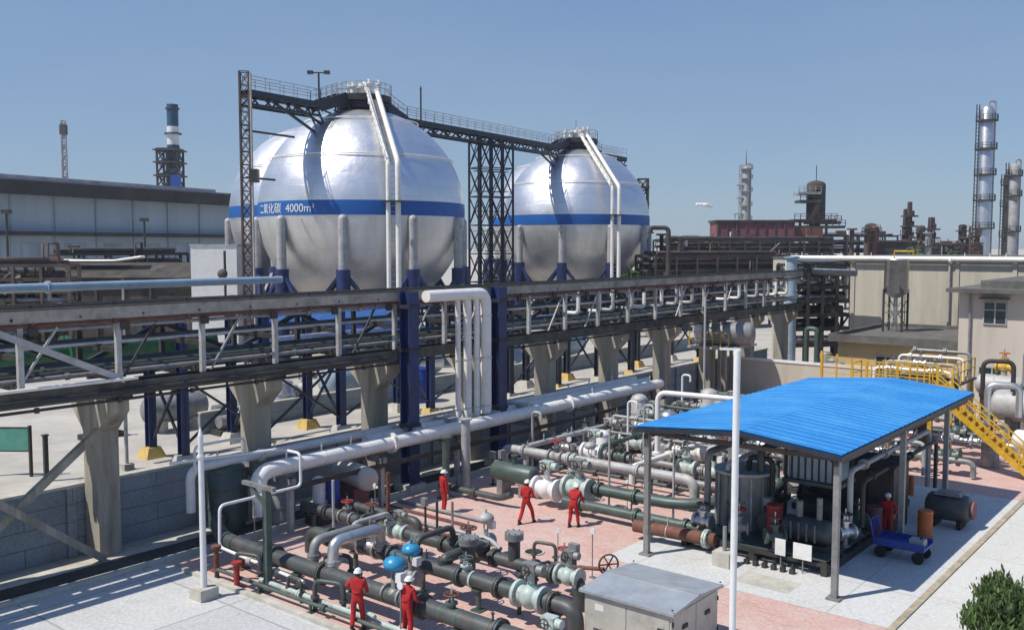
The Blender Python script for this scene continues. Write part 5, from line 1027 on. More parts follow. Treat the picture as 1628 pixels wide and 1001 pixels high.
# low front rails and thin lines
pipeline('low green-grey pipe rail close to the kerb in front of the dark pipes', [(-26.3, 17.1, .0), (-26.3, 17.1, .3), (-13, 17.25, .3), (-13, 17.25, 0)], .06, 'greenpipe', .2, [((-21, 17.15, .3), X1)], name='rail_pipe')
pipeline('pale mint pipe along the foot of the front dark pipe', [(-24.5, 17.5, .25), (-14, 17.55, .25)], .08, 'mint', .1, [((-22.5, 17.5, .25), X1), ((-19.6, 17.52, .25), X1)], name='rail_pipe')
pipeline('green pipe low behind the front dark pipe', [(-25.2, 19.2, .3), (-13.4, 19.3, .3)], .11, 'greenpipe', .1, [((-19, 19.25, .3), X1)], name='rail_pipe')
pipeline('thin green drain pipe standing beside the first front worker', [(-20.3, 17.6, 0), (-20.3, 17.6, .5), (-19.0, 17.3, .5)], .06, 'mint', .15, name='rail_pipe')
for i, v in enumerate((-26.3, -24.1, -21.6, -18.4, -15.4)):
    t = thing('rail_support', '%s small green-grey bracket from the left under the kerbside rail pipe' % ORD[i], 'bracket', (v, 17.15, 0), group='brackets of the kerbside rail'); mb = MB(); mb.beam((v, 17.15, 0), (v, 17.15, .24), .07); mb.build('leg', 'greenpipe', t); mb = MB(); mb.box((v, 17.15, .02), (.2, .2, .03)); mb.build('foot', 'greenpipe', t)
# white bent small pipe left
t = thing('bent_pipe', 'slim white pipe bent into steps left of the front dark pipes', 'pipe', (-27.4, 18.2, 0))
mb = MB(); mb.tube([(-22.6, 17.7, .55), (-27.3, 17.9, .62), (-27.4, 18.0, 2.0), (-27.4, 21.4, 2.0), (-27.4, 21.4, 3.2), (-28.6, 21.4, 3.2), (-29.6, 17.5, 3.2)], .055, 10, .22); mb.build('pipe_run', 'whitepaint', t)
mb = MB(); mb.cyl((-25.6, 17.83, .55), (-25.4, 17.83, .55), .12); mb.cyl((-24.2, 17.78, .53), (-24.0, 17.78, .53), .12); mb.build('coupling', 'lightsteel', t)
t = thing('second_bent_pipe', 'white thin pipe frame beyond the stepped one, above the grey vessel', 'pipe', (-29.5, 18.2, 2.6))
mb = MB(); mb.tube([(-29.8, 18.6, 2.6), (-29.8, 18.6, 3.6), (-29.8, 20.7, 3.6), (-29.8, 20.7, 2.75)], .05, 10, .25); mb.build('pipe_run', 'whitepaint', t); mb = MB(); mb.cyl((-29.8, 20.7, 2.64), (-29.8, 20.7, 2.72), .13); mb.build('flange', 'whitepaint', t)
t = thing('pipe_stand', 'dark green T-shaped pipe stand in front of the white bent pipe', 'stand', (-24.1, 17.5, 0))
mb = MB(); mb.beam((-24.1, 17.5, 0), (-24.1, 17.5, 3.2), .2); mb.build('shaft', 'greenpipe', t); mb = MB(); mb.beam((-25.3, 17.5, 3.25), (-23.7, 17.5, 3.25), .14, .12); mb.build('cross_arm', 'greypipe', t); mb = MB(); mb.box((-24.1, 17.5, .04), (.5, .5, .08)); mb.build('base_plate', 'greenpipe', t); mb = MB(); mb.beam((-24.1, 17.5, 2.6), (-24.9, 17.5, 3.2), .09); mb.build('brace', 'greenpipe', t)
for i, (v, u) in enumerate(((-26.9, 17.5), (-25.0, 16.98))):
    t = thing('red_stand', '%s rusty red pipe stand near the foot of the white left pole' % ('farther' if i == 0 else 'nearer'), 'stand', (v, u, 0)); mb = MB(); mb.cyl((v, u, .05), (v, u, .78), .09, 10); mb.build('shaft', 'rust' if i == 0 else 'red', t); mb = MB(); mb.box((v, u, .03), (.34, .34, .06)); mb.build('foot', 'rust', t); mb = MB(); mb.cyl((v, u, .78), (v, u, .86), .17, 12); mb.build('cap', 'rust' if i == 0 else 'red', t)
vtank('dark green upright tank against the dike wall behind the white left pole', -30.9, 20.6, 2.35, .68, 'greenpipe', cap=.3)
vtank('dull grey upright tank with a flat top beside the dark green one', -29.9, 22.3, 1.9, .6, 'greypipe', cap=.1)
vtank('small white upright cylinder under the thick white pipe', -28.6, 23.2, .95, .24, 'whitepaint', z0=.75, cap=.6)
vtank('cobalt blue drum under the thick white pipe beside the white cylinder', -28.4, 23.75, .95, .26, 'deepblue', z0=.7, cap=.1)
mb = MB(); mb.box((-28.5, 23.5, .37), (.8, 1.5, .7)); solo('drum_stand', mb, 'fardark', 'dark stand carrying the white cylinder and the blue drum', 'stand', (-28.5, 23.5, 0))
t = thing('horizontal_vessel', 'pinkish beige domed vessel end poking out below the thick white pipe', 'tank', (-29.0, 25.7, 0))
mb = MB(); mb.vess((-27.9, 25.1, 1.45), (-30.1, 25.6, 1.45), .47, 24); mb.build('shell', 'palewall', t); mb = MB(); mb.box((-28.6, 25.25, .5), (.3, .8, 1.0)); mb.box((-29.7, 25.5, .5), (.3, .8, 1.0)); mb.build('saddle', 'maroon', t)
for i, (v, u, h, m, r, lb) in enumerate(((-25.35, 23.8, 2.35, 'rust', .08, 'dark reddish post standing in the yard left of the first red worker'), (-25.6, 21.4, 2.5, 'lightsteel', .05, 'thin white pole beside the blue drum'), (-23.9, 24.9, 1.3, 'blackiron', .05, 'short black post on the red paving'), (-23.4, 25.2, 1.3, 'greypipe', .05, 'short grey post on the red paving'), (-20.7, 31.6, 3.2, 'lightsteel', .045, 'thin pale pole behind the bent-over worker'), (-17.7, 31.5, 3.0, 'lightsteel', .045, 'thin pale pole near the left canopy post'))):
    t = thing('slim_post', lb, 'post', (v, u, 0)); mb = MB(); mb.cyl((v, u, 0), (v, u, h), r, 10); mb.build('shaft', m, t); mb = MB(); mb.box((v, u, .03), (.26, .26, .05)); mb.build('foot', m, t)
# strips of pipe on the red paving (left of the workers)
for i, (u, r, m) in enumerate(((25.4, .07, 'greypipe'), (26.3, .05, 'rust'), (27.1, .07, 'greypipe'), (24.9, .05, 'rust'))):
    pipeline('%s thin pipe from the front lying low across the red paving' % ORD[[1, 2, 3, 0][i]], [(-28.2, u, .12), (-24.0+.4*i, u, .12), (-24.0+.4*i, u, 0)], r, m, .1, name='floor_pipe', group='thin pipes lying on the red paving')
# white poles
t = thing('lamp_pole', 'white pole on a concrete block at the left of the yard', 'pole', (-25.07, 15.86, 0))
p = (-25.07, 15.86); mb = MB(); mb.cone((p[0], p[1], .35), (p[0], p[1], 5.0), .10, .08, 14); mb.build('shaft', 'whitepaint', t); mb = MB(); mb.box((p[0], p[1], .18), (.62, .62, .36)); mb.build('block', 'curb', t); mb = MB(); mb.cone((p[0], p[1], 5.0), (p[0], p[1], 5.25), .085, .02, 12); mb.cyl((p[0], p[1], 4.35), (p[0], p[1], 4.42), .12); mb.build('cap', 'whitepaint', t)
q = w2p(*at(1174, 20)[:2]); t = thing('tall_pole', 'tall white pole crossing the picture in front of the blue canopy', 'pole', (q[0], q[1], 0))
mb = MB(); mb.cyl((q[0], q[1], .3), (q[0], q[1], 8.5), .075, 14); mb.build('shaft', 'whitepaint', t); mb = MB(); mb.box((q[0], q[1], .16), (.6, .6, .32)); mb.build('block', 'curb', t); mb = MB(); mb.beam((q[0]-.33, q[1]-.16, 8.52), (q[0]+.06, q[1]+.03, 8.52), .07, .04); mb.build('top_bracket', 'whitepaint', t)
t = thing('goalpost_pipe', 'white pipe like half a goalpost left of the blue roof', 'pipe', (-21.6, 36.9, 0))
mb = MB(); mb.tube([(-21.6, 36.9, 1.4), (-21.6, 36.9, 4.15), (-17.3, 37.4, 4.15)], .12, 14, .45); mb.build('pipe_run', 'whitepaint', t); mb = MB(); mb.cyl((-21.6, 36.9, 1.3), (-21.6, 36.9, 1.42), .24); mb.build('flange', 'whitepaint', t); mb = MB(); mb.beam((-21.6, 36.9, 0), (-21.6, 36.9, 1.3), .2); mb.build('stand', 'greypipe', t)
# ================================================================== GREY CABINET
t = thing('equipment_cabinet', 'grey-green metal cabinet with a shallow two-panel lid at the bottom of the picture', 'cabinet', (-12.8, 21.75, 0))
c0, c1, e0, e1 = -14.15, -11.5, 20.45, 22.95
mb = MB(); mb.bb(c0, c1, e0, e1, .08, 1.5); mb.build('body', 'cabinet', t)
mb = MB(); mb.bb(c0+.1, c1-.1, e0+.1, e1-.1, 0, .08); mb.build('plinth', 'blackiron', t)
for s in (0, 1):
    mid = (e0+e1)/2; y0, y1 = (e0-.12, mid-.01) if s == 0 else (mid+.01, e1+.12); z0, z1 = (1.54, 1.66) if s == 0 else (1.66, 1.54)
    mb = MB(); P = [(c0-.12, y0, z0), (c1+.12, y0, z0), (c1+.12, y1, z1), (c0-.12, y1, z1)]; P += [(a, b, c-.07) for a, b, c in P]
    mb.add(P, [(0, 1, 2, 3), (7, 6, 5, 4), (0, 4, 5, 1), (1, 5, 6, 2), (2, 6, 7, 3), (3, 7, 4, 0)])
    if s: mb.bb(c0-.12, c1+.12, mid-.03, mid+.03, 1.662, 1.70)
    mb.build('lid_panel', 'cablid', t)
for x0, x1 in ((e0+.06, (e0+e1)/2-.02), ((e0+e1)/2+.02, e1-.06)):
    mb = MB(); mb.bb(c1, c1+.02, x0, x1, .14, 1.42); dr = mb.build('door', 'cabinet', t); mb = MB(); mb.bb(c1+.02, c1+.06, (x0+x1)/2-.12, (x0+x1)/2+.12, .95, 1.05); mb.build('handle', 'blackiron', dr)
for x0, x1 in ((c0+.06, (c0+c1)/2-.02), ((c0+c1)/2+.02, c1-.06)):
    mb = MB(); mb.bb(x0, x1, e0-.02, e0, .14, 1.42); dr = mb.build('door', 'cabinet', t)
    if x0 > -13.2: mb = MB(); mb.bb(x1-.32, x1-.12, e0-.055, e0-.02, .95, 1.05); mb.build('handle', 'blackiron', dr)
for z in (.35, 1.2):
    for y in (e0+.04, e1-.04): mb = MB(); mb.cyl((c1+.03, y, z-.06), (c1+.03, y, z+.06), .022, 8); mb.build('hinge', 'blackiron', t)
for k in range(6): mb = MB(); mb.bb(c1+.021, c1+.035, e0+.25, e0+.85, .25+k*.055, .275+k*.055); mb.build('louvre', 'blackiron', t)
for k in range(6): mb = MB(); mb.bb(c0+.3, c0+.9, e0-.035, e0-.021, .25+k*.055, .275+k*.055); mb.build('louvre', 'blackiron', t)
mb = MB(); mb.bb(c0+.35, c0+.62, e0-.026, e0-.021, 1.05, 1.22); mb.build('name_plate', 'whitepaint', t)
for x in (c0-.05, c1+.05):
    for y in (e0-.05, e1+.05): mb = MB(); mb.cyl((x, y, 1.6), (x, y, 1.63), .025, 6); mb.build('lid_bolt', 'blackiron', t)
pipeline('black cable conduit entering the back of the grey cabinet', [(-13.6, 23.3, 0), (-13.6, 23.3, .7), (-13.6, 22.96, .7)], .05, 'blackiron', .15, name='conduit')
# ================================================================== REAR PIPE GROUP
pipeline('long pale grey pipe across the middle of the yard at waist height', [(-27.4, 33, .3), (-27.4, 33, 1.5), (-17.6, 33, 1.5), (-17.6, 33, .3)], .2, 'lightsteel', .5, [((-26.2, 33, 1.5), X1), ((-23.7, 33, 1.5), X1), ((-23.4, 33, 1.5), X1), ((-20.2, 33, 1.5), X1)], name='yard_pipe')
pipeline('second lower grey pipe just behind the long pale one', [(-27, 34.4, 1.0), (-17.2, 34.4, 1.0)], .14, 'greypipe', .3, [((-24.6, 34.4, 1.0), X1), ((-21, 34.4, 1.0), X1)], name='yard_pipe')
pipeline('front dark green pipe by the bent-over worker running to the canopy', [(-22.0, 30.3, .5), (-14.8, 30.3, .5)], .2, 'greenpipe', .4, [((-21.2, 30.3, .5), X1), ((-18.6, 30.3, .5), X1), ((-16.5, 30.3, .5), X1)], name='yard_pipe')
pipeline('upper dark green pipe by the bent-over worker running to the canopy', [(-21.8, 31.2, .95), (-17.2, 31.2, .95), (-15.6, 32.4, 1.15)], .22, 'greenpipe', 1.0, [((-20.9, 31.2, .95), X1), ((-19.2, 31.2, .95), X1)], name='yard_pipe')
pipeline('dark curved pipe swinging up into the grey vessel under the canopy', [(-17.4, 32.2, .7), (-16.6, 32.6, .8), (-15.9, 33.8, 1.3)], .24, 'darkpipe', .5, name='yard_pipe')
pipeline('low dark pipe from the left post to the vessel row', [(-28, 29.4, .35), (-24.6, 29.4, .35), (-24.0, 29.4, .6)], .14, 'darkpipe', .3, [((-26, 29.4, .35), X1)], name='yard_pipe')
pipeline('brown-capped pipe running low along the front edge of the canopy skid', [(-18.0, 29.2, .5), (-14.9, 29.5, .5)], .23, 'rust', .3, [((-17.4, 29.25, .5), X1), ((-15.2, 29.45, .5), X1)], name='yard_pipe', flm='mint')
G2 = 'valves of the middle pipe yard'
htank('left teal-grey vessel with a pale flange left of the two middle workers', -25.3, 31.2, .95, 2.0, .42, 'greenpipe', 'v', name='horizontal_vessel', legm='greypipe')
for key, loc, rz, s, lb in (('white', (-23.1, 30.6, .75), 0, 1.25, 'large white valve right behind the middle pair of workers'), ('mv', (-21.8, 31.0, .9), 0, 1.3, 'large pale green valve with round flanges beside the bent-over worker'), ('mintgreen', (-22.6, 31.8, .9), R(90), 1.1, 'pale green handwheel valve behind the large white one'),
        ('grey', (-24.4, 33, 1.5), 0, .9, 'grey valve with a red wheel on the long pale pipe'), ('ctl', (-22.6, 33, 1.5), 0, .7, 'pale round-headed valve on the long pale pipe')):
    PR[key].put(loc, lb, rz, s, G2)
# rows of valves on manifolds beyond the pale pipe
rows = [(36.6, (-26.4, -24.9, -23.4, -19.9, -18.6), 1.0), (39.2, (-27.2, -25.7, -24.1, -22.6, -20.9, -19.4, -18.2), 1.1), (42.2, (-27.2, -25.4, -23.7, -21.9, -20.2, -18.6), 1.2), (45.6, (-27, -25.2, -23.4, -21.6, -19.6), 1.2)]
keys = ['silver', 'white', 'teal', 'mintgreen', 'ctl', 'silver', 'mvd', 'mv', 'grey', 'white', 'teal', 'silver']; kk = 0
desc = dict(silver='silver handwheel valve', white='white valve', teal='teal handwheel valve', mintgreen='pale green handwheel valve', ctl='pale round-headed valve', mvd='dark teal valve with a pale box', mv='pale green boxed valve', grey='grey valve with a red wheel')
for ri, (u, vs_, z) in enumerate(rows):
    rowname = ['nearest', 'second', 'third', 'farthest'][ri]
    pipeline('%s manifold pipe of the four beyond the long pale pipe' % rowname, [(vs_[0]-1, u, .2), (vs_[0]-1, u, z), (vs_[-1]+.9, u, z), (vs_[-1]+.9, u, .2)], .15, ['greypipe', 'whitepipe', 'greenpipe', 'lightsteel'][ri], .35, [((v+.75, u, z), X1) for v in vs_[:-1]], name='manifold_pipe', group='manifold pipes in the middle yard')
    for i, v in enumerate(vs_):
        k_ = keys[kk % 12]; kk += 1
        PR[k_].put((v, u, z), '%s from the left on the %s manifold, a %s' % (ORD[i].capitalize(), rowname, desc[k_]), 0, 1.15 if i % 2 else .95, 'valves on the middle yard manifolds')
        t = thing('pipe_support', '%s support from the left under the %s manifold pipe' % (ORD[i].capitalize(), rowname), 'pipe support', (v-.6, u, 0), group='supports under the manifold pipes'); mb = MB(); mb.beam((v-.6, u, 0), (v-.6, u, z-.15), .1); mb.build('stub', 'greypipe', t); mb = MB(); mb.box((v-.6, u, .03), (.3, .3, .05)); mb.build('foot', 'greypipe', t)
for i, (v, u0_, u1_, z, r, m) in enumerate(((-26.1, 33, 45.6, 1.7, .12, 'lightsteel'), (-23.0, 34.4, 47, 1.9, .1, 'greenpipe'), (-20.5, 33, 46, 1.6, .13, 'whitepipe'), (-19.1, 36.6, 44, .6, .16, 'darkpipe'), (-24.6, 36.6, 49, .7, .17, 'darkpipe'))):
    pipeline('%s lengthwise link pipe from the left crossing the middle yard manifolds' % ORD[[0, 2, 3, 4, 1][i]], [(v, u0_, .9), (v, u0_, z), (v, u1_, z), (v, u1_, .9)], r, m, .3, [((v, u0_+3, z), Y1)], name='link_pipe', group='link pipes in the middle yard')
for i, (v, u, h, r, m, lb) in enumerate(((-25.2, 37.9, 1.5, .34, 'whitepaint', 'white upright filter pot behind the pale pipe'), (-23.4, 41, 2.2, .42, 'silver', 'silver upright filter pot right of the white one'), (-22.0, 44, 2.5, .5, 'greypipe', 'larger grey pot with a flat lid deep in the yard'), (-20.4, 40.6, 1.9, .36, 'greenpipe', 'green upright pot left of the canopy corner'), (-26.6, 43.5, 2.4, .45, 'lightsteel', 'pale upright pot near the dike wall'), (-27.4, 36.2, 1.5, .3, 'greenpipe', 'teal pot close to the foot of the trestle'), (-19, 47.8, 2.2, .5, 'silver', 'far silver pot under the edge of the blue roof'), (-24.5, 47.5, 2.4, .5, 'lightsteel', 'far pale pot beyond the last manifold'))):
    vtank(lb, v, u, h, r, m, 'filter_pot', .12, cap=.6)
for i, (v, u, h, m) in enumerate(((-26.9, 34.5, 3.0, 'lightsteel'), (-24.1, 38.4, 3.3, 'whitepaint'), (-22.6, 37.4, 3.4, 'lightsteel'), (-21.2, 43, 3.5, 'greypipe'), (-25.6, 46.4, 3.6, 'whitepaint'))):
    pipeline('%s of five thin upright vent pipes from the left among the manifolds' % ORD[[0, 1, 3, 4, 2][i]], [(v, u, .1), (v, u, h), (v+.5, u, h), (v+.5, u, h-.35)], .06, m, .2, name='vent_pipe', group='thin vent pipes among the manifolds')
rn = random.Random(11)
def zone(lo_u, hi_u, lo_v=-28.2, hi_v=-17.8): return (rn.uniform(lo_v, hi_v), rn.uniform(lo_u, hi_u))
def protos_clutter():
    g = thing('pressure_gauge', 'small round gauge on a thin stem standing among the yard pipes', 'gauge', (0, 0, 0), group='small gauges among the yard pipes')
    mb = MB(); mb.cyl((0, 0, 0), (0, 0, 1.5), .02, 8); mb.box((0, 0, .02), (.16, .16, .04)); mb.build('stem', 'greypipe', g); mb = MB(); mb.cyl((.03, -.02, 1.55), (.03, -.07, 1.55), .1, 16); mb.build('dial', 'whitepaint', g); index_children(g)
    e = thing('cable_post', 'short dark cable post with a small box standing among the yard pipes', 'post', (0, 0, 0), group='short cable posts among the yard pipes')
    mb = MB(); mb.beam((0, 0, 0), (0, 0, 1.15), .06); mb.box((0, 0, .02), (.2, .2, .04)); mb.build('shaft', 'blackiron', e); mb = MB(); mb.box((0, -.04, 1.2), (.26, .16, .3)); mb.cyl((0, -.04, 1.0), (0, -.04, 1.05), .03, 8); mb.build('switch_box', 'greypipe', e); index_children(e)
    l_ = thing('small_bend', 'small dark U-shaped pipe bend rising from the floor of the yard', 'pipe', (0, 0, 0), group='small U bends in the yard')
    mb = MB(); mb.tube([(-.4, 0, 0), (-.4, 0, .75), (.4, 0, .75), (.4, 0, 0)], .06, 8, .2); mb.build('pipe_run', 'darkpipe', l_)
    for x in (-.4, .4): mb = MB(); mb.cyl((x, 0, .3), (x, 0, .36), .11, 10); mb.build('flange', 'darkpipe', l_)
    index_children(l_)
    b = thing('drain_box', 'low concrete valve box with a rusty lid sunk in the yard paving', 'box', (0, 0, 0), group='low valve boxes in the yard')
    mb = MB(); mb.box((0, 0, .09), (.8, .6, .18)); mb.build('box', 'curb', b); mb = MB(); mb.box((0, 0, .2), (.66, .48, .03)); mb.build('lid', 'rust', b); index_children(b)
    return g, e, l_, b
pg, pe, pl, pb = protos_clutter()
for pr_, cnt, zs_ in ((pg, 26, ((34, 49),)), (pe, 26, ((34, 49),)), (pl, 30, ((34.5, 49),)), (pb, 9, ((35, 49),))):
    for k in range(cnt):
        v, u = zone(*zs_[0])
        if k < cnt//4: v, u = rn.uniform(-27.5, -16), rn.choice((19.4, 21.4, 23.2, 24.8, 31.9, 17.5))
        if k == 0: pr_.location = W((v, u, .012)); pr_.rotation_euler = (0, 0, A+rn.uniform(-.3, .3))
        else: dup(pr_, (v, u, .012), pr_['label'], rn.uniform(-.4, .4)+(R(90) if rn.random() < .4 else 0), scale=rn.uniform(.8, 1.25))
ONES = ['', 'first', 'second', 'third', 'fourth', 'fifth', 'sixth', 'seventh', 'eighth', 'ninth', 'tenth', 'eleventh', 'twelfth', 'thirteenth', 'fourteenth', 'fifteenth', 'sixteenth', 'seventeenth', 'eighteenth', 'nineteenth', 'twentieth']
def ordw(n): return ONES[n] if n <= 20 else ('twenty-' if n < 30 else 'thirty-')+ONES[n % 10] if n % 10 else 'thirtieth'
for grp, nm_ in (('small gauges among the yard pipes', 'small round gauge on a thin stem among the yard pipes'), ('short cable posts among the yard pipes', 'short dark cable post with a small box in the yard'), ('small U bends in the yard', 'small dark U-shaped pipe bend rising from the yard floor'), ('low valve boxes in the yard', 'low concrete valve box with a rusty lid')):
    L_ = sorted([o for o in bpy.data.objects if o.get('group') == grp and o.parent is None], key=lambda o: o.location.x/o.location.y)
    for k, o in enumerate(L_): o['label'] = '%s %s, counted from the left' % (ordw(k+1), nm_)
for i, (u, v0_, v1_, z, r, m) in enumerate(((35.5, -27.6, -18.4, .35, .09, 'darkpipe'), (37.7, -27.8, -18.0, .4, .12, 'blackiron'), (38.3, -26.6, -19.2, 1.7, .07, 'greypipe'), (40.4, -27.6, -18.6, .45, .14, 'darkpipe'), (41.2, -26.8, -19.4, 1.9, .08, 'lightsteel'), (43.4, -27.6, -18.4, .5, .15, 'greypipe'), (44.4, -27, -18.8, 2.1, .08, 'greenpipe'), (47.2, -27.8, -17.6, .7, .2, 'darkpipe'), (48.6, -27.4, -17.6, 1.5, .14, 'greypipe'), (50.6, -28, -18, 1.0, .22, 'blackiron'), (52.5, -28, -19, 1.7, .16, 'greenpipe'))):
    pipeline('%s of eleven thin cross pipes, counted from the front, in the middle yard' % ORD[i], [(v0_, u, .05), (v0_, u, z), (v1_, u, z), (v1_, u, .05)], r, m, .2, [((v0_+1.5+k*2.1, u, z), X1) for k in range(4)], name='cross_pipe', group='thin cross pipes in the middle yard', n=12)
# ================================================================== UNDER THE CANOPY
t = thing('skid_frame', 'dark oily steel skid base under the canopy carrying the machines', 'skid', (-13.4, 31, .02))
for v in (-16.2, -13.6, -11.1): mb = MB(); mb.bb(v-.1, v+.1, 29.6, 34.4, .02, .3); mb.build('side_beam', 'blackiron', t)
for u in (29.7, 31.2, 32.8, 34.3): mb = MB(); mb.bb(-16.3, -11.0, u-.08, u+.08, .302, .42); mb.build('cross_beam', 'blackiron', t)
mb = MB(); mb.bb(-16.2, -11.1, 29.8, 34.2, .422, .46); mb.build('deck_plate', 'greenpipe', t)
t = thing('pump_vessel', 'stout grey ribbed upright vessel with a flat lid under the left side of the canopy', 'tank', (-15.05, 32.1, .46))
mb = MB(); mb.cyl((-15.05, 32.1, .46), (-15.05, 32.1, 2.45), 1.0, 30); mb.build('shell', 'greypipe', t)
mb = MB(); mb.cyl((-15.05, 32.1, 2.45), (-15.05, 32.1, 2.55), 1.12, 30); mb.build('lid', 'lightsteel', t)
for k in range(14): a = k*2*math.pi/14; mb = MB(); mb.beam((-15.05+1.03*math.cos(a), 32.1+1.03*math.sin(a), .5), (-15.05+1.03*math.cos(a), 32.1+1.03*math.sin(a), 2.4), .08); mb.build('rib', 'lightsteel' if k % 3 == 0 else 'greypipe', t)
mb = MB(); mb.tube([(-14.8, 31.9, 2.55), (-14.8, 31.9, 3.05), (-13.9, 31.9, 3.05), (-13.9, 31.9, .6)], .1, 10, .25); mb.build('overhead_pipe', 'blackiron', t)
t = thing('cooler_block', 'tall dark blue-grey cooler box on a frame in the middle of the canopy', 'machine', (-12.7, 33.2, .46))
for sx in (-.95, .95):
    for sy in (-.7, .7): mb = MB(); mb.beam((-12.7+sx, 33.2+sy, .46), (-12.7+sx, 33.2+sy, 3.5), .1); mb.build('leg', 'blackiron', t)
mb = MB(); mb.box((-12.7, 33.2, 2.9), (1.75, 1.25, 1.1)); mb.build('casing', 'paleblue', t)
for k in range(7): mb = MB(); mb.box((-13.45+k*.25, 32.55, 2.9), (.05, .06, 1.05)); mb.build('fin', 'blackiron', t)
mb = MB(); mb.box((-12.7, 33.2, 2.27), (2.1, 1.6, .12)); mb.build('lower_tray', 'greenpipe', t); mb = MB(); mb.cyl((-13.2, 33.2, 1.2), (-12.1, 33.2, 1.2), .5, 20); mb.build('fan_housing', 'blackiron', t)
t = thing('compressor_set', 'dark rounded compressor lying on the skid before the cooler box', 'machine', (-12.4, 31, .46))
mb = MB(); mb.vess((-12.9, 31, 1.05), (-11.5, 31, 1.05), .42); mb.build('casing', 'darkpipe', t); mb = MB(); mb.box((-12.2, 31, .56), (1.6, .9, .2)); mb.build('base', 'blackiron', t)
mb = MB(); mb.cyl((-12.5, 31, 1.4), (-12.5, 31, 2.0), .12); mb.cyl((-11.8, 31, 1.4), (-11.8, 31, 2.2), .1); mb.build('riser', 'greypipe', t)
for k in range(5): mb = MB(); mb.cyl((-11.5+.01, 31, 1.05), (-11.4, 31, 1.05), .3, 16) if k == 0 else mb.box((-12.9+.28*k, 30.56, 1.05), (.05, .06, .6)); mb.build('coupling' if k == 0 else 'fin', 'greypipe', t)
t = thing('motor_cabinet', 'dark tall box cabinet under the right half of the canopy', 'cabinet', (-11.9, 36.2, .02))
mb = MB(); mb.bb(-13.6, -10.7, 35.3, 37.1, .12, 2.6); mb.build('body', 'blackiron', t); mb = MB(); mb.bb(-13.7, -10.6, 35.2, 37.2, 2.6, 2.68); mb.build('top', 'fardark', t)
for k in range(3): mb = MB(); mb.bb(-13.5+k*.95, -12.65+k*.95, 35.24, 35.299, .25, 2.4); dd = mb.build('door', 'fardark', t); mb = MB(); mb.bb(-12.8+k*.95, -12.74+k*.95, 35.2, 35.24, 1.2, 1.5); mb.build('handle', 'silver', dd)
mb = MB(); mb.bb(-13.6, -10.7, 35.3, 37.1, .02, .12); mb.build('plinth', 'curb', t)
for i, (v, u, m, h, r, lb) in enumerate(((-13.35, 30.9, 'red', 1.25, .28, 'dark red drum on the skid left of the white sign'), (-9.75, 36.0, 'orange', 1.0, .26, 'orange-red drum behind the blue trolley'), (-11.05, 34.35, 'maroon', 1.3, .27, 'maroon drum beside the worker under the canopy'))):
    vtank(lb, v, u, h, r, m, 'drum', .46 if i == 0 else .02, cap=.05)
for i, (v, u, z, w_, h, lb) in enumerate(((-11.75, 29.45, .75, .62, .52, 'larger white square sign on the front of the skid'), (-12.55, 29.55, .72, .36, .55, 'smaller white square sign left of the larger one on the skid'))):
    t = thing('sign', lb, 'sign', (v, u, .02)); mb = MB(); mb.box((v, u, z), (w_, .04, h)); mb.build('plate', 'whitepaint', t); mb = MB(); mb.cyl((v, u+.05, .02), (v, u+.05, z+.1), .025, 8); mb.build('stake', 'greypipe', t)
for i in range(6):
    v = -13.6+i*.32; t = thing('anchor_block', '%s small dark foot block from the left along the front edge of the skid' % ORD[i], 'block', (v, 29.25, .02), group='foot blocks along the skid'); mb = MB(); mb.box((v, 29.25, .1), (.14, .2, .16)); mb.build('block', 'blackiron', t); mb = MB(); mb.cyl((v, 29.25, .18), (v, 29.25, .34), .03, 8); mb.build('bolt', 'blackiron', t)
for i, (v, u, z, r, m, L) in enumerate(((-16.0, 34.9, 3.2, .12, 'greypipe', 0), (-15.4, 35.1, 2.8, .09, 'whitepipe', 0), (-14.3, 34.8, 3.4, .14, 'darkpipe', 0), (-11.2, 34.5, 3.0, .1, 'lightsteel', 0), (-10.9, 34.9, 2.6, .08, 'blackiron', 0))):
    pipeline('%s overhead pipe from the left running away under the blue roof' % ORD[i], [(v, 31.0+.4*i, 1.0), (v, 31.0+.4*i, z), (v, 41.5, z), (v, 41.5, .6)], r, m, .3, [((v, 33.5+k*2.2, z), Y1) for k in range(3)], name='overhead_pipe', group='overhead pipes under the canopy')
for i, (v, u, m) in enumerate(((-16.2, 37.2, 'greypipe'), (-14.7, 37.6, 'blackiron'), (-16.0, 39.8, 'lightsteel'), (-14.2, 40.2, 'greypipe'), (-12.0, 39.4, 'blackiron'))):
    t = thing('pump_set', '%s under the deep end of the canopy' % ['grey pump set nearest the left posts', 'black pump set beside the tall dark cabinet', 'pale pump set farthest to the left', 'second grey pump set toward the back', 'black pump set behind the tall dark cabinet'][i], 'pump', (v, u, .02), group='pump sets under the canopy')
    mb = MB(); mb.box((v, u, .14), (.9, 1.8, .24)); mb.build('base_frame', 'blackiron', t)
    mb = MB(); mb.cyl((v, u-.75, .62), (v, u+.05, .62), .3, 18); [mb.cyl((v, u-.7+.12*k, .62), (v, u-.68+.12*k, .62), .335, 18) for k in range(6)]; mb.build('motor', m, t)
    mb = MB(); mb.box((v, u-.35, .98), (.24, .3, .18)); mb.build('terminal_box', 'greypipe', t)
    mb = MB(); mb.ball((v, u+.5, .62), .34); mb.cyl((v, u+.5, .7), (v, u+.5, 1.7), .1); mb.cyl((v, u+.5, 1.6), (v, u+.5, 1.68), .19); mb.build('pump_casing', 'greenpipe', t)
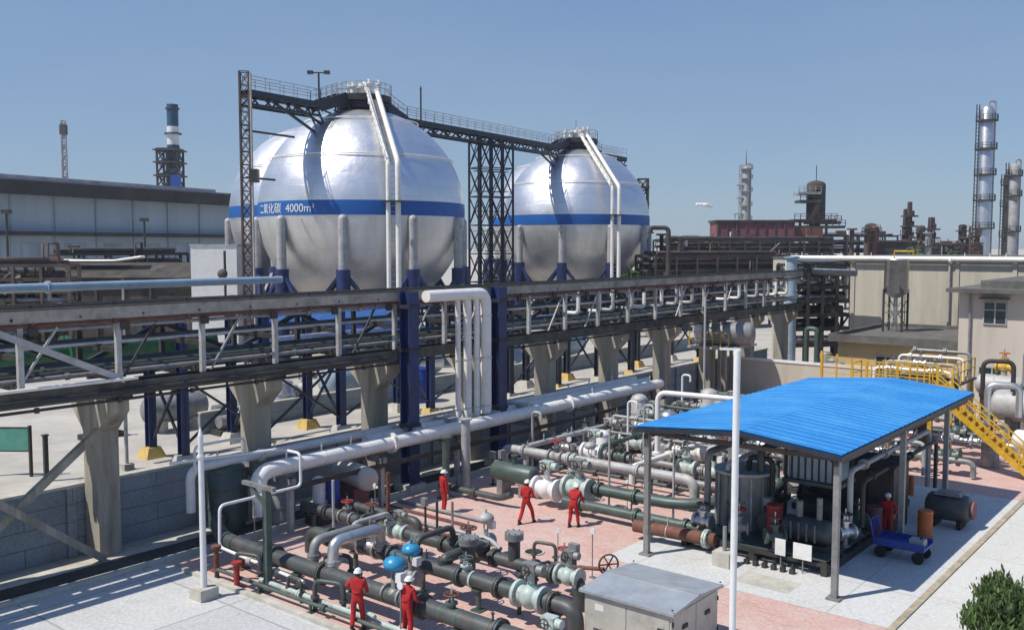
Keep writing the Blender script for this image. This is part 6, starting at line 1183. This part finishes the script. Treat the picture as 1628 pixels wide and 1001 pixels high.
for i, (v, u, k_) in enumerate(((-15.6, 29.9, 'silver'), (-14.3, 30.1, 'grey'), (-12.9, 29.9, 'teal'), (-11.2, 31.8, 'silver'), (-11.3, 33.4, 'teal'), (-13.9, 31.6, 'mvd'))):
    PR[k_].put((v, u, .95), '%s on the canopy skid' % ['leftmost valve, with a silver body,', 'grey valve with a red wheel between vessel and red drum', 'teal valve right in front of the red drum', 'silver valve at the right front side', 'teal valve at the right rear side', 'dark teal boxed valve behind the red drum'][i], R(20*i), .85, 'valves on the canopy skid')
    t = thing('pipe_support', 'short pipe stub carrying the %s valve on the canopy skid' % ['leftmost silver', 'grey red-wheeled', 'front teal', 'right silver', 'right rear teal', 'boxed'][i], 'pipe support', (v, u, .46)); mb = MB(); mb.cyl((v, u, .46), (v, u, .8), .09); mb.build('stub', 'greypipe', t); mb = MB(); mb.cyl((v, u, .46), (v, u, .5), .18, 12); mb.build('foot', 'greypipe', t)
# blue trolley
t = thing('trolley', 'blue flat trolley with a tubular push handle under the right canopy edge', 'trolley', (-9.6, 33.3, .02)); a0 = (-9.7, 33.2)
mb = MB(); mb.bb(a0[0]-.85, a0[0]+.85, a0[1]-.5, a0[1]+.5, .5, .58); mb.bb(a0[0]-.85, a0[0]+.85, a0[1]-.53, a0[1]-.5, .46, .72); mb.bb(a0[0]-.85, a0[0]+.85, a0[1]+.5, a0[1]+.53, .46, .72); mb.build('deck', 'deepblue', t)
for sx in (-.62, .62):
    for sy in (-.42, .42): mb = MB(); mb.cyl((a0[0]+sx, a0[1]+sy-.04, .22), (a0[0]+sx, a0[1]+sy+.04, .22), .2, 16); mb.build('wheel', 'rubber', t)
mb = MB(); mb.tube([(a0[0]-.85, a0[1]-.4, .55), (a0[0]-1.0, a0[1]-.4, 1.25), (a0[0]-1.0, a0[1]+.4, 1.25), (a0[0]-.85, a0[1]+.4, .55)], .03, 8, .12)
for k in range(4): mb.beam((a0[0]-.93, a0[1]-.3+.2*k, .6), (a0[0]-1.0, a0[1]-.3+.2*k, 1.22), .03)
mb.build('push_handle', 'deepblue', t)
t = thing('gas_can', 'pale box lying on the blue trolley', 'box', (a0[0]+.5, a0[1], .58)); mb = MB(); mb.box((a0[0]+.5, a0[1], .68), (.5, .4, .2), top=.94); mb.build('body', 'lightsteel', t); mb = MB(); mb.cyl((a0[0]+.6, a0[1], .78), (a0[0]+.6, a0[1], .84), .05); mb.build('cap', 'blackiron', t)
t = thing('portable_generator', 'rounded dark machine with a pale top standing on the pad right of the canopy post', 'machine', (-9.4, 38.2, .02))
mb = MB(); mb.vess((-10.1, 38.2, .75), (-8.9, 38.2, .75), .52, 22); mb.build('casing', 'darkpipe', t); mb = MB(); mb.box((-9.5, 38.2, 1.3), (1.0, .7, .12), top=.8); mb.build('top_cover', 'greypipe', t)
for s in (-.45, .45): mb = MB(); mb.box((-9.5+s, 38.2, .18), (.16, .9, .3)); mb.build('foot', 'rubber', t)
mb = MB(); mb.cyl((-8.66, 38.2, .75), (-8.58, 38.2, .75), .34, 18); mb.build('end_cover', 'maroon', t)
vtank('small orange standpipe between the canopy posts beyond the pad', -12.0, 42.0, .75, .12, 'orange', 'standpipe', .02, cap=.8)
# ================================================================== YELLOW STAIR AND PLATFORM, RIGHT VESSELS
t = thing('yellow_stair', 'yellow steel stair with handrails descending at the right edge', 'stair', (-10.5, 48.2, 0))
a, b = Vector((-12.8, 48.2, 3.75)), Vector((-8.3, 48.2, 0.05))
for o in (-.45, .45): mb = MB(); mb.beam(a+Vector((0, o, 0)), b+Vector((0, o, 0)), .07, .26); mb.build('stringer', 'yellow', t)
for k in range(17): p = a.lerp(b, (k+.5)/17); mb = MB(); mb.box((p.x, p.y, p.z+.05), (.27, .84, .04)); mb.build('tread', 'yellow', t)
for o in (-.47, .47):
    mb = MB()
    for z in (1.05, .55): mb.beam(a+Vector((0, o, z)), b+Vector((0, o, z)), .06)
    for k in range(8): p = a.lerp(b, k/7)+Vector((0, o, 0)); mb.beam(p, p+Vector((0, 0, 1.05)), .06)
    mb.build('handrail', 'yellow', t)
t = thing('yellow_platform', 'yellow railed steel platform behind the blue roof', 'platform', (-16, 53, 0))
mb = MB(); mb.bb(-16.7, -12.8, 47.6, 48.9, 3.65, 3.75); mb.bb(-16.8, -13.0, 52.6, 57.2, 3.3, 3.4); mb.build('deck', 'grate', t)
mb = MB(); mb.bb(-16.7, -12.8, 47.55, 47.6, 3.5, 3.8); mb.bb(-16.8, -13.0, 52.5, 52.6, 3.2, 3.45); mb.build('edge_beam', 'yellow', t)
mb = MB(); railing(mb, [(-16.6, 48.9, 3.75), (-16.6, 47.62, 3.75), (-12.9, 47.62, 3.75)], 1.1, 1.0, .03); railing(mb, [(-16.6, 48.85, 3.75), (-12.9, 48.85, 3.75)], 1.1, 1.0, .03); railing(mb, [(-16.7, 52.65, 3.4), (-13.1, 52.65, 3.4), (-13.1, 57.1, 3.4)], 1.1, .8, .03); railing(mb, [(-16.7, 57.1, 3.4), (-13.1, 57.1, 3.4)], 1.1, .8, .03); mb.build('railing', 'yellow', t)
for v in (-16.5, -15, -13.0): mb = MB(); mb.beam((v, 48.2, 0), (v, 48.2, 3.65), .18); mb.build('leg', 'yellow', t)
for v in (-16.6, -13.2): mb = MB(); mb.beam((v, 57, 0), (v, 57, 3.3), .16); mb.beam((v, 52.8, 0), (v, 52.8, 3.3), .16); mb.build('leg', 'yellow', t)
t = thing('ladder', 'upright yellow ladder frame against the yellowish annex', 'ladder', (-19.4, 56, 0))
for k in range(4): mb = MB(); mb.beam((-21.4+k*.9, 56, 0), (-21.4+k*.9, 56, 4.4-.15*k), .14 if k % 3 == 0 else .08); mb.build('upright', 'yellow', t)
mb = MB(); [mb.beam((-21.4, 56, .6+.5*k), (-18.7, 56, .6+.5*k), .05) for k in range(8)]; mb.build('rungs', 'yellow', t)
for i, (u, z, m, r) in enumerate(((53.4, 4.0, 'whitepipe', .09), (54.2, 4.3, 'lightsteel', .11), (55.1, 4.6, 'whitepipe', .08), (56.0, 4.85, 'greypipe', .1), (52.9, 3.75, 'blackiron', .1))):
    pipeline('%s of five short pipes from the top crossing above the yellow platform' % ORD[[3, 2, 1, 0, 4][i]], [(-17.4+.4*i, u, z-1.2), (-17.4+.4*i, u, z), (-13.4+.1*i, u, z), (-13.4+.1*i, u, z-1.4)], r, m, .3, [((-16, u, z), X1), ((-14.4, u, z), X1)], name='platform_pipe', group='short pipes above the yellow platform')
PR['yel'] = Proto(gate('yellow', 'orange'))
for i, (v, u, z) in enumerate(((-16.4, 53.4, 4.0), (-15.2, 54.2, 4.3), (-14.2, 53.4, 4.0), (-12.2, 60, 3.75))): PR['silver' if i < 3 else 'yel'].put((v, u, z), ['left silver handwheel valve above the yellow platform', 'middle silver handwheel valve above the yellow platform', 'right silver handwheel valve above the yellow platform', 'yellow valve on the smaller grey tank by the pale building'][i], 0, 1.1 if i == 3 else .75, 'valves above the yellow platform')
for i, (v, u, z, L, r, m, lb) in enumerate(((-10.1, 56.0, 2.2, 3.0, .85, 'lightsteel', 'big pale grey tank on saddles at the right edge'), (-12.2, 60.0, 2.7, 2.4, .6, 'lightsteel', 'smaller grey tank behind the big grey one at the right edge'), (-9.4, 61.5, 3.4, 3.0, .8, 'silver', 'silver tank farthest back at the right edge'), (-8.6, 51.8, 1.1, 2.4, .55, 'whitepaint', 'small white tank low beside the stair at the right edge'))):
    htank(lb, v, u, z, L, r, m, 'v', legm='blackiron')
for i, (v, u, h, m) in enumerate(((-12.2, 55.0, 4.6, 'blackiron'), (-10.8, 58.5, 5.0, 'greypipe'), (-9.0, 58.0, 4.8, 'silver'), (-11.5, 53.0, 3.6, 'silver'), (-9.6, 53.6, 3.8, 'blackiron'), (-8.2, 54.5, 4.4, 'greypipe'))):
    pipeline('%s bent riser pipe among the tanks at the right edge, counted from the left' % ORD[[0, 3, 5, 1, 2, 4][i]], [(v, u, 0), (v, u, h), (v+1.4, u+.4, h), (v+1.4, u+.4, h-1.6)], .17 if i % 2 else .12, m, .4, [((v, u, h*.6), Z1)], name='riser_pipe', group='riser pipes among the right tanks')
for i, (v, u, z, k_) in enumerate(((-11.2, 50.6, 1.0, 'silver'), (-12.6, 51.6, 1.2, 'mvd'), (-14.2, 51.2, 1.0, 'teal'), (-14.6, 46.4, .8, 'silver'), (-13.2, 46.6, .8, 'grey'), (-11.8, 46.9, .9, 'mvd'), (-16.2, 46.8, .9, 'white'), (-12.4, 53.4, 1.5, 'grey'))):
    PR[k_].put((v, u, z), '%s from the %s behind canopy and stair, a %s' % (['Second', 'Fourth', 'Sixth', 'Seventh', 'Eighth', 'Third', 'Ninth', 'Fifth'][i], 'right', desc[k_]), 0, 1.15, 'valves behind the canopy and stair')
for i, (u, v0_, v1_, z, r, m) in enumerate(((46.6, -17.6, -10.6, .8, .13, 'greypipe'), (50.6, -16.5, -9.6, 1.0, .15, 'silver'), (51.4, -17.5, -11, 1.2, .12, 'darkpipe'), (45.6, -17.2, -12.5, 1.6, .1, 'lightsteel'), (53.4, -16, -10.6, 1.5, .16, 'greypipe'))):
    pipeline('%s pipe from the front in the clutter between the canopy and the stair' % ORD[[1, 2, 3, 0, 4][i]], [(v0_, u, .1), (v0_, u, z), (v1_, u, z), (v1_, u, .1)], r, m, .3, [((v0_+2, u, z), X1), ((v1_-1.6, u, z), X1)], name='yard_pipe', group='pipes between the canopy and the stair')
for i, (v, u, h, r, m, lb) in enumerate(((-15.6, 49.6, 2.6, .5, 'greypipe', 'grey upright pot under the yellow platform'), (-13.8, 50.0, 2.1, .45, 'blackiron', 'black upright pot under the top of the yellow stair'), (-17.6, 50.2, 2.8, .5, 'silver', 'silver upright pot left of the grey one under the yellow platform'), (-10.6, 49.8, 1.2, .4, 'greypipe', 'squat grey pot under the middle of the yellow stair'))): vtank(lb, v, u, h, r, m, 'filter_pot', 0, cap=.5)
# elevated horizontal tank near the rack right end
t = thing('elevated_tank', 'grey tank with a domed end whitened as sunlit raised on legs beside the concrete rack', 'tank', (-30.2, 61.5, 0))
mb = MB(); mb.vess((-31.4, 60.2, 4.6), (-28.6, 61.3, 4.6), .85, 24); mb.build('shell', 'greypipe', t); mb = MB(); mb.ball((-31.6, 60.1, 4.6), .72, 18, 12); mb.build('end_cap', 'whitepaint', t)  # sunlight on the left end is put into the cap's white colour
for dx, dy in ((-29.6, 59.6), (-30.4, 60.4), (-30.6, 62.6), (-31.4, 62.9)): mb = MB(); mb.beam((dx, dy, 0), (dx, dy, 3.63), .2); mb.build('leg', 'column', t)
mb = MB(); mb.box((-30.6, 61.2, 3.7), (3.2, 4.4, .14), rz=.0); mb.build('platform', 'lightsteel', t); mb = MB(); railing(mb, [(-32.1, 59.1, 3.77), (-29.1, 59.1, 3.77)], 1.0, .6, .03); mb.build('railing', 'yellow', t)
for i, (v, u) in enumerate(((-25.5, 69), (-24.2, 66.5), (-27.4, 72.5))):
    vtank('%s small grey pot from the left beside the yellowish annex' % ORD[[1, 2, 0][i]], v, u, 2.3, .5, 'greypipe', 'filter_pot', 0, cap=.5)
pipeline('dark green upright pipe pair beside the left end of the annex', [(-27.4, 68.5, 0), (-27.4, 68.5, 4.6), (-26.6, 68.5, 4.6), (-26.6, 68.5, 0)], .18, 'greenpipe', .3, name='riser_pipe')
pipeline('thin green-white mast pipe standing right of the concrete rack', [(-27.5, 52.6, 0), (-27.5, 52.6, 7.6)], .07, 'lightsteel', 0, name='vent_pipe')
# ================================================================== PEOPLE
def skin_mesh(chains, root, lvl=2):
    """chains: list of lists of (name, pos, radius); names shared between chains weld."""
    idx = {}; V = []; Rr = []; E = []
    for ch in chains:
        prev = None
        for nm, p, r in ch:
            if nm not in idx: idx[nm] = len(V); V.append(p); Rr.append(r)
            if prev is not None: E.append((prev, idx[nm]))
            prev = idx[nm]
    me = bpy.data.meshes.new('tmp'); me.from_pydata(V, E, []); o = bpy.data.objects.new('tmp', me); sc.collection.objects.link(o)
    md = o.modifiers.new('s', 'SKIN'); md.use_smooth_shade = True
    for i, r in enumerate(Rr):
        sv = me.skin_vertices[0].data[i]; sv.radius = r if isinstance(r, tuple) else (r, r); sv.use_root = (i == idx[root])
    sb = o.modifiers.new('d', 'SUBSURF'); sb.levels = lvl; sb.render_levels = lvl
    bpy.context.view_layer.update(); ev = o.evaluated_get(bpy.context.evaluated_depsgraph_get()); m2 = bpy.data.meshes.new_from_object(ev)
    vs = [tuple(v.co) for v in m2.vertices]; fs = [list(p.vertices) for p in m2.polygons]
    bpy.data.objects.remove(o); bpy.data.meshes.remove(me); bpy.data.meshes.remove(m2); return vs, fs
def person(lb, loc, face, pose):
    """face: heading in plant frame (0 = +u); local +y is forward."""
    g = dict(lean=0.0, legL=(0, 0), legR=(0, 0), kneeL=0, kneeR=0, handL=(-.30, .05, .80), handR=(.30, .05, .80), nod=0, drop=0); g.update(pose)
    ln = g['lean']; hipz = .93-g['drop']
    def tor(x, y, z):         # torso point given height above hip
        return (x, y*math.cos(ln)+z*math.sin(ln), hipz+z*math.cos(ln)-y*math.sin(ln))
    pel = (0, 0, hipz); wa = tor(0, 0, .18); ch = tor(0, .0, .40); nb = tor(0, -.01, .54); nk = tor(0, .0, .58); hd = Vector(tor(0, .02+.06*g['nod'], .69))
    sh = {s: tor(.19*s, -.01, .49) for s in (-1, 1)}
    legs = {}
    for s, f, kn in ((-1, g['legL'], g['kneeL']), (1, g['legR'], g['kneeR'])):
        hip = (.095*s, 0, hipz-.03); ank = (.11*s+f[0], f[1], .09); kx = (hip[0]+ank[0])/2; ky = (hip[1]+ank[1])/2+.05+kn; legs[s] = (hip, (kx, ky, hipz*.53), ank)
    arms = {}
    for s, h in ((-1, g['handL']), (1, g['handR'])):
        S = Vector(sh[s]); Hn = Vector(h); mid = (S+Hn)/2; d = Hn-S; L = d.length; k = math.sqrt(max(.0, .29**2-(L/2)**2)) if L < .58 else .0
        out = Vector((s*.35, -.8, -.3)).normalized(); out = (out-d.normalized()*out.dot(d.normalized())).normalized(); arms[s] = (S, mid+out*min(k, .17), Hn)
    def chains(q, cloth):
        C = [[('pel', pel, (.165*q, .125*q)), ('wa', wa, (.15*q, .12*q)), ('ch', ch, (.175*q, .13*q)), ('nb', nb, (.06 if not cloth else .135, .05 if not cloth else .105))]]
        if not cloth: C[0] += [('nk', nk, .052), ('hd0', tuple(hd-Vector((0, 0, .04))), .05)]
        for s in (-1, 1):
            S, Eb, Hn = arms[s]; wr = Eb.lerp(Hn, .92)
            C.append([('ch', ch, 0), ('s%d' % s, tuple(S), .074*q), ('e%d' % s, tuple(Eb), .058*q), ('w%d' % s, tuple(wr if cloth else Hn), (.05 if cloth else .03)*q)])
            hip, kn, an = legs[s]; a2 = an if not cloth else (an[0], an[1], an[2]+.03)
            C.append([('pel', pel, 0), ('h%d' % s, hip, .10*q), ('k%d' % s, kn, .078*q), ('a%d' % s, a2, (.07 if cloth else .04)*q)])
        fixed = []; rad = {}
        for c in C:
            for nm, p, r in c:
                if r: rad[nm] = r
        return [[(nm, p, rad[nm]) for nm, p, r in c] for c in C]
    t = thing('person', lb, 'person', (0, 0, 0)); 
    mb = MB(); vs, fs = skin_mesh(chains(.70, False), 'pel'); mb.add(vs, fs, True)
    # head with face
    def hp(x, y, z): return (hd.x+x, hd.y+y, hd.z+z)
    mb.ball(hp(0, 0, 0), .1, 20, 14, (.78, .98, 1.18)); mb.ball(hp(0, .045, -.065), .052, 12, 8, (.85, .8, .8))
    mb.add([hp(-.014, .088, .0), hp(.014, .088, .0), hp(.017, .094, -.035), hp(-.017, .094, -.035), hp(0, .118, -.03), hp(0, .096, .02)], [(0, 3, 4, 5), (1, 5, 4, 2), (3, 2, 4)], True)
    for s in (-1, 1): mb.ball(hp(.079*s, -.005, -.01), .026, 10, 6, (.35, .7, 1.1))
    mb.ball(hp(0, .09, -.06), .022, 10, 6, (1.2, .45, .3))
    for s in (-1, 1):                        # hands: palm, four fingers, thumb
        S, Eb, Hn = arms[s]; d = (Hn-Eb).normalized(); x = d.cross(Vector((0, 1, .2))).normalized(); y = x.cross(d).normalized()
        mb.tube([Hn-d*.02, Hn+d*.03, Hn+d*.085], [.026, .038, .034], 10)
        for k, L in enumerate((.062, .072, .068, .052)):
            b = Hn+d*.08+x*(.026-.0175*k); c = b+d*L*.5-y*.008; e = c+d*L*.4-y*.03*.9; mb.tube([b, c, e], [.0095, .0088, .007], 6)
        b = Hn+d*.025+x*.034; mb.tube([b, b+x*.025+d*.025, b+x*.03+d*.055-y*.012], [.012, .0105, .008], 6)
    body = mb.build('body', 'skin', t)
    mb = MB(); vs, fs = skin_mesh(chains(1.0, True), 'pel'); mb.add(vs, fs, True)
    mb.tube([Vector(nb)-Vector((0, 0, .04)), Vector(nb)+(Vector(nk)-Vector(nb))*.55, Vector(nk)-Vector((0, 0, .0))], [.115, .082, .07], 16); mb.build('coverall', 'redcloth', t)
    mb = MB(); wv = Vector(wa); mb.torus(wv, (0, math.sin(ln), math.cos(ln)), .142, .016, 20, 6); mb.build('belt', 'redcloth', t)
    for s in (-1, 1):
        an = legs[s][2]; mb = MB(); mb.cone((an[0], an[1], .05), (an[0], an[1], .2), .055, .05, 12); mb.ball((an[0], an[1]+.05, .05), .05, 12, 8, (1.0, 2.6, .95)); mb.box((an[0], an[1]+.05, .012), (.095, .27, .024)); mb.build('boot', 'boot', t)
    for s in (-1, 1):
        mb = MB(); mb.ball(hp(.03*s, .087, .012), .011, 8, 6); mb.build('eye', 'boot', body)
    mb = MB(); up = Vector((0, math.sin(ln*.6), math.cos(ln*.6))); c = hd+Vector((0, -.005, .035))
    V = []; F = []; n = 22; m_ = 8
    for i in range(m_+1):
        th = math.pi/2*i/m_
        for j in range(n): ph = 2*math.pi*j/n; V.append((c.x+.108*math.sin(th)*math.cos(ph), c.y+.127*math.sin(th)*math.sin(ph), c.z+.112*math.cos(th)))
    for i in range(m_):
        for j in range(n): F.append((i*n+j, (i+1)*n+j, (i+1)*n+(j+1) % n, i*n+(j+1) % n))
    mb.add(V, F, True)
    mb.tube([(c.x+.112*math.cos(a*math.pi/9), c.y+.135*math.sin(a*math.pi/9)+(.02 if 0 < a < 9 else 0), c.z) for a in range(18)], .011, 6, closed=True)
    mb.add([(c.x-.08, c.y+.1, c.z+.01), (c.x+.08, c.y+.1, c.z+.01), (c.x+.05, c.y+.18, c.z-.005), (c.x-.05, c.y+.18, c.z-.005)], [(0, 1, 2, 3)], True); mb.beam((c.x, c.y-.1, c.z+.085), (c.x, c.y+.1, c.z+.085), .02, .03)
    mb.build('helmet', 'helmet', t)
    mb = MB(); mb.ball((hd.x, hd.y-.02, hd.z-.005), .102, 16, 10, (.8, .95, 1.0)); mb.build('hair', 'boot', t)
    t.location = W(loc); t.rotation_euler = (0, 0, A+face)
    return t
# heading 0 looks along +u (up-right in the picture); world heading = A+face
person('worker in red and white helmet standing alone by the stout post', (-25.74, 27.2, .012), R(-20), dict(handL=(-.14, .30, 1.12), handR=(.25, .06, .80), legL=(.02, .02), legR=(-.02, -.03)))
person('worker in red coverall striding with legs apart, left of the bent-over one', (-22.25, 28.15, .012), R(10), dict(legL=(-.06, -.26), legR=(.06, .28), kneeR=.05, lean=.1, handL=(-.22, .3, .92), handR=(.22, .32, .98), drop=.04))
person('worker in red coverall bending forward with elbows out beside the large valve', (-20.55, 28.9, .012), R(15), dict(lean=.5, handL=(-.2, .52, .88), handR=(.22, .5, .9), legL=(-.04, -.04), legR=(.05, .12), drop=.03, nod=1))
person('left of the two workers in red at the bottom edge, with a raised elbow', (-19.55, 17.15, .012), R(35), dict(lean=.15, handL=(-.3, .38, 1.2), handR=(.2, .36, 1.0), legL=(-.03, -.08), legR=(.03, .1)))
person('right of the two workers in red at the bottom edge, seen from behind', (-18.05, 17.6, .012), R(5), dict(lean=.12, handL=(-.2, .35, 1.05), handR=(.24, .33, 1.0), legL=(-.03, .04), legR=(.04, -.06)))
person('worker with white helmet half hidden in the shade behind the blue trolley', (-10.75, 34.9, .02), R(190), dict(lean=.1, handL=(-.26, .25, 1.0), handR=(.26, .28, 1.0)))
for k_, p_ in list(PR.items()):
    if not p_.used:
        for o in list(bpy.data.objects):
            if o.parent == p_.t: bpy.data.objects.remove(o)
        bpy.data.objects.remove(p_.t)

# ================================================================== SUMMER HAZE
mb = MB(); mb.bb(-170, 170, -30, 350, -1, 75)
m = bpy.data.materials.new('haze_air'); m.use_nodes = True; n_ = m.node_tree.nodes; n_.remove(n_['Principled BSDF'])
pv = n_.new('ShaderNodeVolumePrincipled'); pv.inputs['Color'].default_value = (.86, .92, 1, 1); pv.inputs['Density'].default_value = .00025; pv.inputs['Anisotropy'].default_value = .2
m.node_tree.links.new(pv.outputs[0], n_['Material Output'].inputs['Volume']); M['haze_air'] = m
tag(mb.build('haze', 'haze_air', None, (0, 0, 0), 'W'), 'thin pale summer haze hanging over the whole plant', 'haze', None, 'stuff')
